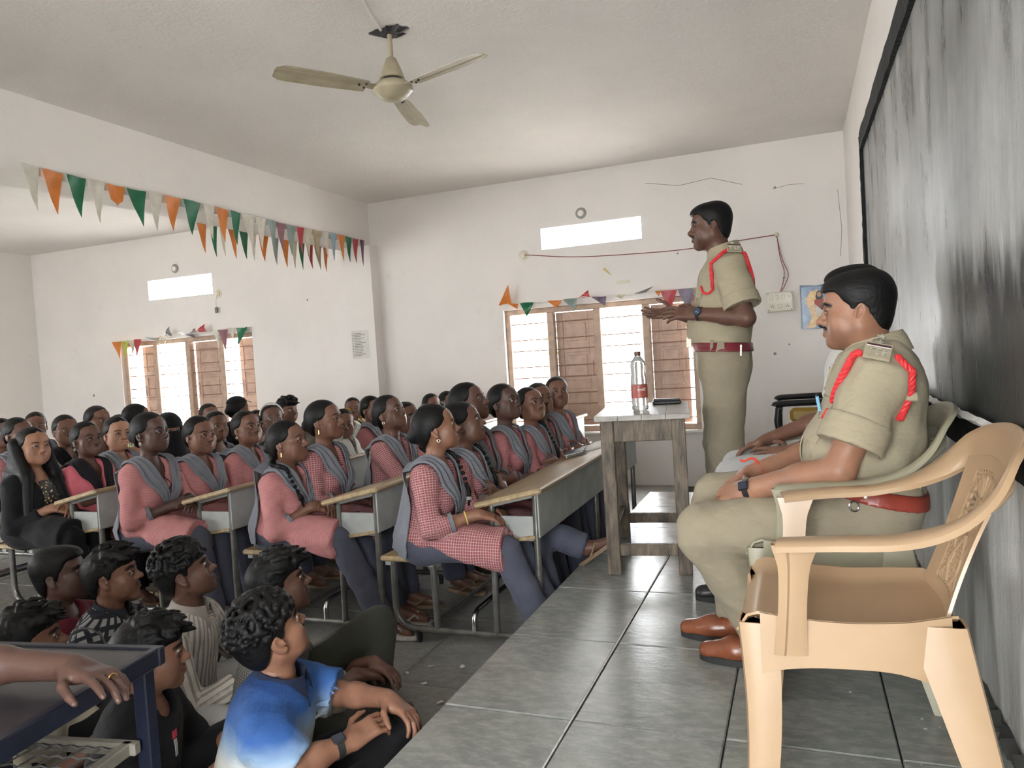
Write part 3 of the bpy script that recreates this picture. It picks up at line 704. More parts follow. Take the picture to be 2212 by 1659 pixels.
# ------------------------------------------------------------------ people: outfits
PINK = lambda k='pink': m_check('kurta_'+k, *{'pink': ((0.40, 0.155, 0.160), (0.46, 0.27, 0.265), (0.32, 0.10, 0.11)), 'red': ((0.27, 0.070, 0.080), (0.43, 0.27, 0.265), (0.45, 0.285, 0.28)),
        'rose': ((0.46, 0.190, 0.190), (0.40, 0.135, 0.140), (0.50, 0.27, 0.26))}[k], period={'red': 0.0115}.get(k, 0.0085), wa=0.26, wb=0.30)
def kurta(root, J, m, sleeve=0.45, off=0.014, skirt=0.98, w=1.0, bust=1.0, res=1.0, name='kurta', seed=1, belly=0.0, cuff=None, wave=0.0024):
    s = J['s']; S = SDF(); segs = [(J['P']-J['T']*0.1, J['N'], 0.15*s, -J['F'])]
    if skirt > 0:   # front panel lying over the thighs, slit at the sides
        for n in 'lr':
            h, kk = J['H'+n], J['K'+n]; e = h+(kk-h)*skirt+vec(0.02, 0, 0)
            S.cap(h, h+(e-h)*0.6, 0.092*s+off, 0.088*s+off, k=0.07); S.cyl(h+(e-h)*0.4, e, 0.086*s+off, 0.094*s+off, k=0.06)
            segs += [(h, e, 0.10*s, vec(0, 0, -1))]
            lat = J['L']*(1 if n == 'l' else -1)
            S.cap(h+lat*0.045-vec(0, 0, 0.03), e+lat*0.035-vec(0.03, 0, 0.050), 0.040, 0.036, k=0.05)
        kz = (J['Kl'][2]+J['Kr'][2])/2; A0 = vec(-0.05, 0, J['P'][2]+0.055); B0 = vec(max(J['Kl'][0], J['Kr'][0])*skirt, 0, kz-0.105); dd = unit(B0-A0); S.cut(A0, vec(dd[2], 0, -dd[0]), 0.012)
    torso(S, J, off, w, belly, bust, neckhole=False)
    for n in 'lr':
        a, b, c = J['S'+n], J['E'+n], J['W'+n]
        if sleeve > 0:
            S.cap(a, b, 0.052*s+off*0.6, 0.046*s+off*0.5, k=0.03); S.cyl(b, b+(c-b)*sleeve, 0.045*s+off*0.5, 0.041*s+off*0.4, k=0.02)
            segs += [(a, b, 0.05*s, vec(0, -1 if n == 'l' else 1, -0.3)), (b, b+(c-b)*sleeve, 0.045*s, vec(0, -1 if n == 'l' else 1, -0.3))]
        else:
            S.cyl(a, a+(b-a)*(-sleeve), 0.056*s+off*0.8, 0.060*s+off*0.8, k=0.03); segs += [(a, b, 0.05*s, vec(0, -1 if n == 'l' else 1, -0.3))]
    # neckline opening
    S.ell(J['N']+J['F']*0.050*s+J['T']*0.012*s, (0.085*s, 0.068*s, 0.085*s), J['B'], k=0.012, op='s'); S.ell(J['N']+J['F']*0.10*s-J['T']*0.04*s, (0.07*s, 0.036*s, 0.085*s), J['B'], k=0.02, op='s')
    S.waves = cloth_waves(wave, seed, 0.11)
    V, Q = S.mesh(0.0120*res); o = np_mesh(name, V, Q, m, root, uv=seg_uv(V, segs))
    if cuff is not None and sleeve > 0:
        for n in 'lr':
            b, c = J['E'+n], J['W'+n]; mb = MB(); p = b+(c-b)*(sleeve-0.03); q = b+(c-b)*(sleeve+0.05)
            mb.tube([p, q], 0.0455*s+off*0.5, 14).build('cuff', cuff, o, True)
    S.waves = None
    return o, S
def dupatta(root, J, S, m, tail=True, v=0.22, res=1, low=-0.02, wide=0.165):
    mb = MB(); s = J['s']
    for q in (1, -1):
        inn = [tf(J, 0.17*s, q*0.000, (v-0.02)*s), tf(J, 0.165*s, q*0.026*s, 0.31*s), tf(J, 0.12*s, q*0.060*s, 0.40*s), tf(J, 0.03*s, q*0.082*s, 0.475*s), tf(J, -0.06*s, q*0.075*s, 0.475*s), tf(J, -0.13*s, q*0.05*s, 0.40*s)]
        out = [tf(J, 0.17*s, q*0.004, (v-0.10)*s), tf(J, 0.165*s, q*0.098*s, 0.255*s), tf(J, 0.12*s, q*0.145*s, 0.33*s), tf(J, 0.03*s, q*wide*s, 0.452*s), tf(J, -0.06*s, q*wide*s, 0.440*s), tf(J, -0.12*s, q*0.155*s, 0.37*s)]
        if tail:
            b = J['P'][2]
            for k, z in enumerate((0.62, 0.30, low)):
                zz = J['P'][2]+ (J['N'][2]-J['P'][2])*z; base = J['P']+(J['N']-J['P'])*z-J['F']*(0.140+0.010*k)*s; base[2] = zz
                inn.append(base+J['L']*q*(0.075)*s); out.append(base+J['L']*q*(0.195+0.008*k)*s+J['F']*(0.095+0.02*k)*s)
        S2 = S
        G = ribbon(S2, inn, out, 0.0085, 34, 10, ripple=0.010, only_out_from=0.62 if tail else None, lo=-9, hi=0.10, freq=2.3)
        mb.grid(G, 0.005)
    return mb.build('dupatta', m, root, True)
def salwar(root, J, m, res=1.0, flare=1.25, name='trousers', off=0.016, w=1.0, wave=0.003):
    S = legs_sdf(J, off, flare, wave, w); V, Q = S.mesh(0.0175*res)
    segs = []
    for n in 'lr': segs += [(J['H'+n], J['K'+n], 0.09, vec(0, 0, -1)), (J['K'+n], J['A'+n], 0.08, vec(-1, 0, 0))]
    return np_mesh(name, V, Q, m, root, uv=seg_uv(V, segs))
def earring(root, J, m, side=-1, drop=False):
    p = hp(J, -0.006, side*0.0835, -0.046); mb = MB()
    if drop: mb.tube([p, p+vec(0, 0, -0.022)], [0.003, 0.0045], 8)
    else: mb.tube([p+vec(0.007*math.cos(a), 0, 0.007*math.sin(a)-0.006) for a in np.linspace(0, 2*PI, 14)], 0.0022, 6, cap=False)
    mb.build('earring', m, root, True)
def bindi(root, J, m):
    p = hp(J, 0.090, 0, 0.032); n = J['R']@vec(1, 0, 0.15); R = np.array(Vector(n).to_track_quat('Z', 'Y').to_matrix())
    MB().lathe([(0.0036, -0.004), (0.0036, 0.0012), (0.002, 0.0022)], p, 10, R).build('bindi', m, root, True)
def bangle(root, J, n, m, r=0.031, t=0.0025, k=0.06, name='bangle', fl=None):
    a = J['W'+n]-unit(J['W'+n]-J['E'+n])*k; ax = unit(J['W'+n]-J['E'+n]); u = unit(np.cross(ax, vec(0.2, 0.1, 1))); w = np.cross(ax, u)
    MB().tube([a+(u*math.cos(t_)+w*math.sin(t_))*r for t_ in np.linspace(0, 2*PI, 24)], t, 8, cap=False).build(name, m, root, True)
def watch(root, J, n, strap, face, k=0.03, r=0.031, square=False, up=None, back=None):
    a = J['W'+n]-unit(J['W'+n]-J['E'+n])*k; ax = unit(J['W'+n]-J['E'+n]); nn = unit((np.array(up) if up is not None else J['hn'+n])-ax*((np.array(up) if up is not None else J['hn'+n])@ax)); w = np.cross(ax, nn)
    G = np.array([[a+ax*z+(nn*math.cos(t)+w*math.sin(t))*r for z in (-0.010, -0.004, 0.004, 0.010)] for t in np.linspace(0, 2*PI, 30)])
    o = MB().grid(G, 0.004).build('watch_strap', strap, root, True)
    R = np.stack([ax, np.cross(nn, ax), nn], 1); c = a+nn*(r-0.001)
    if square:
        MB().box(c+nn*0.004, (0.036, 0.031, 0.010), R, 0.004).build('watch_case', strap, o); MB().box(c+nn*0.0088, (0.029, 0.024, 0.0015), R).build('watch_glass', face, o)
    else:
        MB().lathe([(0.0195, -0.002), (0.0205, 0.006), (0.0185, 0.009), (0.0165, 0.0085)], c, 26, R).build('watch_case', strap, o, True)
        MB().lathe([(0.0165, 0.0080), (0.0165, 0.0088)], c, 26, R).build('watch_dial', face, o)
        for an, L in ((0.6, 0.009), (2.4, 0.013)): MB().box(c+nn*0.0095+R@vec(math.cos(an)*L/2, math.sin(an)*L/2, 0), (L, 0.0014, 0.0006), R@rotm(0, 0, an)).build('watch_hand', back or MATS['chrome'], o)
def shirt_collar(root, J, m, r=0.062, h=0.034, drop=0.048, spread=0.5, open_=0.35, name='collar', lift=0.0):
    """stand-up collar folded down all round, with two points in front"""
    s = J['s']; T, F, L = J['T'], J['F'], J['L']; c = J['N']+T*(0.026+lift)*s+F*0.008
    ax = unit(unit(J['O']-J['N'])+T*1.2); f = unit(F-ax*(F@ax)); l = np.cross(ax, f); G = []
    for th in np.linspace(-PI+open_, PI-open_, 48):   # th=0 is the nape
        d = -f*math.cos(th)+l*math.sin(th); fr = max(0.0, (abs(th)-1.7)/1.2)
        tip = 1.0+0.9*min(1, fr)**1.5
        tilt = -0.020*(1-math.cos(th))/2
        row = []
        for rr, hh in ((r*1.02, -0.02), (r*0.99, h*0.6), (r*1.00, h), (r*1.07, h*1.02), (r*1.19, h*0.50), (r*1.34+0.012*fr, h-drop*tip)):
            row.append(c+d*rr*s+ax*(hh+tilt)*s)
        G.append(row)
    return MB().grid(np.array(G), 0.0035).build(name, m, root, True)
def placket(root, J, S, m, top=0.46, bot=0.0, width=0.032, name='placket', btn=None, nb=6, off=0.001):
    s = J['s']; a = [tf(J, 0.20*s, -width/2, h*s) for h in np.linspace(top, bot, 8)]; b = [tf(J, 0.20*s, width/2, h*s) for h in np.linspace(top, bot, 8)]
    G = ribbon(S, a, b, off, 24, 4, hi=0.2); o = MB().grid(G, 0.004).build(name, m, root, True)
    if btn is not None:
        P = S.push(np.array([tf(J, 0.20*s, 0, h*s) for h in np.linspace(top-0.02, bot+0.03, nb)]), off+0.003, hi=0.2)
        for p in P: MB().lathe([(0.0055, -0.001), (0.0055, 0.0015), (0.004, 0.0022)], p, 12, np.array(Vector(J['F']).to_track_quat('Z', 'Y').to_matrix())).build('button', btn, o, True)
    return o
def patch(root, S, corners, m, off, thick, name, n=12, k=8, hi=0.2, shape=None, only=None):
    """patch pressed on to a surface; corners a,b,c,d (a-b top edge, d-c bottom edge)"""
    a, b, c, d = [np.array(q, float) for q in corners]; u = np.linspace(0, 1, n)[:, None, None]; v = np.linspace(0, 1, k)[None, :, None]
    G = (a*(1-u)+b*u)*(1-v)+(d*(1-u)+c*u)*v
    if shape is not None:
        for i in range(n):
            for j in range(k): G[i, j] += (d-a)*shape(i/(n-1))*(j/(k-1))
    P = S.push(G.reshape(-1, 3), off, hi=hi).reshape(n, k, 3)
    return MB().grid(P, thick).build(name, m, root, True)
def shirt(root, J, m, sleeve=-0.72, off=0.016, w=1.0, belly=0.0, res=1.0, name='shirt', tuck=None, wave=0.0022, seed=2, hemcut=None, uvR=0.15):
    """sleeve<0 short (share of the upper arm), >0 long (share of the forearm)"""
    s = J['s']; S = SDF(); torso(S, J, off, w, belly, neckhole=False); segs = [(J['P']-J['T']*0.1, J['N'], uvR*s, -J['F'])]
    if tuck is None and hemcut is None: S.cap(J['P']-J['L']*0.07-J['T']*0.05, J['P']+J['L']*0.07-J['T']*0.05, 0.125*s*w+off, k=0.05)
    for n in 'lr':
        a, b, c = J['S'+n], J['E'+n], J['W'+n]
        if sleeve > 0:
            S.cap(a, b, 0.056*s*w+off*0.6, 0.050*s+off*0.5, k=0.03); S.cyl(b, b+(c-b)*sleeve, 0.048*s+off*0.5, 0.042*s+off*0.5, k=0.02)
            segs += [(a, b, 0.05*s, vec(0, -1 if n == 'l' else 1, -0.3)), (b, c, 0.045*s, vec(0, -1 if n == 'l' else 1, -0.3))]
        else:
            e = a+(b-a)*(-sleeve); S.cyl(a-(b-a)*0.05, e, 0.056*s*w+off*0.8, 0.063*s*w+off*0.8, k=0.035)
            segs += [(a, b, 0.05*s, vec(0, -1 if n == 'l' else 1, -0.3))]
    S.ell(J['N']+J['F']*0.030*s+J['T']*0.045*s, (0.075*s, 0.060*s, 0.055*s), J['B'], k=0.012, op='s')
    if hemcut is not None: S.cut(J['P']+J['T']*hemcut, -J['T'], 0.006)
    if tuck is not None: S.cut(J['P']+J['T']*tuck, -J['T'], 0.02)
    S.waves = cloth_waves(wave, seed, 0.12)
    V, Q = S.mesh(0.0095*res); o = np_mesh(name, V, Q, m, root, uv=seg_uv(V, segs)); S.waves = None
    return o, S
def cuff_band(root, J, n, m, at=-0.72, length=0.07, off=0.016, w=1.0, name='sleeve_cuff'):
    s = J['s']; a, b = J['S'+n], J['E'+n]; e = a+(b-a)*(-at); d = unit(b-a); S = SDF()
    S.cyl(e-d*(length-0.008), e+d*0.006, 0.0625*s*w+off*0.8+0.004, 0.0660*s*w+off*0.8+0.004)
    S.cap(e-d*0.015, e+d*0.06, 0.060*s*w+off*0.7, k=0.003, op='s')
    V, Q = S.mesh(0.0065); return np_mesh(name, V, Q, m, root)
def shoe(root, J, n, m, sole, name='shoe'):
    a, t = J['A'+n], J['To'+n]; d = unit(vec(t[0]-a[0], t[1]-a[1], 0)); lat = vec(-d[1], d[0], 0); z0 = J.get('ground', 0.0)
    R = np.stack([d, lat, vec(0, 0, 1)], 1); c = vec(a[0], a[1], z0); S = SDF()
    S.cap(c+d*-0.035+vec(0, 0, 0.05), c+d*0.10+vec(0, 0, 0.045), 0.038, 0.042, k=0.02)
    S.cap(c+d*0.10+vec(0, 0, 0.042), c+d*0.185+vec(0, 0, 0.032), 0.040, 0.034, k=0.03, n=(0, 0, 1), fl=1.15)
    S.cap(c+d*-0.01+vec(0, 0, 0.06), c+d*-0.012+vec(0, 0, 0.13), 0.044, 0.046, k=0.03); S.cut(c+vec(0, 0, 0.018), (0, 0, -1), 0.004); S.cut(c+vec(0, 0, 0.135)+d*0.0, (-0.2, 0, 1)@R.T if False else (0, 0, 1), 0.01)
    V, Q = S.mesh(0.0055); o = np_mesh(name, V, Q, m, root)
    poly = [(x, y) for x, y in [(0.068+0.150*math.cos(q), (0.046 if math.cos(q) > -0.1 else 0.040)*math.sin(q)) for q in np.linspace(0, 2*PI, 28, endpoint=False)]]
    MB().prism(poly, 0.022, R, c+vec(0, 0, 0.001)).build('sole', sole, o)
    MB().tube([c+d*0.115+lat*y+vec(0, 0, 0.062+0.022*(1-(y/0.04)**2)-0.012) for y in np.linspace(-0.040, 0.040, 9)], 0.003, 6).build('toe_cap_seam', m, o, True)
    return o
# ------------------------------------------------------------------ materials of the place
def plaster(key, base, dirt, bmp=0.25):
    m, n, l, p = nmat(key); v = texco(n, l)
    a = ramp(n, l, noise(n, l, v, 0.9, 6, 0.6), [(0.35, tuple(x*0.93 for x in base)), (0.65, base)])
    d = ramp(n, l, noise(n, l, v, 3.5, 8, 0.7), [(0.62, (0, 0, 0)), (0.80, (1, 1, 1))])
    l.new(mix(n, l, mix(n, l, 0.35, (0, 0, 0), d), a, dirt), p.inputs['Base Color'])
    p.inputs['Roughness'].default_value = 0.8; p.inputs['Specular IOR Level'].default_value = 0.25
    l.new(bump(n, l, noise(n, l, v, 38, 5, 0.65), bmp, 0.012), p.inputs['Normal'])
    MATS[key] = m; return m
def glossy_stone(key, c1, c2, c3, rough):
    m, n, l, p = nmat(key); v = texco(n, l)
    f = noise(n, l, v, 5.0, 9, 0.68); a = ramp(n, l, f, [(0.32, c1), (0.5, c2), (0.68, c3)])
    g = noise(n, l, texco(n, l, (1, 2.2, 1)), 15, 6, 0.7); l.new(mix(n, l, ramp(n, l, g, [(0.45, (0, 0, 0)), (0.62, (0.5, 0.5, 0.5))]), a, tuple(min(1, x*1.25) for x in c3)), p.inputs['Base Color'])
    r = ramp(n, l, noise(n, l, v, 9, 6, 0.7), [(0.3, (rough*0.75,)*3), (0.7, (min(1, rough*1.4),)*3)])
    l.new(r, p.inputs['Roughness']); p.inputs['Specular IOR Level'].default_value = 0.5
    l.new(bump(n, l, g, 0.22, 0.006), p.inputs['Normal'])
    MATS[key] = m; return m
plaster('wall', (0.79, 0.762, 0.735), (0.50, 0.47, 0.44)); plaster('ceiling', (0.79, 0.768, 0.745), (0.62, 0.59, 0.56), 0.65)
glossy_stone('platform', (0.17, 0.186, 0.176), (0.225, 0.238, 0.224), (0.30, 0.305, 0.285), 0.19)
glossy_stone('floor', (0.15, 0.15, 0.14), (0.21, 0.208, 0.19), (0.27, 0.265, 0.245), 0.42)
W_ = mat
W_('joint', (0.07, 0.07, 0.065), 0.9, 0.3, 20); W_('concrete', (0.30, 0.29, 0.27), 0.9, 0.3, 5, bmp=0.3)
W_('window_paint', (0.47, 0.345, 0.265), 0.55, 0.22, 12, bmp=0.1, bscale=40); W_('shutter_paint', (0.52, 0.375, 0.295), 0.5, 0.2, 10, bmp=0.1, bscale=30)
W_('bar_iron', (0.30, 0.18, 0.13), 0.5, 0.3, 30)
W_('desk_top', (0.36, 0.27, 0.155), 0.40, 0.35, 3, stretch=(14, 1.2, 8), bmp=0.2, bscale=6); W_('desk_metal', (0.33, 0.345, 0.33), 0.42, 0.22, 7, bmp=0.06, bscale=60, metal=0.0)
W_('tube_metal', (0.17, 0.165, 0.15), 0.34, 0.3, 16, metal=0.55); W_('chrome', (0.62, 0.62, 0.62), 0.22, 0.1, 20, metal=1.0); W_('gold', (0.75, 0.48, 0.16), 0.28, 0.1, 20, metal=1.0)
W_('old_wood', (0.150, 0.115, 0.080), 0.5, 0.55, 5.0, stretch=(7, 7, 1.6), bmp=0.9, bscale=12, col2=(0.040, 0.032, 0.025)); W_('table_top_wood', (0.22, 0.20, 0.165), 0.36, 0.4, 4, stretch=(2, 9, 4), bmp=0.35, bscale=12)
W_('chair_tan', (0.40, 0.272, 0.162), 0.30, 0.08, 5, bmp=0.03, bscale=200); W_('chair_olive', (0.31, 0.29, 0.205), 0.33, 0.08, 5, bmp=0.03, bscale=200)
W_('fan_cream', (0.40, 0.355, 0.25), 0.35, 0.18, 9); W_('fan_dark', (0.02, 0.02, 0.022), 0.6, 0.3, 20)
W_('black', (0.012, 0.012, 0.013), 0.4, 0.3, 20); W_('rubber', (0.015, 0.015, 0.015), 0.7, 0.3, 20); W_('white_plastic', (0.66, 0.63, 0.52), 0.3, 0.06, 15); W_('dark_hole', (0.01, 0.01, 0.01), 0.8)
W_('red_wire', (0.22, 0.035, 0.03), 0.6); W_('paper', (0.66, 0.65, 0.60), 0.8, 0.08, 30); W_('ink', (0.12, 0.12, 0.13), 0.8)
W_('blue_paint', (0.0035, 0.006, 0.018), 0.42, 0.35, 12, bmp=0.15, bscale=40); W_('blue_top', (0.014, 0.0135, 0.016), 0.33, 0.45, 6, col2=(0.018, 0.019, 0.026)); W_('mesh_wire', (0.13, 0.125, 0.115), 0.5, 0.3, 30); W_('cream_frame', (0.20, 0.185, 0.15), 0.55, 0.35, 14, bmp=0.2)
W_('chalk', (0.62, 0.62, 0.60), 0.9, 0.25, 40, bmp=0.3); W_('board_frame', (0.012, 0.013, 0.014), 0.62, 0.5, 18, bmp=0.9, bscale=30, spec=0.2)
W_('tan_leather', (0.20, 0.062, 0.028), 0.27, 0.25, 14, bmp=0.08, bscale=120); W_('sandal', (0.20, 0.13, 0.075), 0.6, 0.2, 20); W_('white_shoe', (0.5, 0.49, 0.45), 0.5, 0.2, 20)
W_('leaf', (0.10, 0.20, 0.04), 0.6, 0.4, 12); W_('trunk', (0.12, 0.08, 0.05), 0.9, 0.3, 12); W_('ground', (0.58, 0.56, 0.53), 0.95, 0.25, 2)

def board_material():
    m, n, l, p = nmat('blackboard'); v = texco(n, l, (1, 2.8, 0.75)); v1 = texco(n, l)
    f = noise(n, l, v, 2.5, 8, 0.60); g = noise(n, l, v1, 1.1, 4, 0.6)
    add = n.new('ShaderNodeMath'); add.operation = 'MULTIPLY'; l.new(f, add.inputs[0]); l.new(g, add.inputs[1])
    sp = n.new('ShaderNodeSeparateXYZ'); l.new(v1, sp.inputs[0])     # unsmeared black patch low down, nearer the room's front
    def lin(out, a, b, nz=0.55):
        q = n.new('ShaderNodeMath'); q.operation = 'MULTIPLY_ADD'; q.inputs[1].default_value = nz; l.new(f, q.inputs[0]); l.new(out, q.inputs[2])
        mr = n.new('ShaderNodeMapRange'); mr.inputs[1].default_value = a+nz*0.5; mr.inputs[2].default_value = b+nz*0.5; mr.inputs[3].default_value = 0.0; mr.inputs[4].default_value = 1.0; l.new(q.outputs[0], mr.inputs[0]); return mr.outputs[0]
    mx = n.new('ShaderNodeMath'); mx.operation = 'MAXIMUM'; l.new(lin(sp.outputs['Z'], 1.35, 1.62), mx.inputs[0]); l.new(lin(sp.outputs['Y'], 2.15, 2.75), mx.inputs[1])
    m2 = n.new('ShaderNodeMath'); m2.operation = 'MULTIPLY_ADD'; m2.inputs[1].default_value = 0.85; m2.inputs[2].default_value = 0.15; l.new(mx.outputs[0], m2.inputs[0])
    m3 = n.new('ShaderNodeMath'); m3.operation = 'MULTIPLY'; l.new(add.outputs[0], m3.inputs[0]); l.new(m2.outputs[0], m3.inputs[1]); add = m3
    l.new(ramp(n, l, add.outputs[0], [(0.13, (0.03, 0.034, 0.034)), (0.24, (0.22, 0.232, 0.23)), (0.42, (0.46, 0.47, 0.455))]), p.inputs['Base Color'])
    l.new(ramp(n, l, f, [(0.3, (0.22,)*3), (0.7, (0.42,)*3)]), p.inputs['Roughness']); p.inputs['Specular IOR Level'].default_value = 0.6
    l.new(bump(n, l, noise(n, l, texco(n, l, (1, 5, 1)), 9, 6, 0.7), 0.28, 0.012), p.inputs['Normal'])
    MATS['blackboard'] = m; return m
board_material()
def glass_mat(key, col, rough=0.02, ior=1.45):
    m, n, l, p = nmat(key); v = texco(n, l)
    l.new(ramp(n, l, noise(n, l, v, 30, 2), [(0.3, tuple(x*0.96 for x in col)), (0.7, col)]), p.inputs['Base Color'])
    p.inputs['Transmission Weight'].default_value = 0.82 if 'plastic' in key else 1.0; p.inputs['Roughness'].default_value = rough; p.inputs['IOR'].default_value = ior; MATS[key] = m; return m
glass_mat('clear_plastic', (0.95, 0.97, 0.96), 0.05, 1.17); glass_mat('water', (0.92, 0.96, 0.95), 0.0, 1.15)

# ------------------------------------------------------------------ room shell
def struct(name, mb, m, parent=None):
    o = mb.build(name, m, parent)
    if parent is None: o['kind'] = 'structure'
    return o
WIN = [(-2.915, -0.905, 0.55, 1.87), (-8.45, -6.25, 0.55, 1.88)]
VENT = [(-2.44, -1.39, 2.455, 2.685), (-7.87, -6.81, 2.39, 2.655)]
def wall_with_holes(name, x0, x1, z0, z1, holes, y0, y1, swap=False):
    xs = sorted({x0, x1, *[h[0] for h in holes], *[h[1] for h in holes]}); mb = MB()
    for a, b in zip(xs, xs[1:]):
        c = (a+b)/2; hs = sorted([(h[2], h[3]) for h in holes if h[0] <= c <= h[1]]); z = z0
        for lo, hi in hs+[(z1, z1)]:
            if lo > z+1e-6:
                ce, d = ((a+b)/2, (y0+y1)/2, (z+lo)/2), (b-a, y1-y0, lo-z)
                if swap: ce, d = (ce[1], ce[0], ce[2]), (d[1], d[0], d[2])
                mb.box(ce, d)
            z = hi
    return struct(name, mb, MATS['wall'])
wall_with_holes('wall_back', XL-0.2, XR+0.2, -0.05, ZC, WIN+VENT, YF, YF+0.23)
NEAR = [(-1.05, 0.36, 0.32, 2.50), (-8.4, -6.2, 0.75, 2.25)]
wall_with_holes('wall_front', XL-0.2, XR+0.2, -0.05, ZC, NEAR, YN-0.23, YN)
def washed_wall():
    m, n, l, p = nmat('washed_wall'); v = texco(n, l); sp = n.new('ShaderNodeSeparateXYZ'); l.new(v, sp.inputs[0])
    a = ramp(n, l, noise(n, l, v, 0.9, 6, 0.6), [(0.35, (0.73, 0.705, 0.68)), (0.65, (0.79, 0.762, 0.735))])
    st = noise(n, l, texco(n, l, (1, 9, 0.9)), 5, 7, 0.65); b = ramp(n, l, st, [(0.34, (0.52, 0.53, 0.51)), (0.56, (0.64, 0.645, 0.625)), (0.75, (0.76, 0.76, 0.74))])
    q = n.new('ShaderNodeMath'); q.operation = 'MULTIPLY_ADD'; q.inputs[1].default_value = 0.25; l.new(st, q.inputs[0]); l.new(sp.outputs['Z'], q.inputs[2])
    l.new(mix(n, l, ramp(n, l, q.outputs[0], [(0.0, (0, 0, 0)), (1.0, (1, 1, 1))]) if False else ramp(n, l, mapr(n, l, q.outputs[0], 1.10, 1.32), [(0, (0, 0, 0)), (1, (1, 1, 1))]), b, a), p.inputs['Base Color'])
    p.inputs['Roughness'].default_value = 0.75; l.new(bump(n, l, noise(n, l, v, 38, 5, 0.65), 0.25, 0.012), p.inputs['Normal']); return m
def mapr(n, l, src, a, b):
    mr = n.new('ShaderNodeMapRange'); mr.inputs[1].default_value = a; mr.inputs[2].default_value = b; l.new(src, mr.inputs[0]); return mr.outputs[0]
struct('wall_right', MB().box((XR+0.115, (YF+YN)/2, ZC/2), (0.23, YF-YN, ZC+0.1)), washed_wall())
LW = (-1.0, 1.5, 0.95, 2.35)
wall_with_holes('wall_left', YN, YF, -0.05, ZC, [LW], XL-0.23, XL, True)
struct('ceiling', MB().box(((XL+XR)/2, (YF+YN)/2, ZC+0.075), (XR-XL+0.5, YF-YN+0.5, 0.15)), MATS['ceiling'])
struct('trim_1', MB().box((-4.68, (YF+YN)/2, (2.719+ZC)/2), (0.375, YF-YN, ZC-2.719)), MATS['wall'])          # ceiling beam
struct('trim_2', MB().box((-4.585, YF-0.085, 1.36), (0.37, 0.17, 2.72)), MATS['wall'])                        # pillar under the beam
fl = struct('floor', MB().box(((XL+XR)/2, (YF+YN)/2, -0.035), (XR-XL, YF-YN, 0.05)), MATS['joint'])
def slab_mesh(w, d, h, bev=0.004):
    mb = MB().box((0, 0, -h/2), (w, d, h), None, bev); return mb
rs = random.Random(5)
SLABS = {}
def slab(parent, x0, x1, y0, y1, z, m, h=0.03, gap=0.004, tilt=0.0):
    key = (round(x1-x0, 3), round(y1-y0, 3), m.name)
    if key not in SLABS:
        o = slab_mesh(x1-x0-gap, y1-y0-gap, h).build('stone_slab', m, parent); SLABS[key] = o.data
    else:
        o = bpy.data.objects.new('stone_slab', SLABS[key]); COL.objects.link(o); o.parent = parent
    o.location = ((x0+x1)/2, (y0+y1)/2, z+rs.uniform(-0.0012, 0.0012)); return o
for i in range(12):
    for j in range(10):
        if -1.07-0.62*i < -6.2: continue
        slab(fl, -1.07-0.62*(i+1), -1.07-0.62*i, -0.4+0.78*j, -0.4+0.78*(j+1), 0.0, MATS['floor'])
mb = MB().box(((XL-6.2)/2-0.2+0.0, (YF+YN)/2, -0.006), (abs(XL+6.2)+0.3, YF-YN, 0.012)); mb.build('plain_floor', MATS['floor'], fl)
MB().box((-2.9, (YN-0.4)/2, -0.006), (7.5, -0.4-YN, 0.012)).build('plain_floor', MATS['floor'], fl)
PY1 = 5.40
pf = tag(MB().box(((XE+XR)/2, (YN+PY1)/2, (ZP-0.03)/2), (XR-XE, PY1-YN, ZP-0.03)).build('platform', MATS['joint']), kind='structure')
pf.name = 'floor_platform'
px = [XE, -0.65, -0.226, 0.195, XR]; py = [YN+0.05+0.0*k for k in range(0)]
ys = [1.99+0.58*k for k in range(-6, 6)]; ys = [YN]+ys+[PY1]
for a, b in zip(px, px[1:]):
    for c, d in zip(ys, ys[1:]):
        if d-c > 0.05: slab(pf, a, b, c, d, ZP, MATS['platform'])
MB().box((-0.653, 2.0, ZP-0.0005), (0.005, 5.4, 0.002)).build('mortar_line', MATS['chalk'], pf)
rp = random.Random(9); mb = MB()
for k in range(120):   # lime splashes along the wall side
    x = 0.46-abs(rp.gauss(0, 0.16)); y = rp.uniform(1.3, 3.8); r = rp.uniform(0.002, 0.008)
    mb.lathe([(r, 0), (r*0.7, 0.0012)], (x, y, ZP), 7)
o = mb.build('paint_splashes', MATS['chalk'], pf); o['kind'] = 'stuff'
mb = MB()
for k in range(60):
    y = 0.4+k*0.08; mb.box((XR-0.012-rp.uniform(0, 0.012), y, ZP+0.004), (0.03, 0.09, 0.012+rp.uniform(0, 0.012)), rotm(rp.uniform(-.3, .3), rp.uniform(-.3, .3), rp.uniform(-.4, .4)))
o = mb.build('crumbled_edge', MATS['joint'], pf); o['kind'] = 'stuff'
# cracks and rough skirting where the far wall meets things
mb = MB()
for pts in ([(-1.33, 3.0), (-1.0, 2.93), (-0.7, 2.96), (-0.42, 2.86)], [(-0.15, 2.78), (0.0, 2.80), (0.12, 2.79)], [(0.40, 2.70), (0.42, 2.35), (0.40, 2.1)]):
    P = [(x, YF-0.001, z) for x, z in pts]; mb.tube(P, 0.0022, 4)
mb.build('wall_crack', MATS['concrete'], bpy.data.objects['wall_back'])
mb = MB()
for x, z, r in ((-0.07, 1.33, 0.008), (-0.20, 1.25, 0.014), (-0.13, 2.79, 0.012), (-1.05, 2.28, 0.01), (-0.09, 1.95, 0.01), (-5.4, 2.2, 0.012), (-9.0, 1.2, 0.02)):
    mb.lathe([(r, 0), (r*0.7, 0.004)], (x, YF, z), 10, rotm(PI/2, 0, 0))
mb.build('nail_hole', MATS['concrete'], bpy.data.objects['wall_back'])

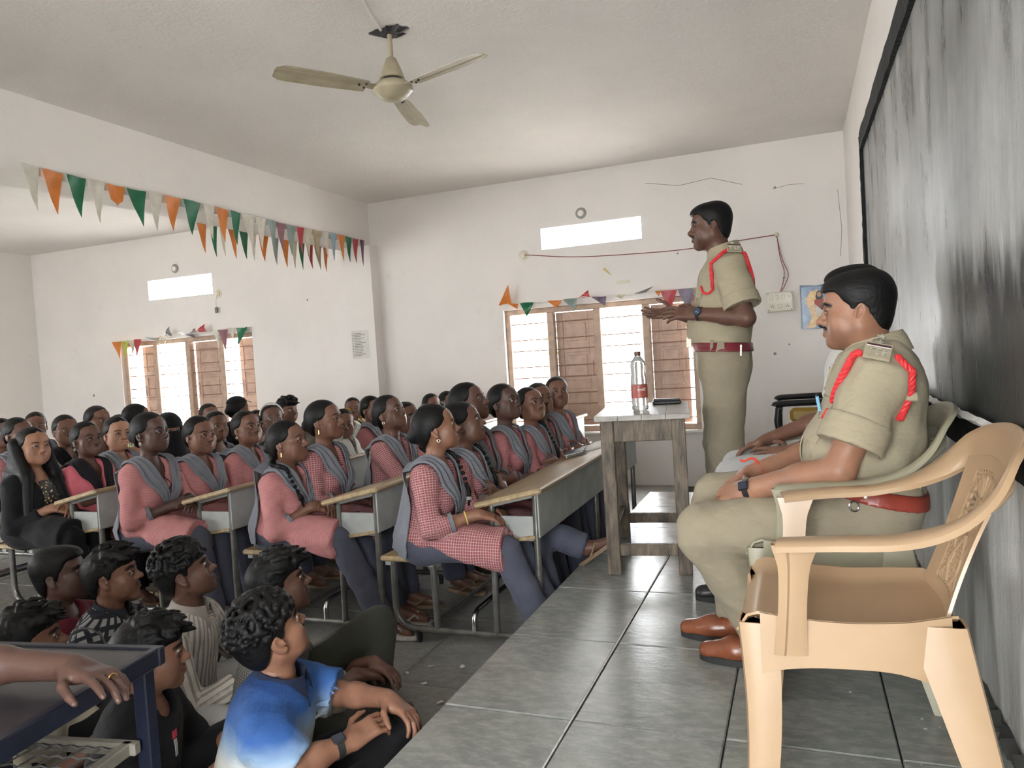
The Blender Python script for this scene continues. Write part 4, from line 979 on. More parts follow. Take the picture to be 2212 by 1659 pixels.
# ------------------------------------------------------------------ windows
def window(idx, x0, x1, z0, z1, bays):
    """bays: list of None (open) or (hinge, degrees): a shutter swung outwards"""
    root = bpy.data.objects.new('window_%d' % idx, None); COL.objects.link(root); root['kind'] = 'structure'; root.location = (x0, YF, z0)
    W, H = x1-x0, z1-z0; fm = MATS['window_paint']; n = len(bays); t = 0.055; yd = 0.10
    mb = MB()
    for z in (t/2, H-t/2): mb.box((W/2, yd, z), (W, 0.085, t), None, 0.006)
    mb.build('window_frame', fm, root)
    xs = [W*k/n for k in range(n+1)]
    for k, x in enumerate(xs):
        w = t if k in (0, n) else 0.075
        MB().box((min(max(x, w/2), W-w/2), yd, H/2), (w, 0.085, H-2*t), None, 0.006).build('window_post', fm, root)
    MB().box((W/2, 0.0, -0.012), (W+0.08, 0.10, 0.03), None, 0.006).build('window_sill', MATS['wall'], root)
    for k in range(n):
        a, b = xs[k]+0.04, xs[k+1]-0.04
        for q in range(8):
            z = 0.13+q*0.145+(0.018 if q % 2 else -0.01)
            if z > H-0.08: continue
            MB().tube([(a-0.02, yd-0.012, z), (b+0.02, yd-0.012, z)], 0.0062, 8).build('window_bar', MATS['bar_iron'], root)
        if bays[k] is None: continue
        hinge, deg, frac = (bays[k]+(1.0,))[:3]; sw = (b-a-0.004)*frac; sh = H-2*t-0.01
        sroot = bpy.data.objects.new('shutter', None); COL.objects.link(sroot); sroot.parent = root
        sroot.location = ((a if hinge == 'l' else b)+0.0, yd+0.03, t+0.005)
        sroot.rotation_euler = (0, 0, math.radians(deg if hinge == 'l' else -deg))
        sg = 1 if hinge == 'l' else -1; m = MATS['shutter_paint']
        for xx in (0.035, sw-0.035): MB().box((sg*xx, 0.02, sh/2), (0.07, 0.034, sh), None, 0.004).build('shutter_stile', m, sroot)
        zz = [0.045, sh*0.36, sh*0.68, sh-0.045]
        for z in zz: MB().box((sg*sw/2, 0.02, z), (sw-0.14, 0.034, 0.09), None, 0.004).build('shutter_rail', m, sroot)
        for z, zb in zip(zz, zz[1:]):
            MB().box((sg*sw/2, 0.022, (z+zb)/2), (sw-0.14, 0.014, zb-z-0.09)).build('shutter_panel', m, sroot)
            MB().box((sg*sw/2, 0.014, (z+zb)/2), (sw-0.20, 0.012, zb-z-0.15), None, 0.005).build('raised_panel', m, sroot)
        MB().tube([(sg*(sw-0.035), -0.006, sh*0.44), (sg*(sw-0.035), -0.006, sh*0.56)], 0.005, 6).build('shutter_bolt', MATS['bar_iron'], sroot, True)
    return root
window(1, *WIN[0], [('l', 96), ('l', 1), None, ('l', 4, 0.86)])
window(2, *WIN[1], [('r', 7, 0.66), None, ('r', 2), ('r', 7, 0.70)])
for k, (x0, x1, z0, z1) in enumerate(VENT):
    r = bpy.data.objects.new('window_%d' % (k+3), None); COL.objects.link(r); r['kind'] = 'structure'
    MB().box(((x0+x1)/2, YF+0.115, z0+0.006), (x1-x0, 0.23, 0.012)).build('ventilator_sill', MATS['wall'], r)
for k, (x0, x1, z0, z1) in enumerate(WIN+VENT): portal('daylight', ((x0+x1)/2, YF+0.24, (z0+z1)/2), (-PI/2, 0, 0), x1-x0, z1-z0)
for k, (x0, x1, z0, z1) in enumerate(NEAR): portal('daylight', ((x0+x1)/2, YN-0.24, (z0+z1)/2), (PI/2, 0, 0), x1-x0, z1-z0)
portal('daylight', (XL-0.24, (LW[0]+LW[1])/2, (LW[2]+LW[3])/2), (0, -PI/2, 0), LW[3]-LW[2], LW[1]-LW[0])
r = bpy.data.objects.new('window_6', None); COL.objects.link(r); r['kind'] = 'structure'
for q in range(6): MB().box((XL-0.1, LW[0]+0.03+(LW[1]-LW[0]-0.06)*q/5, (LW[2]+LW[3])/2), (0.08, 0.055, LW[3]-LW[2]), None, 0.005).build('window_post', MATS['window_paint'], r)
for z in (LW[2]+0.03, LW[3]-0.03): MB().box((XL-0.1, (LW[0]+LW[1])/2, z), (0.08, LW[1]-LW[0], 0.055), None, 0.005).build('window_rail', MATS['window_paint'], r)
tag(MB().box((-17.8, 2.84, -0.35), (14.4, 9.4, 0.1)).build('floor_yard', MATS['ground']), kind='structure')
# door frame and window frames behind the camera
d = bpy.data.objects.new('door_1', None); COL.objects.link(d); d['kind'] = 'structure'
for x in (NEAR[0][0]+0.04, NEAR[0][1]-0.04): MB().box((x, YN-0.1, 1.41), (0.08, 0.10, 2.18), None, 0.006).build('door_post', MATS['window_paint'], d)
MB().box((-0.345, YN-0.1, 2.46), (1.25, 0.10, 0.08), None, 0.006).build('door_head', MATS['window_paint'], d)
for k in (1,):
    r = bpy.data.objects.new('window_%d' % (k+4), None); COL.objects.link(r); r['kind'] = 'structure'; x0, x1, z0, z1 = NEAR[k]
    for q in range(5): MB().box((x0+0.03+(x1-x0-0.06)*q/4, YN-0.1, (z0+z1)/2), (0.055, 0.08, z1-z0), None, 0.005).build('window_post', MATS['window_paint'], r)
    for z in (z0+0.03, z1-0.03): MB().box(((x0+x1)/2, YN-0.1, z), (x1-x0, 0.08, 0.055), None, 0.005).build('window_rail', MATS['window_paint'], r)
# outside: ground and a bush by the near window
for yc, dy in ((13.6, 12.0), (-8.4, 13.0)): tag(MB().box((-5, yc, -0.35), (40, dy, 0.1)).build('floor_yard', MATS['ground']), kind='structure')
rb = random.Random(3); bush = thing('bush', 'leafy green bush outside the left bay of the nearer window', 'bush', (-2.75, 8.75, -0.3))
mb = MB()
for k in range(12):
    a = rb.uniform(0, 2*PI); mb.tube([(0, 0, 0), (0.12*math.cos(a), 0.12*math.sin(a), 0.6), (0.3*math.cos(a), 0.3*math.sin(a), rb.uniform(1.1, 1.9))], [0.02, 0.014, 0.005], 6)
mb.build('stem', MATS['trunk'], bush, True)
mb = MB()
for k in range(420):
    a = rb.uniform(0, 2*PI); r = rb.uniform(0.05, 0.42); c = vec(r*math.cos(a), r*math.sin(a), rb.uniform(0.5, 1.95)); R = rotm(rb.uniform(-1, 1), rb.uniform(-1, 1), rb.uniform(0, 6))
    mb.add([c+R@vec(*q) for q in ((0, 0, 0), (0.03, 0.018, 0.005), (0.075, 0, 0), (0.03, -0.018, 0.005))], [(0, 1, 2, 3)])
o = mb.build('foliage', MATS['leaf'], bush); o['kind'] = 'stuff'

# ------------------------------------------------------------------ blackboard
BY0, BY1, BZ0, BZ1 = 0.70, 5.42, 1.125, 2.63
bb = thing('blackboard', 'large painted blackboard smeared with chalk on the right wall', 'blackboard', (XR, 0, 0))
MB().box((-0.004, (BY0+BY1)/2, (BZ0+BZ1)/2), (0.016, BY1-BY0, BZ1-BZ0)).build('writing_surface', MATS['blackboard'], bb)
rb = random.Random(4)
def rough_bar(a, b, w, d, name):
    P = np.linspace(np.array(a, float), np.array(b, float), 44); G = []
    ax = unit(np.array(b, float)-np.array(a, float)); side = np.cross(vec(1, 0, 0), ax); mb = MB(); S = []
    for p in P:
        j = [rb.uniform(-0.004, 0.004) for _ in range(4)]
        S.append([p+side*(-w/2+j[0]), p+side*(-w/2+j[0])+vec(-d+j[1]*.6, 0, 0), p+side*(w/2+j[2])+vec(-d+j[3]*.6, 0, 0), p+side*(w/2+j[2])])
    mb.grid(np.array(S)); return mb.build(name, MATS['board_frame'], bb)
rough_bar((0, BY0, BZ1), (0, BY1, BZ1), 0.115, 0.034, 'frame_top'); rough_bar((0, BY0, BZ0-0.045), (0, BY1, BZ0-0.045), 0.105, 0.030, 'frame_bottom')
rough_bar((0, BY1, BZ0-0.09), (0, BY1, BZ1+0.04), 0.040, 0.034, 'frame_side'); rough_bar((0, BY0, BZ0-0.09), (0, BY0, BZ1+0.04), 0.06, 0.034, 'frame_side')
mb = MB()
S = []
for y in np.linspace(BY0, 3.75, 50): S.append([(-0.030-rb.uniform(0, .006), y, BZ0+0.012+rb.uniform(-.003, .004)), (-0.044-rb.uniform(0, .004), y, BZ0+0.002+rb.uniform(-.004, .004)), (-0.030, y, BZ0-0.012+rb.uniform(-.006, .004))])
mb.grid(np.array(S), 0.004); mb.build('chalk_dust', MATS['chalk'], bb)

# ------------------------------------------------------------------ ceiling fan
FX, FY, FZ = -2.03, 3.69, 2.895
fan = thing('ceiling_fan', 'cream three-bladed ceiling fan hanging on a short rod', 'fan', (FX, FY, FZ))
mb = MB(); rr = random.Random(2); S = []
for k in range(28): S.append(0.075+rr.uniform(-0.022, 0.022))
vs = [(S[k]*1.25*math.cos(2*PI*k/28), S[k]*math.sin(2*PI*k/28), ZC-FZ-0.001) for k in range(28)]+[(0.7*S[k]*math.cos(2*PI*k/28), 0.7*S[k]*math.sin(2*PI*k/28), ZC-FZ-0.02) for k in range(28)]
mb.add(vs, [(k, (k+1) % 28, 28+(k+1) % 28, 28+k) for k in range(28)]+[tuple(range(28, 56))]); mb.build('ceiling_hook_cover', MATS['fan_dark'], fan)
MB().tube([(0, 0, 0.09), (0, 0, ZC-FZ-0.004)], 0.0135, 14).build('down_rod', MATS['fan_cream'], fan, True)
MB().lathe([(0.018, 0.175), (0.030, 0.165), (0.048, 0.120), (0.062, 0.085), (0.068, 0.058), (0.060, 0.056)], seg=28).build('canopy_cup', MATS['fan_cream'], fan, True)
MB().lathe([(0.050, 0.070), (0.060, 0.048), (0.060, 0.034), (0.050, 0.03)], seg=28).build('motor_neck', MATS['fan_dark'], fan, True)
MB().lathe([(0.045, 0.045), (0.085, 0.036), (0.108, 0.016), (0.112, -0.004), (0.106, -0.016), (0.097, -0.020), (0.090, -0.032), (0.066, -0.052), (0.03, -0.062), (0.004, -0.064)], seg=36).build('motor_housing', MATS['fan_cream'], fan, True)
for ang in (math.atan2(-0.535, -0.378), math.atan2(-0.20, 0.637), math.atan2(0.53, -0.138)):
    br = thing_ = bpy.data.objects.new('blade', None); COL.objects.link(br); br.parent = fan; br.rotation_euler = (0, 0, ang)
    n = 16; G = []
    for x in np.linspace(0.155, 0.655, n):
        w = 0.052+0.016*min(1, (x-0.155)/0.25); tipk = max(0, (x-0.60)/0.055); w *= (1-0.35*tipk**2)
        row = []
        for v in np.linspace(-1, 1, 9):
            prof = 0.0045*(1 if abs(v) < 0.45 else 0)-0.003*(1 if abs(v) > 0.85 else 0)
            row.append((x, v*w, v*w*0.20+prof-0.003))
        G.append(row)
    MB().grid(np.array(G), 0.0022).build('blade_sheet', MATS['fan_cream'], br)
    MB().box((0.135, 0, 0.0), (0.10, 0.055, 0.004), rotm(0.18, 0, 0), 0.0015).build('blade_bracket', MATS['fan_cream'], br)
    mb = MB()
    for x, y in ((0.165, 0.018), (0.165, -0.018), (0.20, 0.0)): mb.lathe([(0.006, -0.008), (0.006, 0.004)], (x, y, y*0.2-0.001), 8)
    mb.build('screw', MATS['fan_dark'], br)
conduit = tag(MB().tube([(-2.06, 3.66, ZC-0.004), (-1.75, 2.6, ZC-0.004), (-1.2, 0.8, ZC-0.004)], 0.010, 8).build('cable_ridge', MATS['ceiling']), 'plastered cable ridge running along the ceiling to the fan', 'cable')

# ------------------------------------------------------------------ wiring and small things on the far wall
sb = thing('switch_board', 'cream electric switch board with two sockets below a red wire', 'switch board', (-0.135, YF, 1.73))
MB().box((0, -0.022, 0), (0.235, 0.044, 0.185), None, 0.006).build('back_box', MATS['white_plastic'], sb); MB().box((0, -0.046, 0), (0.215, 0.006, 0.168), None, 0.002).build('front_plate', MATS['white_plastic'], sb)
for x in (-0.070, -0.02, 0.03): MB().box((x, -0.051, 0.042), (0.026, 0.008, 0.042), rotm(0.1, 0, 0), 0.003).build('rocker_switch', MATS['white_plastic'], sb)
MB().box((0.0, -0.051, -0.042), (0.045, 0.008, 0.042), rotm(-0.1, 0, 0), 0.003).build('rocker_switch', MATS['white_plastic'], sb)
for x in (-0.066, 0.066):
    s_ = MB().box((x, -0.0505, -0.042), (0.05, 0.005, 0.052), None, 0.002).build('socket', MATS['white_plastic'], sb); mb = MB()
    for dx, dz in ((0, 0.013), (-0.011, -0.008), (0.011, -0.008), (-0.006, 0.002), (0.006, 0.002)): mb.lathe([(0.0038, 0), (0.0038, 0.001)], (x+dx, -0.0530, -0.042+dz), 8, rotm(PI/2, 0, 0))
    mb.build('pin_hole', MATS['dark_hole'], s_)
mb = MB()
for x, z in ((-0.10, 0.075), (0.10, 0.075), (-0.10, -0.075), (0.10, -0.075), (0.085, 0.045)): mb.lathe([(0.0045, 0), (0.003, 0.002)], (x, -0.049, z), 8, rotm(PI/2, 0, 0))
mb.build('screw', MATS['dark_hole'], sb)
wire = thing('red_wire', 'thin dark red wire strung across the wall to the switch board', 'wire', (0, 0, 0))
y = YF-0.012
MB().tube(spline([(-2.62, y-0.02, 2.430), (-2.05, y, 2.352), (-1.34, y, 2.316), (-0.91, y, 2.312), (-0.507, y, 2.335), (-0.137, y-0.01, 2.353)], 40), 0.0042, 6).build('long_span', MATS['red_wire'], wire, True)
MB().tube(spline([(-0.137, y-0.01, 2.353), (-0.098, y, 2.13), (-0.050, y, 1.99), (-0.075, y-0.01, 1.90), (-0.118, y-0.02, 1.82)], 24), 0.0036, 6).build('drop_wire', MATS['red_wire'], wire, True)
MB().tube(spline([(-0.134, y-0.01, 2.353), (-0.115, y, 2.15), (-0.085, y, 2.01), (-0.10, y-0.01, 1.90), (-0.128, y-0.02, 1.82)], 24), 0.0036, 6).build('drop_wire', MATS['red_wire'], wire, True)
def ceiling_rose(x, z, label, bulb=False, hole=False):
    r = thing('wall_rose', label, 'electric fitting', (x, YF, z)); R = rotm(PI/2, 0, 0)
    MB().lathe([(0.058, 0), (0.058, 0.004), (0.05, 0.007)], (0, 0, 0), 22, R).build('base_plate', MATS['concrete'] if hole else MATS['white_plastic'], r, True)
    MB().lathe([(0.034, 0.006), (0.032, 0.024), (0.018, 0.032), (0.004, 0.033)], (0, 0, 0), 20, R).build('cap', MATS['white_plastic'] if not hole else MATS['wall'], r, True)
    if bulb:
        MB().tube(spline([(0.005, -0.03, 0.0), (-0.012, -0.04, -0.08), (-0.02, -0.035, -0.17)], 12), 0.004, 6).build('flex', MATS['white_plastic'], r, True)
        MB().lathe([(0.014, 0.03), (0.020, 0.02), (0.020, -0.035), (0.012, -0.04)], (-0.021, -0.035, -0.20), 14).build('lamp_holder', MATS['concrete'], r, True)
    return r
ceiling_rose(-2.643, 2.43, 'white round junction box at the left end of the red wire')
ceiling_rose(-1.995, 2.79, 'round plastered-over box above the nearer ventilator', hole=True); ceiling_rose(-7.39, 2.77, 'round plastered-over box above the farther ventilator', hole=True)
ceiling_rose(-6.72, 2.39, 'wall fitting with a hanging lamp holder beside the farther ventilator', bulb=True)
ceiling_rose(-0.137, 2.353, 'small fixing rose at the corner of the red wire above the switch board').scale = (0.45, 1, 0.45)
tag(MB().box((-1.60, YF-0.004, 2.055), (0.13, 0.008, 0.028), None, 0.002).build('wall_clip', MATS['white_plastic']), 'short white plastic clip on the wall above the pennants', 'clip')
tag(MB().add([(-1.80, YF-0.003, 2.20), (-1.72, YF-0.006, 2.13), (-1.735, YF-0.014, 2.155), (-1.78, YF-0.014, 2.215), (-1.80, YF, 2.20), (-1.72, YF, 2.13)], [(0, 1, 2, 3), (5, 4, 3, 2)]).build('paper_scrap', mat('yellow_paper', (0.55, 0.42, 0.10), 0.8)), 'torn yellow scrap of paper stuck on the wall below the ventilator', 'paper')
nt = thing('notice', 'white printed notice sheet pasted on the pillar', 'notice', (-4.60, YF-0.171, 1.62))
MB().grid(np.array([[(x, -0.002-0.003*math.sin(x*30+z*9), z) for z in np.linspace(-0.16, 0.16, 8)] for x in np.linspace(-0.112, 0.112, 8)]), 0.001).build('sheet', MATS['paper'], nt)
mb = MB(); rn = random.Random(8)
for k in range(15):
    z = 0.125-k*0.018; mb.box((-0.092, -0.0075, z), (0.012, 0.0008, 0.006)); L = rn.uniform(0.08, 0.15); mb.box((-0.075+L/2, -0.0075, z), (L, 0.0008, 0.005))
mb.build('printed_lines', MATS['ink'], nt)
# picture by the switch board: plain devotional-style figure in a sari before a golden glow
pic = thing('poster', 'glossy blue picture of a standing figure with a golden glow beside the switch board', 'picture', (0.185, YF, 1.655))
def flat(mb, pts, y): mb.add([(a, y, b) for a, b in pts], [tuple(range(len(pts)))[::-1]])
MB().grid(np.array([[(x, -0.006-0.004*math.sin(x*22+1)*(0.5+z), z+0.012*abs(x)/0.14) for z in np.linspace(-0.20, 0.20, 10)] for x in np.linspace(-0.142, 0.142, 12)]), 0.002).build('backing', mat('pic_navy', (0.012, 0.045, 0.11), 0.25, 0.3, 12), pic)
mb = MB(); flat(mb, [(-0.13, -0.19), (0.13, -0.19), (0.13, 0.19), (-0.13, 0.19)], -0.0125); mb.build('blue_ground', mat('pic_blue', (0.02, 0.12, 0.26), 0.2, 0.5, 16, col2=(0.01, 0.04, 0.12)), pic)
mb = MB(); flat(mb, [(-0.03, -0.185), (-0.10, -0.185), (-0.05, -0.10), (-0.06, -0.03), (-0.085, 0.03), (-0.10, 0.04), (-0.09, 0.06), (-0.105, 0.085), (-0.085, 0.09), (-0.07, 0.12), (-0.05, 0.155), (-0.02, 0.145), (0.0, 0.165), (0.03, 0.14), (0.05, 0.09), (0.04, -0.02), (0.03, -0.12)], -0.0135)
mb.build('golden_glow', mat('pic_gold', (0.62, 0.36, 0.08), 0.25, 0.3, 30), pic)
fg = MB(); flat(fg, [(0.02+0.018*math.cos(t), 0.115+0.024*math.sin(t)) for t in np.linspace(0, 2*PI, 14, endpoint=False)], -0.0150); fg.build('face', mat('pic_skin', (0.45, 0.25, 0.15), 0.4), pic)
fg = MB(); flat(fg, [(-0.012, 0.10), (0.0, 0.14), (0.02, 0.155), (0.04, 0.14), (0.052, 0.10), (0.045, 0.07), (-0.005, 0.07)], -0.0142); fg.build('hair', MATS['black'], pic)
fg = MB(); flat(fg, [(-0.025, 0.07), (0.065, 0.07), (0.07, 0.0), (0.03, -0.03), (-0.02, 0.0)], -0.0145); fg.build('blouse', mat('pic_red', (0.35, 0.05, 0.04), 0.4), pic)
fg = MB(); flat(fg, [(-0.02, 0.03), (0.03, -0.02), (0.065, 0.02), (0.055, -0.07), (0.01, -0.10), (-0.015, -0.05)], -0.0152); fg.build('sari', mat('pic_white', (0.6, 0.58, 0.52), 0.4), pic)
fg = MB(); flat(fg, [(0.0, -0.07), (0.06, -0.06), (0.075, -0.17), (0.02, -0.18)], -0.0148); fg.build('skirt', mat('pic_green', (0.04, 0.16, 0.07), 0.4), pic)
# ------------------------------------------------------------------ bunting
PCOL = {'w': (0.60, 0.58, 0.50), 'o': (0.62, 0.20, 0.04), 'g': (0.012, 0.14, 0.065), 's': (0.24, 0.30, 0.28), 'm': (0.25, 0.12, 0.15), 'r': (0.42, 0.05, 0.06), 'c': (0.56, 0.50, 0.38), 't': (0.36, 0.30, 0.19), 'b': (0.26, 0.36, 0.42), 'p': (0.13, 0.06, 0.10), 'l': (0.42, 0.50, 0.10), 'v': (0.17, 0.14, 0.19), 'k': (0.20, 0.20, 0.19)}
def pmat(c):
    key = 'pennant_'+c
    if key in MATS: return MATS[key]
    m, n, l, p = nmat(key); col = PCOL[c]; v = texco(n, l)
    l.new(ramp(n, l, noise(n, l, v, 14, 5), [(0.3, tuple(x*0.82 for x in col)), (0.7, tuple(min(1, x*1.1) for x in col))]), p.inputs['Base Color'])
    p.inputs['Roughness'].default_value = 0.35; p.inputs['Specular IOR Level'].default_value = 0.4; p.inputs['Transmission Weight'].default_value = 0.0
    l.new(bump(n, l, noise(n, l, v, 26, 3), 0.4, 0.01), p.inputs['Normal'])
    MATS[key] = m; return m
rbn = random.Random(11)
def pennant(parent, a, b, L, c, torn=False, curl=0.012, drop=None):
    """a,b: top corners; hangs down by L"""
    a = np.array(a, float); b = np.array(b, float); d = np.array(drop, float) if drop is not None else vec(0, 0, -1); n = unit(np.cross(b-a, d)); G = []
    tw = rbn.uniform(-0.3, 0.3); sh = rbn.uniform(-0.12, 0.25)
    for t in np.linspace(0, 0.52 if torn else 0.985, 9):
        w = 1-t; mid = a+(b-a)*(0.5+sh*t)+d*L*t+n*(curl*math.sin(3*t+tw*4)+tw*0.05*t*t)
        row = []
        for q in np.linspace(-0.5, 0.5, 5):
            p = mid+(b-a)*q*w+n*(curl*0.7*math.sin(q*5+t*4+tw*6)*w)
            if torn and t > 0.45: p = p-d*L*0.10*abs(math.sin(q*9))
            row.append(p)
        G.append(row)
    return MB().grid(np.array(G), 0.0012).build('pennant', pmat(c), parent, True)
def garland(label, pts, cols, x, L, torn=(), zoff=0.0, curl=0.012):
    g = thing('bunting', label, 'bunting', (0, 0, 0))
    P = [(x, y, z) for y, z in pts]
    MB().tube([(p[0], p[1], p[2]+0.004) for p in P], 0.0025, 5).build('string', MATS['paper'], g)
    for i, c in enumerate(cols):
        a = np.array(P[i]); b = np.array(P[i+1]); q = a+(b-a)*0.90
        pennant(g, a, q, L*rbn.uniform(0.94, 1.05), c, i in torn, curl)
    return g
Y1 = [3.28, 3.41, 3.58, 3.75, 3.89, 4.06, 4.25, 4.40, 4.58, 4.79, 4.94, 5.10, 5.25, 5.43, 5.57, 5.71, 5.85, 6.01, 6.13, 6.26, 6.42, 6.54, 6.68, 6.83, 6.97, 7.10, 7.21]
garland('string of orange, white and green pennants along the near face of the beam', [(y, 2.765+0.006*math.sin(y*3)) for y in Y1], 'wogwogwogwogwwsmsrctwbogrp', -4.452, 0.285, torn=(4,))
Y2 = [5.183, 5.332, 5.465, 5.572, 5.72, 5.881, 6.001, 6.188, 6.34, 6.505, 6.637, 6.766, 6.915, 7.07, 7.2]
garland('second string of pennants hanging behind the beam, its free end orange', [(y, 2.757) for y in Y2], 'ogwogwosocgrto', -4.915, 0.30)
def window_garland(label, x0, x1, z, dz, spec):
    g = thing('bunting', label, 'bunting', (0, 0, 0))
    MB().tube([(x0+(x1-x0)*t, YF-0.065, z+dz*t+0.012*math.sin(t*17)) for t in np.linspace(0, 1, 30)], 0.004, 5).build('string', MATS['paper'], g, True)
    for t, w, L, c, ang, cr in spec:
        a = vec(x0+(x1-x0)*t, YF-0.085, z+dz*t); b = a+vec(w, -0.004, 0.0)
        pennant(g, a, b, L, c, False, cr, drop=(math.sin(ang), -0.12, -math.cos(ang)))
    return g
window_garland('crumpled pennants sagging along the top edge of the nearer window', -2.93, -0.86, 1.925, 0.0, [(0.0, 0.15, 0.21, 'o', 3.0, 0.02), (0.06, 0.1, 0.06, 'o', 0.4, 0.02), (0.12, 0.15, 0.15, 'g', -0.25, 0.02), (0.265, 0.155, 0.08, 'o', 0.2, 0.02), (0.345, 0.15, 0.12, 's', 0.2, 0.02),
    (0.42, 0.13, 0.10, 'r', 2.4, 0.04), (0.49, 0.15, 0.10, 'v', 0.3, 0.035), (0.60, 0.12, 0.05, 'c', 0.5, 0.02), (0.70, 0.12, 0.15, 'k', 1.9, 0.03), (0.80, 0.06, 0.05, 'o', 0.1, 0.01), (0.825, 0.16, 0.22, 'r', 0.1, 0.01), (0.905, 0.16, 0.24, 'v', 0.05, 0.01), (0.975, 0.12, 0.16, 'c', -0.2, 0.03)])
window_garland('crumpled pennants sagging along the top edge of the farther window', -8.48, -6.20, 1.895, 0.05, [(0.0, 0.15, 0.23, 'o', 0.1, 0.02), (0.055, 0.15, 0.22, 'l', 0.1, 0.02), (0.12, 0.13, 0.2, 'c', 0.05, 0.02), (0.17, 0.13, 0.23, 'r', -0.05, 0.02), (0.25, 0.12, 0.10, 'b', 1.3, 0.03), (0.30, 0.13, 0.12, 'c', 0.2, 0.04), (0.37, 0.12, 0.10, 'w', -0.3, 0.04),
    (0.40, 0.14, 0.12, 'k', 2.9, 0.03), (0.53, 0.16, 0.09, 'v', 0.9, 0.05), (0.57, 0.15, 0.10, 'm', 2.2, 0.05), (0.64, 0.16, 0.10, 'r', 2.9, 0.04), (0.74, 0.10, 0.25, 'w', 0.2, 0.02), (0.78, 0.16, 0.26, 'm', 0.05, 0.01), (0.85, 0.10, 0.15, 'w', 0.1, 0.02), (0.905, 0.17, 0.24, 'g', -0.35, 0.02)])

# ------------------------------------------------------------------ school benches with desks
DT, DM, TM = MATS['desk_top'], MATS['desk_metal'], MATS['tube_metal']
def desk_unit(x, y0, y1, label):
    """x: rear edge of the bench seat; the row faces +x"""
    r = thing('bench_desk', label, 'school bench', (x, y0, 0), 0, 'school bench desks'); L = y1-y0; h = 0.0165
    # sloped writing top
    a = math.atan2(0.068, 0.305); mb = MB().box((0.69, L/2, 0.728), (0.345, L, 0.026), rotm(0, -a, 0), 0.008); mb.build('desk_top', DT, r)
    MB().box((0.145, L/2, 0.425), (0.285, L, 0.026), None, 0.008).build('bench_seat', DT, r)
    mb = MB()
    for xx in (0.03, 0.26): mb.box((xx, L/2, 0.400), (0.03, L-0.06, 0.026))
    mb.build('seat_rail', DM, r)
    for k, yy in enumerate([0.07, L-0.07] if L < 1.9 else [0.07, L/2, L-0.07]):
        f = bpy.data.objects.new('side_frame', None); COL.objects.link(f); f.parent = r; f.location = (0, yy, 0)
        pts = [(0.035, 0, 0.41)]+[(0.035, 0, 0.24)]+[(0.035+0.10*(1-math.cos(t)), 0, 0.165-0.10*math.sin(t)) for t in np.linspace(0, PI/2, 7)]+[(0.40, 0, 0.065)]+[(0.70+0.10*math.sin(t), 0, 0.165-0.10*math.cos(t)) for t in np.linspace(0, PI/2, 7)]+[(0.80, 0, 0.30), (0.805, 0, 0.735)]
        MB().tube(pts, h, 10).build('bent_tube', TM, f, True)
        MB().tube([(0.262, 0, 0.065), (0.255, 0, 0.40)], h*0.95, 10).build('leg', TM, f, True)
        MB().tube([(0.575, 0, 0.065), (0.585, 0, 0.69)], h*0.95, 10).build('leg', TM, f, True)
        MB().tube([(0.575, 0, 0.685), (0.80, 0, 0.735)], h*0.8, 8).build('top_bracket', DM, f, True)
        MB().box((0.69, 0, 0.578), (0.21, 0.010, 0.115), None, 0.002).build('side_plate', DM, f)
        for xx in (0.155, 0.68): MB().tube([(xx, 0, 0.0), (xx, 0, 0.06)], [0.014, 0.018], 8).build('foot', MATS['rubber'], f, True)
    MB().box((0.825, L/2, 0.645), (0.008, L-0.08, 0.205), None, 0.002).build('modesty_panel', DM, r)
    MB().box((0.70, L/2, 0.525), (0.20, L-0.10, 0.018), rotm(0, -0.16, 0), 0.004).build('book_shelf', DT, r)
    yb = 0.07; pts = [(0.46, yb, 0.075), (0.46, yb, 0.13), (0.46, yb+0.012, 0.155), (0.46, yb+0.04, 0.165), (0.46, L-yb-0.04, 0.165), (0.46, L-yb-0.012, 0.155), (0.46, L-yb, 0.13), (0.46, L-yb, 0.075)]
    MB().tube(pts, 0.0135, 10).build('foot_rest', MATS['chrome'], r, True)
    MB().tube([(0.22, yb, 0.08), (0.22, L-yb, 0.08)], 0.011, 8).build('cross_tube', TM, r, True)
    return r
BX = [-1.955, -2.80, -3.675, -4.545, -5.42, -6.30]
desk_unit(BX[0], 3.10, 5.35, 'grey bench desk with scuffed wooden top next to the platform edge')
desk_unit(BX[1], 3.10, 5.00, 'bench desk of the second row under the girl with the long plait')
desk_unit(BX[2], 3.06, 4.90, 'bench desk of the third row from the platform, near end beside a tall girl')
desk_unit(BX[3], 2.98, 4.90, 'bench desk in front of the girl in black at the left')
for k, (x, a, b, lb) in enumerate(((BX[1], 5.45, 7.0, 'bench desk of the second row standing near the pillar'), (BX[2], 5.35, 7.0, 'bench desk of the third row by the far wall'), (BX[3], 5.35, 7.0, 'bench desk under the beam by the far wall'), (BX[4], 2.9, 4.85, 'bench desk behind the girl in black'), (BX[4], 5.3, 7.0, 'bench desk of the fifth row below the farther window'), (BX[5], 3.0, 4.95, 'bench desk of the last row at the far left'), (BX[5], 5.3, 7.0, 'bench desk of the last row by the farther window'))):
    desk_unit(x, a, b, lb)
rp = random.Random(3)
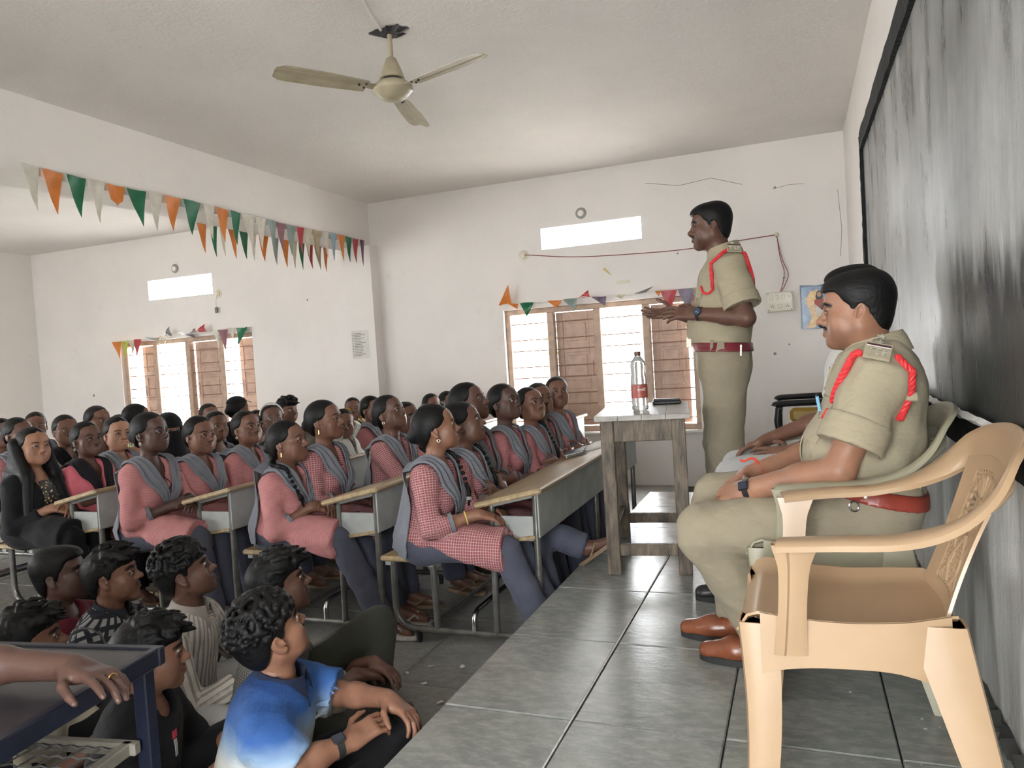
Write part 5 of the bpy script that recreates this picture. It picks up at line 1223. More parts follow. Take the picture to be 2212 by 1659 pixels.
for k, (x, y, w, d, m, lb) in enumerate(((-1.27, 4.70, 0.20, 0.26, 'paper', 'open white exercise book lying on the front desk'), (-1.33, 4.45, 0.12, 0.17, 'black', 'small dark notebook on the front desk'))):
    nb = thing('exercise_book', lb, 'book', (x, y, 0.748), 0.2); R = rotm(0, -0.22, 0)
    MB().box((0, 0, 0.006), (w, d, 0.008), R, 0.002).build('pages', MATS['paper'], nb); MB().box((0, 0, 0.0012), (w+0.01, d+0.01, 0.003), R).build('cover', MATS[m], nb)
    if m == 'black': MB().box((0, 0, 0.0112), (w+0.01, d+0.01, 0.003), R).build('cover', MATS[m], nb)

# ------------------------------------------------------------------ platform table, bottle, phone
tb = thing('wooden_table', 'tall narrow weathered wooden table on the platform', 'table', (-0.896, 3.329, ZP), math.radians(8.5))
TW, TD, TH = 0.436, 0.765, 0.75; OW = MATS['old_wood']
for k in range(4): MB().box((TW*(k+0.5)/4, TD/2, TH-0.0125), (TW/4-0.0006, TD, 0.025), None, 0.0012).build('top_plank', MATS['table_top_wood'], tb)
for x in (0.055, TW-0.055):
    for yy in (0.05, TD-0.05): MB().box((x, yy, (TH-0.025)/2), (0.062, 0.055, TH-0.025), None, 0.004).build('leg', OW, tb)
for yy in (0.05, TD-0.05):
    MB().box((TW/2, yy, TH-0.025-0.05), (TW-0.17, 0.028, 0.10), None, 0.003).build('apron', OW, tb); MB().box((TW/2, yy, 0.115), (TW-0.17, 0.028, 0.055), None, 0.003).build('stretcher', OW, tb)
for x in (0.055, TW-0.055):
    MB().box((x, TD/2, TH-0.075), (0.028, TD-0.155, 0.10), None, 0.003).build('apron', OW, tb); 
MB().box((0.055, TD/2, 0.17), (0.028, TD-0.155, 0.045), None, 0.003).build('stretcher', OW, tb)
bt = thing('water_bottle', 'clear plastic bottle with red label and brown cap on the table', 'bottle', (-0.735, 3.62, ZP+TH))
bp = [(0.030, 0.0), (0.038, 0.006), (0.039, 0.02), (0.036, 0.026), (0.039, 0.034), (0.039, 0.155), (0.0375, 0.165), (0.0345, 0.18), (0.036, 0.20), (0.0385, 0.215), (0.0375, 0.225), (0.030, 0.245), (0.0175, 0.262), (0.0135, 0.268), (0.0135, 0.272)]
bp = [(r*1.03, z) for r, z in bp]
MB().lathe(bp, seg=32).build('bottle_body', MATS['clear_plastic'], bt, True)
MB().lathe([(0.0408, 0.062), (0.0408, 0.128)], seg=32, cap=False).build('label', mat('label_red', (0.22, 0.035, 0.03), 0.4, 0.5, 25, col2=(0.33, 0.10, 0.07)), bt, True)
mb = MB()
for an, z, L in ((-1.2, 0.105, 0.030), (-1.25, 0.098, 0.024), (-0.75, 0.110, 0.018), (-0.75, 0.104, 0.012), (-0.75, 0.098, 0.016)):
    mb.box((0.0411*math.cos(an), 0.0411*math.sin(an), z), (0.0004, L, 0.0025), rotm(0, 0, an))
mb.build('label_print', MATS['paper'], bt)
MB().lathe([(0.0155, 0.268), (0.016, 0.270), (0.016, 0.288), (0.014, 0.290)], seg=22).build('cap', mat('cap_brown', (0.10, 0.04, 0.03), 0.4), bt, True)
ph = thing('phone_case', 'black phone in a thick case lying on the table', 'phone', (-0.665, 3.98, ZP+TH), math.radians(12))
MB().box((0, 0, 0.010), (0.150, 0.078, 0.018), None, 0.005).build('case', MATS['black'], ph); MB().box((0, 0, 0.024), (0.140, 0.072, 0.010), rotm(0, 0.02, 0), 0.003).build('cover_flap', MATS['black'], ph); MB().box((-0.01, 0, 0.0296), (0.10, 0.05, 0.0012)).build('screen', MATS['chrome'], ph)

# ------------------------------------------------------------------ moulded plastic armchairs (face -x)
def plastic_chair(label, loc, m, rz=0.0):
    r = thing('plastic_chair', label, 'chair', loc, rz, 'moulded plastic chairs')
    # local: front at -x, back at +x, y across
    G = []
    for u in np.linspace(0, 1, 20):
        row = []
        for v in np.linspace(-1, 1, 17):
            x = -0.320+u*0.435; hw = 0.222-0.034*u-0.022*max(0, (u-0.8)/0.2)-0.02*max(0, 1-u/0.12)**2; z = 0.452-0.030*math.sin(PI*min(1, u*1.05))*(1-0.35*v*v)-0.010*u
            z -= 0.055*max(0, 1-u/0.10)**2; z += 0.02*max(0, abs(v)-0.8)/0.2
            row.append((x, v*hw, z))
        G.append(row)
    MB().grid(np.array(G)[:, ::-1], 0.006).build('seat', m, r, True)
    mb = MB()
    for k in range(7):
        y = -0.12+0.04*k; mb.tube([(x, y, 0.4525-0.030*math.sin(PI*min(1, (x+0.32)/0.435*1.05))*(1-0.35*(y/0.21)**2)-0.010*(x+0.32)/0.435) for x in np.linspace(-0.235, 0.04, 10)], 0.0024, 5)
    mb.build('seat_ridge', m, r, True)
    def lpost(path, wx, wy, sgn, name, fx):
        """L-section post: path rows (x,y,z), flange widths; fx = direction of the x flange"""
        P = np.array(path, float); G = []
        for (x, y, z), a, b in zip(P, wx, wy): G.append([(x+fx*a, y, z), (x+fx*a*0.5, y+sgn*0.004, z), (x+fx*0.012, y+sgn*0.004, z), (x, y+sgn*0.002, z), (x-fx*0.004, y-sgn*0.010, z), (x-fx*0.004, y-sgn*b*0.6, z), (x-fx*0.002, y-sgn*b, z)])
        G = np.array(G)
        if sgn*fx > 0: G = G[:, ::-1]
        mb = MB().grid(G, 0.006); mb.add(G[0]-vec(0, 0, 0.004), [tuple(range(7)), tuple(range(6, -1, -1))]); mb.build(name, m, r, True)
    for sg in (1, -1):
        zs = np.linspace(0.440, 0.0, 14); t = (0.44-zs)/0.44
        lpost([(-0.312-0.002*q+0.012*math.sin(PI*q), sg*(0.212+0.040*q), z) for q, z in zip(t, zs)], 0.078-0.026*t, 0.070-0.028*t, sg, 'leg', 1)
        zs2 = np.linspace(0.448, 0.0, 14)
        lpost([(0.122+0.078*q, sg*(0.188+0.057*q), z) for q, z in zip(t, zs2)], 0.105-0.060*t, 0.060-0.022*t, sg, 'leg', -1)
        # side apron with an arched lower edge
        G = []
        for u in np.linspace(0, 1, 16):
            x = -0.27+u*0.37; us = (x+0.32)/0.435; y = 0.226-0.034*us-0.022*max(0, (us-0.8)/0.2)-0.02*max(0, 1-us/0.12)**2; ztop = 0.4745-0.0195*math.sin(PI*min(1, us*1.05))-0.010*us-0.055*max(0, 1-us/0.10)**2; lo = 0.375-0.055*(abs(2*u-1))**3*(1 if u > 0.5 else 0.35)-0.02
            G.append([(x, sg*(y+0.006*(1-w)), ztop*(w)+lo*(1-w)) for w in np.linspace(0, 1, 5)])
        G = np.array(G); MB().grid(G if sg > 0 else G[:, ::-1], 0.006).build('side_apron', m, r, True)
        # arm post: box section rising from the seat side to the arm
        G = []
        for z in np.linspace(0.38, 0.625, 12):
            q = (z-0.38)/0.245; y = 0.222+0.030*q; w = 0.034-0.006*math.sin(PI*q)+0.012*max(0, q-0.8)/0.2; xc = -0.210+0.018*q; dd = 0.016
            G.append([(xc-w, sg*(y-dd), z), (xc-w*1.02, sg*(y+dd*0.8), z), (xc-w*0.4, sg*(y+dd), z), (xc-w*0.25, sg*(y+dd*0.55), z), (xc+w*0.6, sg*(y+dd*0.6), z), (xc+w, sg*(y+dd*0.2), z), (xc+w, sg*(y-dd), z), (xc-w, sg*(y-dd), z)])
        G = np.array(G); MB().grid(G if sg < 0 else G[:, ::-1]).build('arm_post', m, r, True)
    # arms and top rail: one continuous band
    half = [(-0.225, 0.252, 0.630), (-0.12, 0.266, 0.640), (0.0, 0.270, 0.648), (0.09, 0.262, 0.672), (0.155, 0.238, 0.710), (0.198, 0.200, 0.752), (0.222, 0.150, 0.782), (0.236, 0.080, 0.799), (0.241, 0.0, 0.804)]
    full = half+[(x, -y, z) for x, y, z in half[-2::-1]]
    P = spline(full, 90); G = []
    for i, p in enumerate(P):
        s_ = abs(2*i/89-1); arm = min(1, max(0, (s_-0.35)/0.35))   # 1 on the arms, 0 at the top of the back
        tgt = unit(P[min(89, i+1)]-P[max(0, i-1)]); out = unit(vec(p[0]*0.0+ (0.9 if s_ < 0.5 else 0.1), p[1], 0)); 
        nrm = unit(vec(0, 0, 1)*arm + (vec(-0.80, 0, 0.45)+vec(0, -np.sign(p[1])*0.6*min(1, abs(p[1])/0.2), 0))*(1-arm)); nrm = unit(nrm-tgt*(nrm@tgt)); sd = unit(np.cross(tgt, nrm))
        w = 0.030+0.004*arm+0.010*(1-arm); hgt = 0.006
        prof = [(-1, -2.6), (-1.02, -0.6), (-0.82, 0.5), (-0.3, 1), (0.3, 1), (0.82, 0.5), (1.02, -0.6), (1, -2.6), (0.85, -2.5), (0.8, -0.8), (0, -0.2), (-0.8, -0.8), (-0.85, -2.5), (-1, -2.6)]
        G.append([p+sd*w*a+nrm*hgt*b for a, b in prof])
    MB().grid(np.array(G)[:, ::-1]).build('arm_rail', m, r, True)
    # back panel: frame, lattice and moulded wheel
    def bk(h, v):
        """h 0..1 up the back, v -1..1 across -> point"""
        x = 0.105+0.135*h**1.05-0.030*(v*v)*(0.5+0.5*h)+0.0; hw = 0.150-0.026*math.sin(PI*h)+0.020*h
        return vec(x, v*hw, 0.425+0.357*h-0.030*h*v*v)
    def bgrid(h0, h1, v0, v1, n, k): return np.array([[bk(h, v) for v in np.linspace(v0, v1, k)] for h in np.linspace(h0, h1, n)])
    for a in ((0, 1, -1, -0.62), (0, 1, 0.62, 1)): MB().grid(bgrid(*a, 22, 6), 0.007).build('back_stile', m, r, True)
    MB().grid(bgrid(0, 0.14, -0.63, 0.63, 6, 12), 0.007).build('back_rail', m, r, True); MB().grid(bgrid(0.86, 1, -0.63, 0.63, 6, 12), 0.007).build('back_rail', m, r, True)
    mb = MB()
    def inwheel(h, v): return ((h-0.66)/0.175)**2+(v/0.50)**2 < 1
    for k in range(-18, 40):
        for sgn in (1, -1):
            seg = []
            for t in np.linspace(0, 1, 40):
                h = 0.14+0.72*t; v = sgn*((k*0.11-0.66)-(t*1.4-0.2)*1.0)
                if abs(v) < 0.63 and not inwheel(h, v): seg.append(bk(h, v))
                elif len(seg) > 1: mb.tube(seg, 0.0026, 4, cap=False); seg = []
                else: seg = []
            if len(seg) > 1: mb.tube(seg, 0.0026, 4, cap=False)
    mb.build('lattice', m, r)
    MB().tube([bk(0.66+0.175*math.sin(t), 0.50*math.cos(t)) for t in np.linspace(0, 2*PI, 40)], 0.005, 6, cap=False).build('wheel_rim', m, r, True)
    mb = MB()
    for k in range(18):
        t = 2*PI*k/18; mb.tube([bk(0.66+0.04*math.sin(t), 0.11*math.cos(t)), bk(0.66+0.17*math.sin(t), 0.49*math.cos(t))], [0.003, 0.0062], 6)
    mb.build('wheel_spoke', m, r, True)
    MB().grid(np.array([[bk(0.66+0.045*q*math.sin(t), 0.13*q*math.cos(t))+vec(-0.004, 0, 0) for q in np.linspace(0.05, 1, 4)] for t in np.linspace(0, 2*PI, 20)]), 0.006).build('wheel_hub', m, r, True)
    mb = MB()
    for sg in (1, -1): mb.tube(spline([bk(0.16, sg*0.1), bk(0.28, sg*0.35), bk(0.40, sg*0.15), bk(0.46, sg*0.02)], 16), [0.006]*16, 6); mb.tube(spline([bk(0.18, sg*0.55), bk(0.30, sg*0.25), bk(0.44, sg*0.5)], 14), 0.005, 6)
    mb.build('moulded_flower', m, r, True)
    return r
plastic_chair('empty tan plastic armchair with latticed back closest to the camera', (0.168, 1.880, ZP), MATS['chair_tan'])
plastic_chair('olive plastic armchair under the seated officer with the red cord', (0.150, 2.500, ZP), MATS['chair_olive'])
plastic_chair('olive plastic armchair mostly hidden behind the seated officer', (0.150, 3.18, ZP), MATS['chair_olive'])
ex = thing('office_chair', 'black armrest chair with a mustard back near the far end of the platform', 'chair', (0.14, 4.62, ZP))
MB().tube(spline([(-0.28, -0.02, 0.665), (-0.25, -0.02, 0.68), (0.0, -0.02, 0.685), (0.25, -0.02, 0.69)], 16), 0.024, 10, fl=((0, 0, 1), 0.8)).build('armrest', MATS['black'], ex, True)
MB().tube(spline([(-0.28, 0.5, 0.665), (-0.25, 0.5, 0.68), (0.0, 0.5, 0.685), (0.25, 0.5, 0.69)], 16), 0.024, 10, fl=((0, 0, 1), 0.8)).build('armrest', MATS['black'], ex, True)
for yy in (-0.02, 0.5):
    MB().tube([(-0.26, yy, 0.655), (-0.27, yy, 0.58), (-0.26, yy, 0.44), (0.2, yy, 0.40)], 0.020, 10).build('arm_support', MATS['black'], ex, True); MB().tube([(-0.24, yy, 0.44), (-0.26, yy, 0.0)], 0.014, 8).build('leg', MATS['chrome'], ex, True); MB().tube([(0.22, yy, 0.66), (0.24, yy, 0.0)], 0.014, 8).build('leg', MATS['chrome'], ex, True)
MB().box((-0.02, 0.24, 0.43), (0.46, 0.46, 0.07), None, 0.02).build('seat', MATS['black'], ex); MB().box((0.235, 0.24, 0.66), (0.05, 0.44, 0.44), rotm(0, 0.12, 0), 0.02).build('backrest', MATS['black'], ex)
MB().box((-0.10, 0.06, 0.605), (0.20, 0.06, 0.085), None, 0.02).build('cushion', mat('mustard', (0.36, 0.21, 0.02), 0.3, 0.15, 8), ex)
# ------------------------------------------------------------------ blue desk at the lower left
bd = thing('blue_desk', 'dark blue steel desk with a wire mesh shelf at the lower left', 'desk', (-1.405, 1.262, 0), math.radians(9))
BP = MATS['blue_paint']
MB().box((-0.23, -0.60, 0.738), (0.46, 1.2, 0.024), None, 0.003).build('desk_top', MATS['blue_top'], bd)
for (cx, cy, dx, dy) in ((-0.23, 0.004, 0.48, 0.022), (-0.004, -0.60, 0.022, 1.2), (-0.456, -0.60, 0.022, 1.2), (-0.23, -1.2, 0.48, 0.022)): MB().box((cx, cy, 0.733), (dx, dy, 0.042), None, 0.003).build('edge_angle', BP, bd)
for (cx, cy) in ((-0.024, -0.022), (-0.436, -0.022), (-0.024, -1.17), (-0.436, -1.17)): MB().box((cx, cy, 0.355), (0.034, 0.034, 0.71), None, 0.003).build('leg', BP, bd)
sh = bpy.data.objects.new('shelf', None); COL.objects.link(sh); sh.parent = bd
for (cx, cy, dx, dy) in ((-0.23, -0.055, 0.41, 0.022), (-0.05, -0.60, 0.024, 1.1), (-0.41, -0.60, 0.024, 1.1)): MB().box((cx, cy, 0.545), (dx, dy, 0.028), None, 0.003).build('shelf_rail', MATS['cream_frame'], sh)
mb = MB()
for k in range(9): mb.tube([(-0.395+k*0.041, -0.06, 0.548), (-0.54+k*0.041, -1.14, 0.548)], 0.0022, 5, cap=False)
for k in range(27): mb.tube([(-0.405+0.02*q, -0.075-k*0.041+0.004*(q % 2), 0.548+0.0025*(q % 2)) for q in range(18)], 0.0022, 5, cap=False)
mb.build('wire_mesh', MATS['mesh_wire'], sh)
# ------------------------------------------------------------------ cloth colours
GRAY = m_cloth('dupatta_grey', (0.165, 0.175, 0.20), 0.10, 0.75, fold=0.35); SALW = m_cloth('salwar_slate', (0.075, 0.080, 0.110), 0.15, 0.85)
KHAKI = m_cloth('khaki', (0.335, 0.292, 0.205), 0.06, 0.8, fold=0.30); KHAKI2 = m_cloth('khaki_trousers', (0.275, 0.236, 0.168), 0.07, 0.8, fold=0.3)
BLACKC = m_cloth('black_cloth', (0.008, 0.008, 0.009), 0.3, 0.8); WHITEC = m_cloth('white_cloth', (0.60, 0.60, 0.57), 0.06, 0.8); NAVYC = m_cloth('navy_cloth', (0.012, 0.018, 0.045), 0.2, 0.8)
YELLOWC = m_cloth('yellow_cloth', (0.48, 0.26, 0.035), 0.15, 0.7); GREYT = m_cloth('light_grey_trousers', (0.42, 0.42, 0.42), 0.1, 0.8); CREAMC = m_cloth('cream_cloth', (0.52, 0.48, 0.37), 0.1, 0.8)
MAROONC = m_cloth('maroon_cloth', (0.13, 0.018, 0.028), 0.2, 0.8); PURPLEC = m_cloth('purple_cloth', (0.13, 0.02, 0.085), 0.2, 0.8); PEACHC = m_cloth('peach_cloth', (0.50, 0.27, 0.20), 0.2, 0.8); DKGREEN = m_cloth('dark_olive_cloth', (0.028, 0.030, 0.022), 0.2, 0.8)
HOTPINK = m_cloth('bright_pink_cloth', (0.66, 0.16, 0.20), 0.15, 0.45)
def m_patterned(key, base, col, scale, lo=0.55):
    m, n, l, p = nmat(key); v = texco(n, l); x = n.new('ShaderNodeTexVoronoi'); x.inputs['Scale'].default_value = scale; l.new(v, x.inputs['Vector'])
    l.new(ramp(n, l, x.outputs['Distance'], [(lo-0.03, col), (lo+0.03, base)]), p.inputs['Base Color']); p.inputs['Roughness'].default_value = 0.8; return m
PATT = m_patterned('black_floral', (0.012, 0.012, 0.018), (0.25, 0.24, 0.30), 26, 0.40)
def m_gold_print():
    m, n, l, p = nmat('gold_embroidery'); v = texco(n, l); x = n.new('ShaderNodeTexVoronoi'); x.feature = 'DISTANCE_TO_EDGE'; x.inputs['Scale'].default_value = 46; l.new(v, x.inputs['Vector'])
    l.new(ramp(n, l, x.outputs['Distance'], [(0.20, (0.008, 0.008, 0.009)), (0.26, (0.50, 0.36, 0.16))]), p.inputs['Base Color']); p.inputs['Roughness'].default_value = 0.5; return m
GOLDP = m_gold_print()
def m_dip():
    m, n, l, p = nmat('dip_dyed'); t = n.new('ShaderNodeTexCoord'); s_ = n.new('ShaderNodeSeparateXYZ'); l.new(t.outputs['Object'], s_.inputs[0])
    nz = noise(n, l, t.outputs['Object'], 5, 3); a = n.new('ShaderNodeMath'); a.operation = 'MULTIPLY_ADD'; a.inputs[1].default_value = 0.10; l.new(nz, a.inputs[0]); l.new(s_.outputs['Z'], a.inputs[2])
    l.new(ramp(n, l, a.outputs[0], [(0.33, (0.60, 0.60, 0.56)), (0.395, (0.22, 0.33, 0.47)), (0.455, (0.018, 0.085, 0.28)), (0.56, (0.006, 0.036, 0.145))]), p.inputs['Base Color'])
    p.inputs['Roughness'].default_value = 0.75; l.new(bump(n, l, noise(n, l, texco(n, l, (1, 1, 1.6)), 16, 3), 0.3, 0.03), p.inputs['Normal']); return m
DIP = m_dip()
PLAID = m_check('plaid_shirt', (0.30, 0.30, 0.30), (0.025, 0.028, 0.035), (0.025, 0.028, 0.035), 0.036, 0.42, 0.42)
STRIPE = m_check('striped_shirt', (0.62, 0.59, 0.54), (0.33, 0.30, 0.27), (0, 0, 0), 0.026, 0.40, 0.0)
MICRO = m_check('grey_check_shirt', (0.30, 0.285, 0.25), (0.10, 0.095, 0.09), (0.10, 0.095, 0.09), 0.011, 0.42, 0.42)
REDCORD = mat('red_cord', (0.62, 0.03, 0.035), 0.55, 0.2, 60); BELT = mat('belt_leather', (0.16, 0.018, 0.028), 0.32, 0.2, 12, bmp=0.1); BELT2 = mat('belt_leather_brown', (0.26, 0.04, 0.025), 0.32, 0.2, 12, bmp=0.1)
mat('silver', (0.78, 0.76, 0.66), 0.30, 0.1, 20, metal=0.8); mat('thread_red', (0.55, 0.05, 0.02), 0.8); mat('glass_dark', (0.03, 0.035, 0.05), 0.1); mat('dial_blue', (0.035, 0.06, 0.10), 0.25); mat('thread_yellow', (0.6, 0.45, 0.12), 0.7)
mat('flowers', (0.45, 0.48, 0.30), 0.8, 0.3, 40); mat('khaki_button', (0.16, 0.13, 0.09), 0.4); mat('blue_strap', (0.03, 0.06, 0.30), 0.5); mat('pink_logo', (0.6, 0.05, 0.09), 0.6)

OFFICER_HEAD = np.array([-0.39, 4.0, 1.98])
def W2L(root_xy, hd, p, z0=0.0):
    d = np.array(p[:2])-np.array(root_xy); c, s = math.cos(hd), math.sin(hd); return vec(d[0]*c+d[1]*s, -d[0]*s+d[1]*c, p[2]-z0)
def solve(maker, target, hd, z0=0.0, hs=1.0, lo=0.55, hi=1.25):
    """choose the torso length so that the head reaches its height; root goes where the head lands on target"""
    a, b = lo, hi
    for _ in range(18):
        m = (a+b)/2; J = maker(m); J['hs'] = hs; O = head_xf(J)[1]
        if O[2] > target[2]-z0: b = m
        else: a = m
    c, s = math.cos(hd), math.sin(hd)
    return J, (target[0]-(O[0]*c-O[1]*s), target[1]-(O[0]*s+O[1]*c), z0)
def look(target, hd, f_pitch=0.6, add=0.0):
    d = OFFICER_HEAD-np.array(target); y = math.atan2(d[1], d[0])-hd; p = math.atan2(d[2], math.hypot(d[0], d[1]))
    return y+add, p*f_pitch
GOLD = MATS['gold']
def girl(label, target, hd=0.0, face='girl', hair='girl_bun', skin=1, kcol='pink', arms='lap', lean=0.10, side=0.0, add=0.0, pit=0.6, roll=0.0, res=1.0, dup=GRAY, km=None, tail=True, sleeve=0.42, seat=0.438, s=0.90, cuff=True,
         plait=None, knee=(0.44, 0.085), foot=0.46, extras=(), trousers=None, group=None, mod=None, skirt=0.98, feet='sandal', seed=1, tie=None, hs=1.0, twist=0.0, dupv=0.22, lab2='', hands=None):
    hd = math.radians(hd); yw, pt = look(target, hd, pit, math.radians(add))
    def mk(h): return pose_sit(s=s, seat=seat, lean=lean, side=side, arms=arms, knee=knee, foot=foot, height=h, head=(yw, pt, math.radians(roll)), twist=twist)
    J, loc = solve(mk, target, hd, hs=hs)
    if mod: mod(J)
    r = person('person', label, loc, hd, J, dict(face=face, skin=skin, hair=hair, res=res, hands=(res < 1.3) if hands is None else hands, gaze=(0, 0.15)), group=group)
    o, S = kurta(r, J, km or PINK(kcol), sleeve=sleeve, res=res, seed=seed, cuff=GRAY if (cuff and km is None) else None, skirt=skirt)
    if dup is not None: dupatta(r, J, S, dup, tail=tail, v=dupv, low=-0.10)
    salwar(r, J, trousers or SALW, res=res)
    if feet and res < 1.3:
        for n in 'lr': slipper(J, n, MATS[feet], r)
    if plait:   # over the shoulder, side sg
        sg = plait; pts = [hp(J, -0.085, sg*0.03, -0.045), hp(J, -0.070, sg*0.075, -0.10), tf(J, 0.03*s, sg*0.105*s, 0.50*s*J.get('hgt', 1)), tf(J, 0.13*s, sg*0.10*s, 0.36*s), tf(J, 0.165*s, sg*0.09*s, 0.24*s), tf(J, 0.17*s, sg*0.085*s, 0.12*s)]
        H = np.linalg.norm(J['N']-J['P'])/s; k = H/0.475
        pts[2] = J['N']+J['L']*sg*0.092*s+J['F']*0.045*s+J['T']*0.035*s; pts[3] = tf(J, 0.155*s, sg*0.095*s, 0.345*s*k)
        P = np.array(pts); q = S.push(P[2:], 0.030, lo=-9, hi=0.0, it=8); P[2:] = q
        braid(J, P, parent=r, band=tie)
    for e in extras:
        if e == 'hoop': earring(r, J, MATS['silver'])
        if e == 'stud': earring(r, J, MATS['silver'], drop=False)
        if e == 'drop': earring(r, J, GOLD, drop=True)
        if e == 'bindi': bindi(r, J, MATS['black'])
        if e == 'bangle': bangle(r, J, 'r', MATS['chrome'])
        if e == 'thread': bangle(r, J, 'r', MATS['thread_yellow'], r=0.029, t=0.004, name='wrist_thread')
        if e == 'watch': watch(r, J, 'r', MATS['black'], MATS['chrome'])
        if e == 'black_bangles': bangle(r, J, 'l', MATS['black'], t=0.004); bangle(r, J, 'l', MATS['black'], t=0.004, k=0.075)
        if e == 'necklace': MB().tube(S.push(np.array([tf(J, 0.16*s*math.cos(t)-0.0*s, 0.062*s*math.sin(t), (0.44-0.13*max(0, math.cos(t)))*s*np.linalg.norm(J['N']-J['P'])/s/0.475) for t in np.linspace(-1.9, 1.9, 24)]), 0.002, lo=-9, hi=0.05), 0.0026, 6).build('necklace', MATS['black'], r, True)
        if e == 'band':
            MB().tube([hp(J, 0.022+0.0*t, 0.082*math.sin(t), 0.035+0.092*math.cos(t)) for t in np.linspace(-1.5, 1.5, 24)], 0.006, 8).build('hair_band', MATS['paper'], r, True)
        if e == 'flowers':
            rf = random.Random(4); mb = MB()
            for k2 in range(34):
                t = rf.uniform(-2.4, 0.4); c = hp(J, -0.100+0.03*math.cos(t)+rf.uniform(-.006, .006), -0.035+rf.uniform(-0.02, 0.02), -0.01+0.05*math.sin(t)); mb.lathe([(0.002, -0.005), (0.006, 0), (0.002, 0.006)], c, 6)
            o2 = mb.build('flower_string', MATS['flowers'], r); o2['kind'] = 'stuff'
        if e == 'long_hair':
            L = SDF(); rf = random.Random(6)
            for sg in (1, -1):
                for q in range(4):
                    a = hp(J, -0.070+0.01*q, sg*(0.045+0.012*q), 0.02); b = J['S'+('l' if sg > 0 else 'r')]+J['F']*(0.045*q-0.07)+J['T']*0.055-J['L']*sg*0.045; c = b+J['F']*(0.035)-J['T']*0.22+J['L']*sg*0.045
                    L.cap(a, b, 0.034, 0.032, k=0.03)
                    if q in (0, 1, 3): L.cap(b, c-J['F']*(0.10 if q == 0 else -0.03), 0.034, 0.024, k=0.03)
            L.cap(hp(J, -0.09, 0, -0.02), J['N']-J['F']*0.14-J['T']*0.25, 0.075, 0.05, k=0.04)
            V, Q = L.mesh(0.008); np_mesh('loose_hair', V, Q, m_hair(), r)
        if e == 'gold_front':
            patch(r, S, [tf(J, 0.18, 0.055, 0.345), tf(J, 0.18, -0.045, 0.345), tf(J, 0.18, -0.035, 0.12), tf(J, 0.18, 0.045, 0.12)], GOLDP, 0.0025, 0.002, 'embroidered_panel', 14, 20)
        if e == 'cap_brim':
            MB().grid(np.array([[hp(J, 0.06+0.075*q*math.cos(t), 0.085*math.sin(t)*(1+0.1*q), 0.075-0.015*q) for q in np.linspace(0, 1, 5)] for t in np.linspace(-1.4, 1.4, 14)]), 0.004).build('cap_brim', MATS['black'], r, True)
            C_ = SDF(); C_.ell((-0.012, 0, 0.045), (0.106, 0.088, 0.088)); C_.cut((0, 0, 0.060), (0, 0, -1)); V, Q = C_.mesh(0.007); np_mesh('cap', V*hs@J['R'].T+J['O'], Q, BLACKC, r)
    return r, J, S

# ------------------------------------------------------------------ girls: front bench
def arm_to(n, E, Wp, hdv, hn, root=None):
    def f(J): J['E'+n] = E; J['W'+n] = Wp; J['hd'+n] = unit(hdv); J['hn'+n] = np.array(hn, float)
    return f
def modA1(J):
    for q, n in ((1, 'l'), (-1, 'r')):
        J['E'+n] = J['S'+n]+vec(0.04, q*0.05, -0.225); J['W'+n] = vec(0.30, q*0.085, 0.438+0.225); J['hd'+n] = unit(vec(0.85, -q*0.35, -0.30)); J['hn'+n] = vec(0.25, q*0.2, 1)
girl('girl in red checked kurta with a banded plait, nearest on the front bench', (-1.62, 3.144, 1.055), 6, 'girl', 'girl_bun', 1, 'red', 'lap', 0.20, add=-4, pit=0.35, plait=1, tie=MATS['concrete'], extras=('hoop', 'thread'), mod=modA1, knee=(0.46, 0.09), foot=0.60, dupv=0.20, seed=2)
def modA2(J):
    g = lambda p: W2L(A2L[:2], math.radians(8), p)
    J['Kl'] = g((-1.42, 3.47, 0.50)); J['Al'] = g((-1.125, 3.49, 0.405)); J['Tol'] = g((-0.985, 3.475, 0.455))
A2L = (-1.78, 3.41)
girl('girl with a thin plait and wristwatch, arms folded, second on the front bench', (-1.62, 3.447, 1.045), 8, 'girl2', 'girl_bun', 3, 'red', 'fold', 0.14, add=-3, pit=0.4, plait=1, extras=('watch',), foot=0.50, seed=3, mod=modA2)
girl('tall girl rising behind the girl with the watch on the front bench', (-1.72, 3.756, 1.131), 4, 'girl2', 'girl_bun', 3, 'pink', 'fold', 0.05, add=-6, pit=0.5, seed=4, res=1.2)
girl('girl with a dark face and hands in her lap, fourth on the front bench', (-1.65, 4.114, 1.10), 4, 'girl', 'girl_bun', 4, 'pink', 'lap', 0.08, add=-10, pit=0.35, seed=5, res=1.25)
girl('girl with a plait and folded arms before the left window bay, front bench', (-1.60, 4.421, 1.059), 0, 'girl', 'girl_bun', 2, 'pink', 'fold', 0.12, add=-10, pit=0.4, plait=1, seed=6, res=1.25)
girl('girl with folded arms partly hidden beside the last girl of the front bench', (-1.65, 4.75, 1.07), -4, 'girl2', 'girl_bun', 2, 'pink', 'fold', 0.10, add=-12, pit=0.35, seed=7, res=1.25)
girl('last girl of the front bench, arms crossed, in front of the closed shutter', (-1.62, 5.06, 1.095), -10, 'girl', 'girl_bun', 2, 'rose', 'fold', 0.06, add=-18, pit=0.3, seed=8, res=1.25)
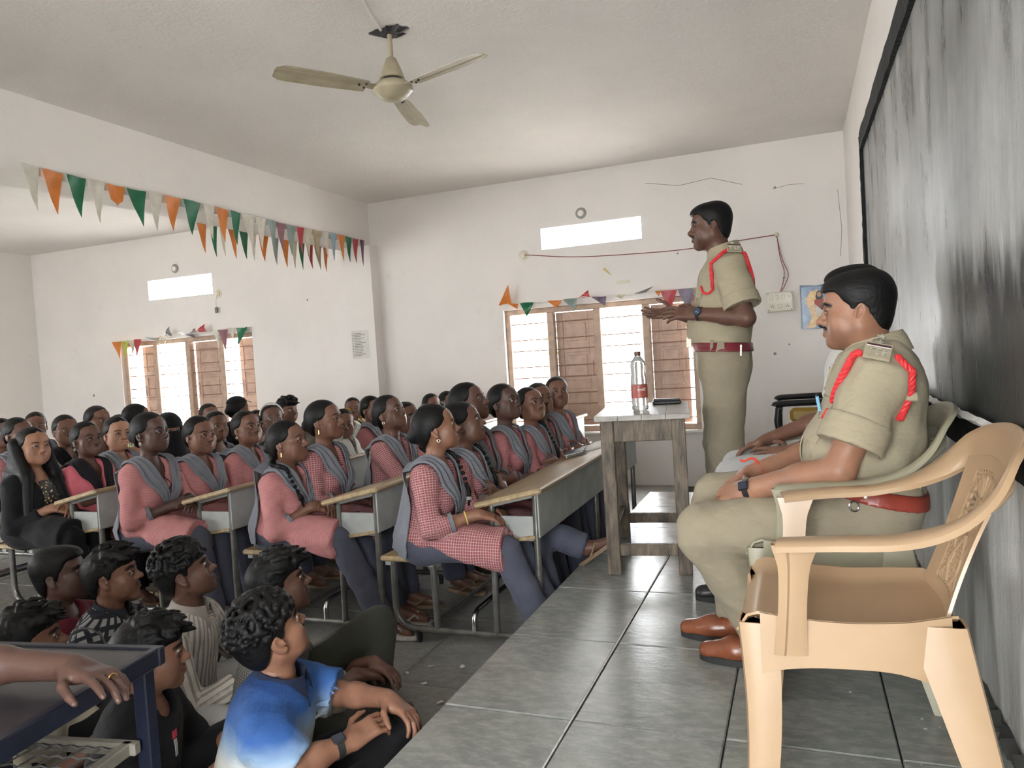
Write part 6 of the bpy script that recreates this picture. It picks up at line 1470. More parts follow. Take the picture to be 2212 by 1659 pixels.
# second row
girl('girl with a long plait, bindi and gold earring, nearest in the second row', (-2.55, 3.23, 0.993), 4, 'girl2', 'girl_bun', 2, 'rose', 'lap', 0.20, add=-8, pit=0.35, plait=-1, extras=('drop', 'bindi'), foot=0.62, feet='white_shoe', seed=9)
girl('upright girl with a bindi and steel bangle behind the girl with the long plait', (-2.50, 3.50, 1.079), 4, 'girl2', 'girl_bun', 2, 'red', 'lap', 0.08, add=-4, pit=0.35, extras=('drop', 'bindi', 'bangle'), seed=10)
def modB3(J):
    J['Er'] = J['Sr']+vec(0.17, -0.05, -0.20); J['Wr'] = vec(0.46, -0.03, 0.438+0.36); J['hdr'] = unit(vec(0.8, 0.15, -0.35)); J['hnr'] = vec(0.3, 0, 1)
    J['El'] = J['Sl']+vec(0.22, 0.08, -0.15); J['Wl'] = vec(0.50, 0.10, 0.438+0.40); J['hdl'] = unit(vec(0.7, -0.5, -0.2)); J['hnl'] = vec(0.2, 0, 1)
girl('girl gazing up with arms stretched on the desk, middle of the second row', (-2.35, 3.958, 1.072), 2, 'girl', 'girl_bun', 3, 'red', 'desk', 0.16, add=-6, pit=0.75, extras=('hoop',), mod=modB3, seed=11, res=1.25)
girl('girl in a black floral dress beside the girl gazing up', (-2.50, 4.437, 0.994), 0, 'girl', 'girl_bun', 2, 'pink', 'desk', 0.10, add=-10, pit=0.35, km=PATT, dup=None, extras=('bindi',), res=1.25)
# third row
def modC1(J):
    J['Er'] = J['Sr']+vec(0.02, -0.05, -0.25); J['Wr'] = vec(0.215, -0.02, 0.438+0.235); J['hdr'] = unit(vec(0.75, 0.6, 0.05)); J['hnr'] = vec(0.5, -0.5, 0.6)
    J['El'] = J['Sl']+vec(0.10, 0.05, -0.22); J['Wl'] = vec(0.31, 0.0, 0.438+0.245); J['hdl'] = unit(vec(0.6, -0.75, -0.1)); J['hnl'] = vec(0.3, 0.2, 1)
girl('girl with flowers in her hair, bindi and black bangles in the third row', (-3.40, 3.127, 1.072), 4, 'girl', 'girl_bun', 4, 'rose', 'fold', 0.10, add=-10, pit=0.3, extras=('hoop', 'bindi', 'black_bangles', 'necklace', 'flowers'), mod=modC1, seed=12, res=1.1)
girl('frowning girl with a low bun in front of the bright window bay, third row', (-3.40, 3.49, 1.015), 0, 'girl2', 'girl_bun', 2, 'rose', 'lap', 0.10, add=-20, pit=0.1, seed=13, res=1.25)
girl('girl with a small earring looking up, farther end of the third row', (-3.40, 3.90, 1.011), 2, 'girl2', 'girl_bun', 2, 'rose', 'lap', 0.10, add=-14, pit=0.5, extras=('stud',), seed=14, res=1.25)
# fourth row
girl('girl in black with gold embroidery and long loose hair at the left', (-4.25, 3.056, 1.015), 2, 'girl', 'girl_tail', 0, 'pink', 'lap', 0.10, add=-22, pit=0.25, km=BLACKC, dup=None, cuff=False, sleeve=0.7, trousers=BLACKC, extras=('long_hair', 'gold_front'), seed=15, res=1.15)
girl('girl in bright pink under a black shawl beside the girl in black', (-4.25, 3.412, 1.012), 2, 'girl', 'girl_tail', 3, 'pink', 'lap', 0.12, add=-16, pit=0.5, km=HOTPINK, dup=m_cloth('black_shawl', (0.012, 0.010, 0.014), 0.3, 0.7), tail=False, extras=('stud',), dupv=0.12, trousers=BLACKC, seed=16, res=1.2)
girl('girl with a grey dupatta just behind the girl in the black shawl', (-4.32, 3.70, 1.017), 0, 'girl2', 'girl_tail', 5, 'rose', 'lap', 0.06, add=-22, pit=0.2, res=1.2, seed=17)
# farther back
BK = dict(res=1.75, feet=None, hands=False)
girl('girl in a white kurta behind the upright girl with the bangle', (-3.30, 4.86, 0.912), 0, 'girl', 'girl_bun', 2, add=-30, pit=0.0, km=WHITEC, dup=m_cloth('white_veil', (0.62, 0.64, 0.62), 0.05, 0.7), arms='desk', lean=0.25, **BK)
girl('woman in a mustard yellow dress near the pillar', (-4.25, 6.44, 0.90), 0, 'girl2', 'girl_tail', 2, add=-20, pit=0.3, km=YELLOWC, dup=YELLOWC, **BK)
girl('girl turned away behind the girl gazing up, hair in a bun', (-3.40, 5.435, 1.0), 10, 'girl', 'girl_bun', 2, add=15, pit=0.2, **BK)
girl('girl whose hair just shows between the two front bench girls, nearer the pillar', (-3.40, 6.54, 0.93), 0, 'girl', 'girl_bun', 2, add=10, pit=0.2, **BK)
girl('girl whose hair just shows behind the tall girl of the front bench', (-3.40, 6.90, 0.916), 0, 'girl', 'girl_bun', 2, add=20, pit=0.2, **BK)
girl('girl with a white hair band tilting her head up behind the long plait girl', (-3.55, 4.335, 1.02), 0, 'girl', 'girl_bun', 3, add=-30, pit=0.9, extras=('band',), km=BLACKC, dup=None, **BK)
girl('person with a high mop of dark hair by the farther side of the beam', (-4.25, 5.40, 1.02), 0, 'girl', 'boy_wave', 2, add=10, pit=0.1, **BK)
def modFist(J): J['El'] = J['Sl']+vec(0.12, 0.05, -0.20); J['Wl'] = J['Sl']+vec(0.24, -0.02, 0.03); J['hdl'] = unit(vec(0.1, -0.5, 0.8)); J['hnl'] = vec(1, 0, 0.2); J['curll'] = 1.1
girl('girl in pale green raising a fist to her chin, behind the third row', (-4.25, 5.0, 0.935), 0, 'girl2', 'girl_bun', 2, add=-30, pit=0.2, km=m_cloth('pale_green', (0.40, 0.45, 0.42), 0.1), dup=None, mod=modFist, **BK)
girl('person in a black cap below the right bay of the farther window', (-5.10, 5.75, 1.03), 0, 'girl', 'girl_bun', 3, add=95, pit=0.1, km=BLACKC, dup=BLACKC, extras=('cap_brim',), **BK)
girl('girl in a black printed top with a stern face below the farther window', (-4.25, 4.541, 0.977), 0, 'girl2', 'girl_bun', 2, add=-18, pit=0.1, km=PATT, dup=None, **BK)
girl('girl whose dark crown shows behind the stern girl in the printed top', (-5.10, 5.366, 1.0), 0, 'girl', 'girl_bun', 2, add=-10, pit=0.1, **BK)
r, J, S = girl('woman in a black face veil with a pink headband before the bright window', (-4.25, 4.078, 1.0), 0, 'girl', None, 1, add=-24, pit=0.0, km=BLACKC, dup=None, **BK)
V_ = SDF(); V_.ell((-0.010, 0, 0.028), (0.108, 0.090, 0.102)); V_.cap((0.010, 0, -0.05), (0.0, 0, -0.22), 0.088, 0.125, k=0.04); V_.ell((0.03, 0, -0.05), (0.09, 0.08, 0.08), k=0.03)
V_.box((0.11, 0, 0.006), (0.05, 0.055, 0.011), None, 0.006, k=0.006, op='s'); V, Q = V_.mesh(0.008); np_mesh('veil', V@J['R'].T+J['O'], Q, BLACKC, r)
B_ = SDF(); B_.ell((-0.010, 0, 0.030), (0.1115, 0.0935, 0.105)); B_.cut((0, 0, 0.030), (0.12, 0, -1)); B_.cut((0, 0, 0.052), (0.12, 0, 1)); V, Q = B_.mesh(0.007); np_mesh('head_band', V@J['R'].T+J['O'], Q, PEACHC, r)
girl('girl with thick dark hair seen from behind below the left bay of the farther window', (-5.10, 4.571, 1.062), 0, 'girl', 'girl_tail', 2, add=60, pit=0.0, km=PEACHC, dup=None, **BK)
girl('dark haired girl leaning forward beside the thick haired girl', (-6.0, 5.186, 0.93), 0, 'girl', 'girl_bun', 2, add=30, pit=-0.2, km=MAROONC, dup=None, **BK)
girl('girl whose hair shows above the grey dupatta girl', (-5.10, 4.203, 1.075), 0, 'girl', 'girl_bun', 2, add=0, pit=0.1, **BK)
girl('girl in a white top with a black shawl behind the girl in black', (-5.10, 3.925, 1.031), 0, 'girl2', 'girl_bun', 2, add=-20, pit=0.1, km=WHITEC, dup=BLACKC, tail=False, **BK)
girl('small face showing between the last row girls at the far left', (-6.0, 4.353, 1.04), 0, 'girl', 'girl_bun', 2, add=-30, pit=0.0, **BK)
girl('girl with a bun in profile at the far left above the long haired girl', (-5.10, 3.568, 1.046), 4, 'girl', 'girl_bun', 3, add=0, pit=0.2, **BK)
girl('girl cut off by the left edge of the picture in the back row', (-6.0, 4.067, 1.015), 0, 'girl2', 'girl_tail', 3, add=-20, pit=0.0, km=PEACHC, dup=None, **BK)

# ------------------------------------------------------------------ boys on the floor
def boy(label, target, hd, face='boy', hair='boy_wave', skin=1, m=WHITEC, sleeve=0.85, lean=0.22, hhead=None, pit=0.3, mod=None, trousers=BLACKC, collar=True, w=0.98, s=0.98, seed=0, knees=0.30, kz=0.13, feet=False, res=1.0, hs=0.97, detail=1.0):
    hdr = math.radians(hd); hh = math.radians((hhead if hhead is not None else hd)-hd)
    def mk(h): return pose_floor(s, lean, (hh, pit, 0), knees, kz, h)
    J, loc = solve(mk, target, hdr, hs=hs, lo=0.5)
    if mod: mod(J, loc, hdr)
    r = person('person', label, loc, hdr, J, dict(face=face, skin=skin, hair=hair, res=res, seed=seed, w=w, detail=detail))
    o, S = shirt(r, J, m, sleeve, w=w, seed=seed+3, res=res)
    if collar: shirt_collar(r, J, collar if not isinstance(collar, bool) else m, lift=0.018, r=0.064)
    salwar(r, J, trousers, flare=1.1, off=0.012)
    return r, J, S
def modF1(J, loc, hd):
    g = lambda p: W2L(loc[:2], hd, p)
    J['Wl'] = g((-1.19, 1.88, 0.375)); J['El'] = J['Sl']+(J['Wl']-J['Sl'])*0.5+vec(0, 0.05, -0.035); J['hdl'] = unit(vec(0.75, -0.6, -0.35)); J['hnl'] = vec(0.3, 0.2, 1); J['curll'] = 0.5
    J['Wr'] = g((-1.235, 1.735, 0.31)); J['Er'] = J['Sr']+(J['Wr']-J['Sr'])*0.5+vec(-0.02, -0.055, -0.05); J['hdr'] = unit(vec(0.75, 0.45, 0.25)); J['hnr'] = vec(0.2, -0.4, 1); J['curlr'] = 0.6
    J['Kl'] = g((-1.20, 1.95, 0.24)); J['Kr'] = g((-1.26, 1.62, 0.20)); J['Al'] = vec(0.30, -0.12, 0.07); J['Ar'] = vec(0.36, 0.12, 0.06); J['Tol'] = J['Al']+vec(0.05, -0.13, -0.03); J['Tor'] = J['Ar']+vec(0.05, 0.13, -0.02)
r, J, S = boy('curly haired boy in a blue to white dip-dyed polo shirt in the foreground', (-1.467, 1.715, 0.612), 26, 'boy', 'boy_curly', 1, DIP, -0.95, 0.26, hhead=66, pit=0.42, mod=modF1, collar=NAVYC, w=1.02, seed=1, s=1.0, detail=0.85)
watch(r, J, 'r', MATS['rubber'], MATS['glass_dark'], square=True, k=0.035)
placket(r, J, S, DIP, top=0.40, bot=0.22, width=0.03, btn=MATS['black'], nb=2)
def modF2(J, loc, hd):
    J['Wr'] = vec(0.34, -0.10, 0.26); J['Er'] = J['Sr']+vec(0.06, -0.09, -0.26); J['Kl'] = vec(0.42, 0.20, 0.34); J['Al'] = vec(0.40, 0.0, 0.07); J['Tol'] = vec(0.52, 0.06, 0.04)
    J['Wl'] = vec(0.40, 0.05, 0.24)
r, J, S = boy('boy in a grey checked shirt with white cuffs behind the dip-dyed polo', (-1.815, 2.19, 0.592), 30, 'boy2', 'boy_wave', 3, MICRO, 0.50, 0.22, hhead=44, pit=0.22, mod=modF2, trousers=DKGREEN, seed=2)
for n in 'lr':
    b, c = J['E'+n], J['W'+n]; MB().tube([b+(c-b)*0.42, b+(c-b)*0.62], [0.058, 0.060], 18).build('rolled_cuff', CREAMC, r, True)
def modF3(J, loc, hd):
    J['El'] = J['Sl']+vec(0.10, 0.12, -0.22); J['Wl'] = vec(0.32, 0.24, 0.22)
r, J, S = boy('boy in a white striped shirt with an open collar looking up', (-2.25, 2.18, 0.618), 22, 'boy', 'boy_curly', 3, STRIPE, 0.8, 0.20, hhead=44, pit=0.30, mod=modF3, trousers=GREYT, seed=4)
boy('boy in a black and white plaid shirt beside the striped shirt', (-2.66, 2.20, 0.578), 20, 'boy2', 'boy_wave', 2, PLAID, 0.7, 0.20, hhead=36, pit=0.15, seed=5, res=1.15)
boy('boy with a dark face and short hair in maroon beside the plaid shirt', (-2.90, 2.16, 0.582), 20, 'boy', 'man', 4, MAROONC, -0.8, 0.15, hhead=32, pit=0.15, seed=6, res=1.2, collar=False)
boy('boy in a cream shirt with swept dark hair behind the blue desk', (-2.41, 1.66, 0.532), 25, 'boy2', 'boy_wave', 2, CREAMC, -0.9, 0.18, hhead=50, pit=0.10, seed=7)
r, J, S = boy('boy in a black shirt in profile beside the leg of the blue desk', (-1.885, 1.668, 0.528), 25, 'boy', 'boy_wave', 1, BLACKC, -0.9, 0.20, hhead=46, pit=0.02, seed=8, collar=False)
patch(r, S, [tf(J, 0.19, -0.02, 0.24), tf(J, 0.19, -0.05, 0.24), tf(J, 0.19, -0.05, 0.21), tf(J, 0.19, -0.02, 0.21)], MATS['pink_logo'], 0.002, 0.0012, 'red_emblem', 5, 4); patch(r, S, [tf(J, 0.19, -0.025, 0.205), tf(J, 0.19, -0.045, 0.205), tf(J, 0.19, -0.02, 0.14), tf(J, 0.19, 0.0, 0.14)], MATS['paper'], 0.002, 0.0012, 'white_emblem', 5, 6)
boy('boy in navy cut off by the left edge, low behind the cream shirt', (-3.20, 1.95, 0.56), 20, 'boy', 'boy_wave', 2, NAVYC, 0.8, 0.15, hhead=30, pit=0.1, seed=9, res=1.3)
# the hand resting on the blue desk belongs to someone just outside the frame
HR = (-2.07, 0.80, 0.0); hh = math.radians(14)
J = pose_sit(s=0.98, seat=0.44, lean=0.15, head=(0.1, 0.1, 0)); g = lambda p: W2L(HR[:2], hh, p)
J['Wl'] = g((-1.400, 1.050, 0.797)); J['El'] = g((-1.66, 0.985, 0.808)); J['hdl'] = unit(g((-1.16, 1.035, 0.775))-J['Wl']); J['hnl'] = vec(-0.1, 0.25, 1); J['curls'+'l'] = (0.16, 0.26, 0.34, 0.46); J['spreadl'] = 2.0; J['thumbl'] = 0.1
J['Wr'] = g((-1.70, 0.72, 0.79)); J['Er'] = J['Sr']+vec(0.06, -0.06, -0.25); J['hdr'] = unit(vec(1, 0.3, -0.1)); J['hnr'] = vec(0, 0, 1)
r = person('person', 'arm and ringed hand resting on the blue desk, purple sleeve', HR, hh, J, dict(face='boy', skin=4, hair='man', hand=1.05, detail=0.85))
o, S = shirt(r, J, PURPLEC, -0.98); salwar(r, J, BLACKC)
d = J['hdl']; n_ = unit(J['hnl']-d*(J['hnl']@d)); lat = -np.cross(n_, d); c = J['Wl']+d*0.104-lat*0.0105+n_*-0.003
MB().tube([c+(lat*math.cos(t)+n_*math.sin(t))*0.0100 for t in np.linspace(0, 2*PI, 20)], 0.0015, 6, cap=False).build('ring', GOLD, r, True)

# ------------------------------------------------------------------ officers
def star(parent, c, R, m, r=0.013):
    poly = [((r if k % 2 == 0 else r*0.42)*math.cos(k*PI/5+PI/2), (r if k % 2 == 0 else r*0.42)*math.sin(k*PI/5+PI/2)) for k in range(10)]
    return MB().prism(poly, 0.003, R, c).build('star', m, parent)
def letters(parent, txt, c, R, m, size):
    cu = bpy.data.curves.new('letters', 'FONT'); cu.body = txt; cu.size = size; cu.extrude = 0.0018; cu.align_x = 'CENTER'; cu.align_y = 'CENTER'; cu.resolution_u = 3; cu.offset = 0.0006; cu.space_character = 1.12
    t = bpy.data.objects.new('letters', cu); COL.objects.link(t); dg = bpy.context.evaluated_depsgraph_get()
    me = bpy.data.meshes.new_from_object(t.evaluated_get(dg)); bpy.data.objects.remove(t, do_unlink=True)
    o = bpy.data.objects.new('letters', me); COL.objects.link(o); me.materials.clear(); me.materials.append(m)
    M4 = Matrix.Identity(4)
    for i in range(3):
        for j in range(3): M4[i][j] = R[i, j]
        M4[i][3] = c[i]
    o.parent = parent; o.matrix_local = M4; return o
def epaulette(root, J, S, tag_c, neck, m, tilt=0.6):
    """shoulder strap with a slip-on carrying letters, a stripe and a star"""
    tag_c = S.push(np.array([tag_c]), 0.006)[0]; nk = S.push(np.array([neck]), 0.006)[0]
    e = 2e-3; g = unit(np.array([S.at(np.array([tag_c+np.eye(3)[i]*e]))[0]-S.at(np.array([tag_c-np.eye(3)[i]*e]))[0] for i in range(3)]))
    up = unit((nk-tag_c)-g*((nk-tag_c)@g)); rt = np.cross(up, g); R = np.stack([rt, up, g], 1)
    a = nk+rt*-0.022; b = nk+rt*0.022; c = tag_c-up*0.004+rt*0.027; d = tag_c-up*0.004-rt*0.027
    patch(root, S, [a, b, c, d], m, 0.006, 0.004, 'shoulder_strap', 6, 12)
    g2 = unit(g+J['L']*tilt+up*0.05); up = unit(up-g2*(up@g2)); rt = np.cross(up, g2); R = np.stack([rt, up, g2], 1)
    t = MB().box(tag_c+g2*0.008+up*0.010, (0.070, 0.060, 0.008), R, 0.002).build('rank_slide', m, root)
    MB().box(tag_c+g2*0.0118+up*0.0300, (0.062, 0.0065, 0.0016), R).build('dark_stripe', MATS['maroon_'] if 'maroon_' in MATS else mat('maroon_', (0.05, 0.008, 0.018), 0.7), t); MB().box(tag_c+g2*0.0118+up*0.0245, (0.062, 0.0032, 0.0016), R).build('white_stripe', MATS['paper'], t)
    letters(t, 'TSP', tag_c+g2*0.0125+up*0.004, R, MATS['silver'], 0.033)
    q = nk*0.35+tag_c*0.65+g*0.012+up*0.012
    star(t, q, R, MATS['silver']); star(t, q+up*0.026+g*-0.002, R, MATS['silver'])
def cord(root, S, pts, name='cord', r=0.0075, off=0.006, n=90):
    P = spline(pts, n); P = S.push(P, off, lo=-9, hi=0.05); T_ = np.gradient(P, axis=0); mb = MB(); L_ = np.r_[0, np.cumsum(np.linalg.norm(np.diff(P, axis=0), axis=1))]
    for q in range(3):   # three twisted strands
        X = []
        for i in range(n):
            t = unit(T_[i]); u = unit(np.cross(t, vec(0.31, 0.83, 0.47))); w = np.cross(t, u); a = L_[i]/(r*4.2)*2*PI+q*2*PI/3; X.append(P[i]+(u*math.cos(a)+w*math.sin(a))*r*0.46)
        mb.tube(X, r*0.62, 8)
    return mb.build(name, REDCORD, root, True)
def pockets(root, J, S, m, h=0.30, l0=0.085, w=0.118, d=0.135, both=True):
    s = J['s']
    for q in ((1, -1) if both else (1,)):
        A = [tf(J, 0.2*s, q*l0+w/2, h), tf(J, 0.2*s, q*l0-w/2, h), tf(J, 0.2*s, q*l0-w/2+0.004, h-d), tf(J, 0.2*s, q*l0+w/2-0.004, h-d)]
        p = patch(root, S, A, m, 0.0035, 0.003, 'pocket', 12, 12)
        B = [tf(J, 0.2*s, q*l0+w/2+0.003, h+0.012), tf(J, 0.2*s, q*l0-w/2-0.003, h+0.012), tf(J, 0.2*s, q*l0-w/2-0.003, h-0.032), tf(J, 0.2*s, q*l0+w/2+0.003, h-0.032)]
        f = patch(root, S, B, m, 0.0065, 0.0035, 'pocket_flap', 13, 6, shape=lambda u: 0.35*(1-abs(2*u-1)))
        c = S.push(np.array([tf(J, 0.2*s, q*l0, h-0.034)]), 0.010, hi=0.2)[0]
        MB().lathe([(0.0065, -0.002), (0.0065, 0.001), (0.0045, 0.002)], c, 14, np.array(Vector(J['F']).to_track_quat('Z', 'Y').to_matrix())).build('button', MATS['khaki_button'], f, True)
def belt_ring(root, J, m, off, w, belly, h0, half=0.021, tilt=0.0, name='belt', res=0.006):
    B = SDF(); torso(B, J, off, w, belly); c = J['P']+J['T']*h0; n = unit(J['T']+J['F']*tilt); B.cut(c+n*half, n, 0.003); B.cut(c-n*half, -n, 0.003)
    V, Q = B.mesh(res); return np_mesh(name, V, Q, m, root), B
def trousers_sdf(J, off=0.018, w=1.0, belly=0.0, top=0.05):
    S = SDF(); s = J['s']; torso(S, J, off, w, belly); S.cut(J['P']+J['T']*top, J['T'], 0.006)
    for n in 'lr':
        S.cap(J['H'+n]-J['T']*0.02, J['K'+n], 0.092*s*w+off*0.8, 0.064*s*w+off, k=0.045); e = J['A'+n]+unit(J['K'+n]-J['A'+n])*0.01
        S.cyl(J['K'+n], e, 0.062*s*w+off, 0.058*s+off, k=0.03)
    return S
# standing officer, turned to the left, hands spread while he speaks
O1H = math.radians(186); J = {'s': 1.03}
J['P'] = vec(0.0, 0, 0.955); J['N'] = vec(-0.030, 0, 1.485)
for q, n in ((1, 'l'), (-1, 'r')): J['S'+n] = vec(-0.045, q*0.168, 1.442); J['H'+n] = vec(0.0, q*0.092, 0.93)
J['Kl'] = vec(0.015, 0.105, 0.52); J['Kr'] = vec(0.04, -0.11, 0.52); J['Al'] = vec(-0.005, 0.11, 0.095); J['Ar'] = vec(0.035, -0.13, 0.095); J['Tol'] = J['Al']+vec(0.15, 0.02, -0.05); J['Tor'] = J['Ar']+vec(0.15, -0.03, -0.05)
J['El'] = vec(-0.110, 0.245, 1.170); J['Wl'] = vec(0.128, 0.155, 1.212); J['hdl'] = unit(vec(0.95, -0.22, 0.10)); J['hnl'] = vec(0.12, 0.75, 0.66); J['curlsl'] = (0.15, 0.22, 0.26, 0.34); J['spreadl'] = 1.8; J['thumbl'] = 0.35
J['Er'] = vec(0.0, -0.265, 1.150); J['Wr'] = vec(0.248, -0.215, 1.240); J['hdr'] = unit(vec(0.97, -0.05, 0.02)); J['hnr'] = vec(-0.05, -0.62, -0.78); J['curlsr'] = (0.12, 0.14, 0.16, 0.2); J['spreadr'] = 2.2; J['thumbr'] = 0.5
frame(J); J['head'] = (0.02, 0.0, 0); J['hs'] = 0.98; J['hd'] = (0.036, 0, 0.0)
r = person('person', 'standing police officer in khaki with a red shoulder cord speaking to the class', (-0.36, 4.0, ZP), O1H, J, dict(face='man', skin=3, hair='man', w=1.08, armw=1.12, hand=1.10, neck=1.05, feet=False, detail=0.8))
o, S = shirt(r, J, KHAKI, -0.78, w=1.10, belly=0.030, tuck=0.075, seed=21, off=0.018)
for n in 'lr': cuff_band(r, J, n, KHAKI, -0.78, 0.065, 0.018, 1.10)
shirt_collar(r, J, KHAKI, r=0.070, h=0.036, drop=0.055, open_=0.30, lift=0.018); placket(r, J, S, KHAKI, top=0.50, bot=0.09, btn=MATS['silver'], nb=7); pockets(r, J, S, KHAKI, h=0.385)
epaulette(r, J, S, vec(-0.060, 0.176, 1.478), vec(-0.050, 0.085, 1.520), KHAKI)
c1 = cord(r, S, [vec(-0.045, 0.176, 1.495), vec(-0.010, 0.182, 1.445), vec(0.015, 0.165, 1.385), vec(0.030, 0.145, 1.335)], r=0.0095); cord(r, S, [vec(0.085, 0.095, 1.350), vec(0.070, 0.105, 1.318), vec(0.045, 0.130, 1.310), vec(0.025, 0.150, 1.330)], r=0.006); cord(r, S, [vec(-0.100, 0.176, 1.498), vec(-0.150, 0.197, 1.449), vec(-0.175, 0.180, 1.390), vec(-0.182, 0.15, 1.33)], r=0.0095)
T = trousers_sdf(J, 0.017, 1.06, 0.024, 0.085); T.waves = cloth_waves(0.0022, 5, 0.16); V, Q = T.mesh(0.010); np_mesh('trousers', V, Q, KHAKI2, r); T.waves = None
b, BS = belt_ring(r, J, BELT, 0.026, 1.10, 0.034, 0.080, 0.023)
bc = BS.push(np.array([tf(J, 0.25, 0.05, 0.080)]), 0.004, hi=0.3)[0]; MB().box(bc, (0.007, 0.060, 0.050), J['B']@rotm(0, 0, 0.42), 0.003).build('buckle', MATS['silver'], b)
for l_ in (0.10, -0.10, 0.14):
    for sgn, nm in ((1, 'belt_loop'),):
        p = BS.push(np.array([tf(J, 0.05 if l_ != 0.14 else -0.10, l_*1.6, 0.080)]), 0.003, hi=0.3)[0]; MB().box(p, (0.016 if l_ != 0.14 else 0.009, 0.008, 0.056), J['B'], 0.002).build(nm, KHAKI2 if l_ != 0.14 else MATS['silver'], b)
fl_ = BS.push(np.array([tf(J, 0.02, 0.20, h) for h in (0.125, 0.08, 0.04, 0.0, -0.02)]), 0.005, hi=0.2)
MB().grid(np.array([[p+J['F']*w_*k for k in (-1, -0.33, 0.33, 1)] for p, w_ in zip(fl_, (0.016, 0.018, 0.026, 0.034, 0.012))]), 0.004).build('hanger_strap', KHAKI2, b, True)
J['ground'] = 0.0
for n in 'lr': shoe(r, J, n, MATS['tan_leather'], MATS['rubber'])
watch(r, J, 'l', MATS['rubber'], MATS['dial_blue'], k=0.020, r=0.034, up=vec(0, 1, 0.25), back=MATS['silver'])
# seated officer in profile
O2H = math.radians(177); J = {'s': 1.02}
J['P'] = vec(0.02, 0, 0.545); J['N'] = vec(-0.015, 0, 0.985)
for q, n in ((1, 'l'), (-1, 'r')): J['S'+n] = vec(-0.012, q*0.160, 0.940); J['H'+n] = vec(0.05, q*0.10, 0.525)
J['Kl'] = vec(0.505, 0.135, 0.462); J['Kr'] = vec(0.50, -0.12, 0.515); J['Al'] = vec(0.345, 0.03, 0.095); J['Ar'] = vec(0.445, -0.145, 0.095); J['Tol'] = J['Al']+vec(0.16, 0.0, -0.05); J['Tor'] = J['Ar']+vec(0.16, -0.01, -0.05)
J['El'] = vec(0.105, 0.232, 0.672); J['Wl'] = vec(0.372, 0.112, 0.590); J['hdl'] = unit(vec(0.80, -0.50, -0.26)); J['hnl'] = vec(0.15, 0.62, 0.75); J['curlsl'] = (0.35, 0.42, 0.5, 0.6)
J['Er'] = vec(0.12, -0.24, 0.68); J['Wr'] = vec(0.385, -0.075, 0.605); J['hdr'] = unit(vec(0.72, 0.45, -0.40)); J['hnr'] = vec(0.3, -0.5, 0.8); J['curlr'] = 0.5
frame(J); J['head'] = (-0.03, 0.0, 0); J['hs'] = 0.97; J['hd'] = (0.026, 0, -0.034)
r = person('person', 'seated police officer in khaki with a red shoulder cord, in profile', (0.21, 2.5, ZP), O2H, J, dict(face='man2', skin=0, hair='man', w=1.12, armw=1.18, hand=1.08, neck=1.12, detail=0.75, feet=False))
o, S = shirt(r, J, KHAKI, -0.74, w=1.13, belly=0.050, tuck=0.02, seed=31, off=0.018, wave=0.003)
for n in 'lr': cuff_band(r, J, n, KHAKI, -0.74, 0.085, 0.018, 1.13)
shirt_collar(r, J, KHAKI, r=0.074, h=0.038, drop=0.060, open_=0.28); placket(r, J, S, KHAKI, top=0.43, bot=0.06, btn=MATS['khaki_button'], nb=6); pockets(r, J, S, KHAKI, h=0.325)
epaulette(r, J, S, vec(-0.004, 0.190, 0.962), vec(-0.020, 0.095, 1.012), KHAKI, 0.75)
cord(r, S, [vec(0.022, 0.172, 0.977), vec(0.065, 0.184, 0.946), vec(0.102, 0.175, 0.907), vec(0.118, 0.152, 0.865)], r=0.011); cord(r, S, [vec(0.165, 0.108, 0.853), vec(0.160, 0.108, 0.822), vec(0.125, 0.146, 0.820)], r=0.007)
cord(r, S, [vec(-0.037, 0.170, 0.966), vec(-0.067, 0.190, 0.936), vec(-0.086, 0.190, 0.888), vec(-0.088, 0.190, 0.842), vec(-0.060, 0.190, 0.808)], r=0.011)
lp = S.push(np.array([vec(-0.088, 0.190, 0.872)]), 0.013)[0]; MB().box(lp, (0.034, 0.014, 0.024), None, 0.004).build('cord_loop', KHAKI, r)
pk = S.push(np.array([tf(J, 0.25, 0.065, 0.335)]), 0.010, hi=0.3)[0]
MB().tube([pk+vec(0, 0, -0.05), pk+vec(0.012, 0, 0.035)], 0.005, 8).build('pen', MATS['black'], r, True); MB().tube([pk+vec(0.0, 0.016, -0.05), pk+vec(0.010, 0.016, 0.028)], 0.005, 8).build('pen', mat('pen_blue', (0.20, 0.42, 0.60), 0.3), r, True)
T = trousers_sdf(J, 0.018, 1.08, 0.036, 0.06); T.waves = cloth_waves(0.0034, 8, 0.15); V, Q = T.mesh(0.010); np_mesh('trousers', V, Q, KHAKI2, r); T.waves = None
b, BS = belt_ring(r, J, BELT2, 0.026, 1.13, 0.052, 0.045, 0.022, tilt=-0.15)
p = BS.push(np.array([tf(J, 0.02, 0.2, 0.045)]), 0.003, hi=0.3)[0]; MB().lathe([(0.005, -0.003), (0.005, 0.002), (0.002, 0.003)], p, 12, rotm(-PI/2, 0, 0)).build('belt_stud', MATS['silver'], b, True)
MB().tube([p+vec(0.03+0.012*math.cos(t), 0.004, -0.026+0.014*math.sin(t)) for t in np.linspace(0, 2*PI, 18)], 0.0028, 6, cap=False).build('belt_hook', MATS['chrome'], b, True)
for n in 'lr': shoe(r, J, n, MATS['tan_leather'], MATS['rubber'])
watch(r, J, 'l', MATS['black'], MATS['glass_dark'], square=True, k=0.012, r=0.0345, up=vec(0.1, 0.85, 0.5))
bangle(r, J, 'r', MATS['thread_red'], r=0.033, t=0.0042, k=0.035, name='wrist_thread'); a = J['Wr']-unit(J['Wr']-J['Er'])*0.035
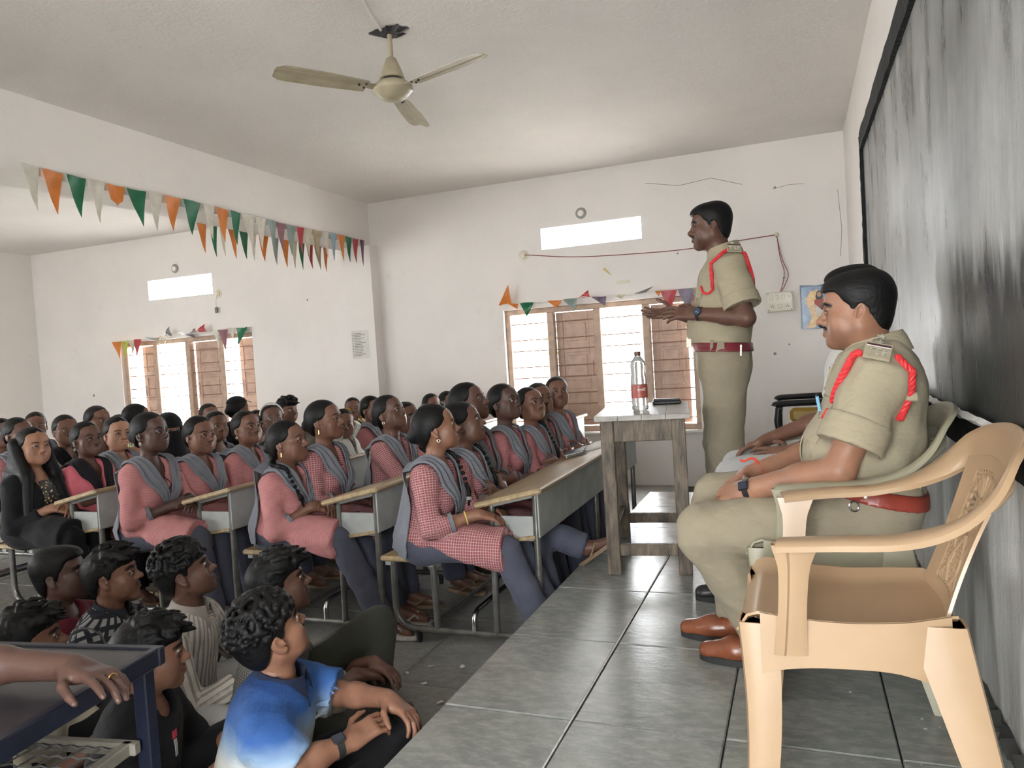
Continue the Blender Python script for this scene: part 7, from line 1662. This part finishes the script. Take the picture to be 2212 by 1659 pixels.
MB().tube(spline([a+vec(0, 0.0, 0.034), a+vec(0.02, -0.01, 0.045), a+vec(0.045, -0.015, 0.034), a+vec(0.06, -0.02, 0.036)], 12), 0.004, 6).build('thread_tail', MATS['thread_red'], r, True)
# third officer hidden behind him: hand, forearm and pale trousers show
J = pose_sit(s=1.0, seat=0.45, lean=-0.06, arms='knee', knee=(0.46, 0.12), foot=0.42, head=(0.15, 0.05, 0))
J['Wl'] = vec(0.24, 0.10, 0.605); J['El'] = J['Sl']+vec(0.06, 0.06, -0.26); J['hdl'] = unit(vec(0.85, -0.1, -0.05)); J['hnl'] = vec(-0.5, 0.55, 0.65); J['spreadl'] = 2.4; J['thumbl'] = 0.9; J['curlsl'] = (0.2, 0.25, 0.35, 0.5)
r = person('person', 'man hidden behind the seated officer, spread hand on pale grey trousers', (0.20, 3.20, ZP), math.radians(178), J, dict(face='man', skin=2, hair='man', w=1.05, feet=False))
o, S = shirt(r, J, WHITEC, -0.8, w=1.05); shirt_collar(r, J, WHITEC); salwar(r, J, GREYT, flare=1.1)
for n in 'lr': shoe(r, J, n, MATS['black'], MATS['rubber'])

# torn bits of paper on the floor between benches and platform
rf = random.Random(12)
for k, (x, y) in enumerate(((-1.71, 2.78), (-1.60, 2.91), (-1.675, 2.82), (-1.55, 2.74), (-1.46, 2.94), (-1.40, 2.60), (-1.62, 2.45))):
    mb = MB(); n = 6; pts = [(0.022*rf.uniform(0.5, 1)*math.cos(2*PI*i/n), 0.013*rf.uniform(0.5, 1)*math.sin(2*PI*i/n), 0.002+0.006*rf.random()) for i in range(n)]
    mb.add(pts+[(a*0.95, b*0.95, c-0.0015) for a, b, c in pts], [tuple(range(n)), tuple(range(2*n-1, n-1, -1))]+[(i, i+n, (i+1) % n+n, (i+1) % n) for i in range(n)])
    o = mb.build('paper_scrap', MATS['paper'], None); o.location = (x, y, 0.001); o.rotation_euler = (0, 0, rf.uniform(0, 6)); tag(o, 'torn bit of paper on the floor between the benches and platform', 'paper', 'torn bits of paper on the floor')
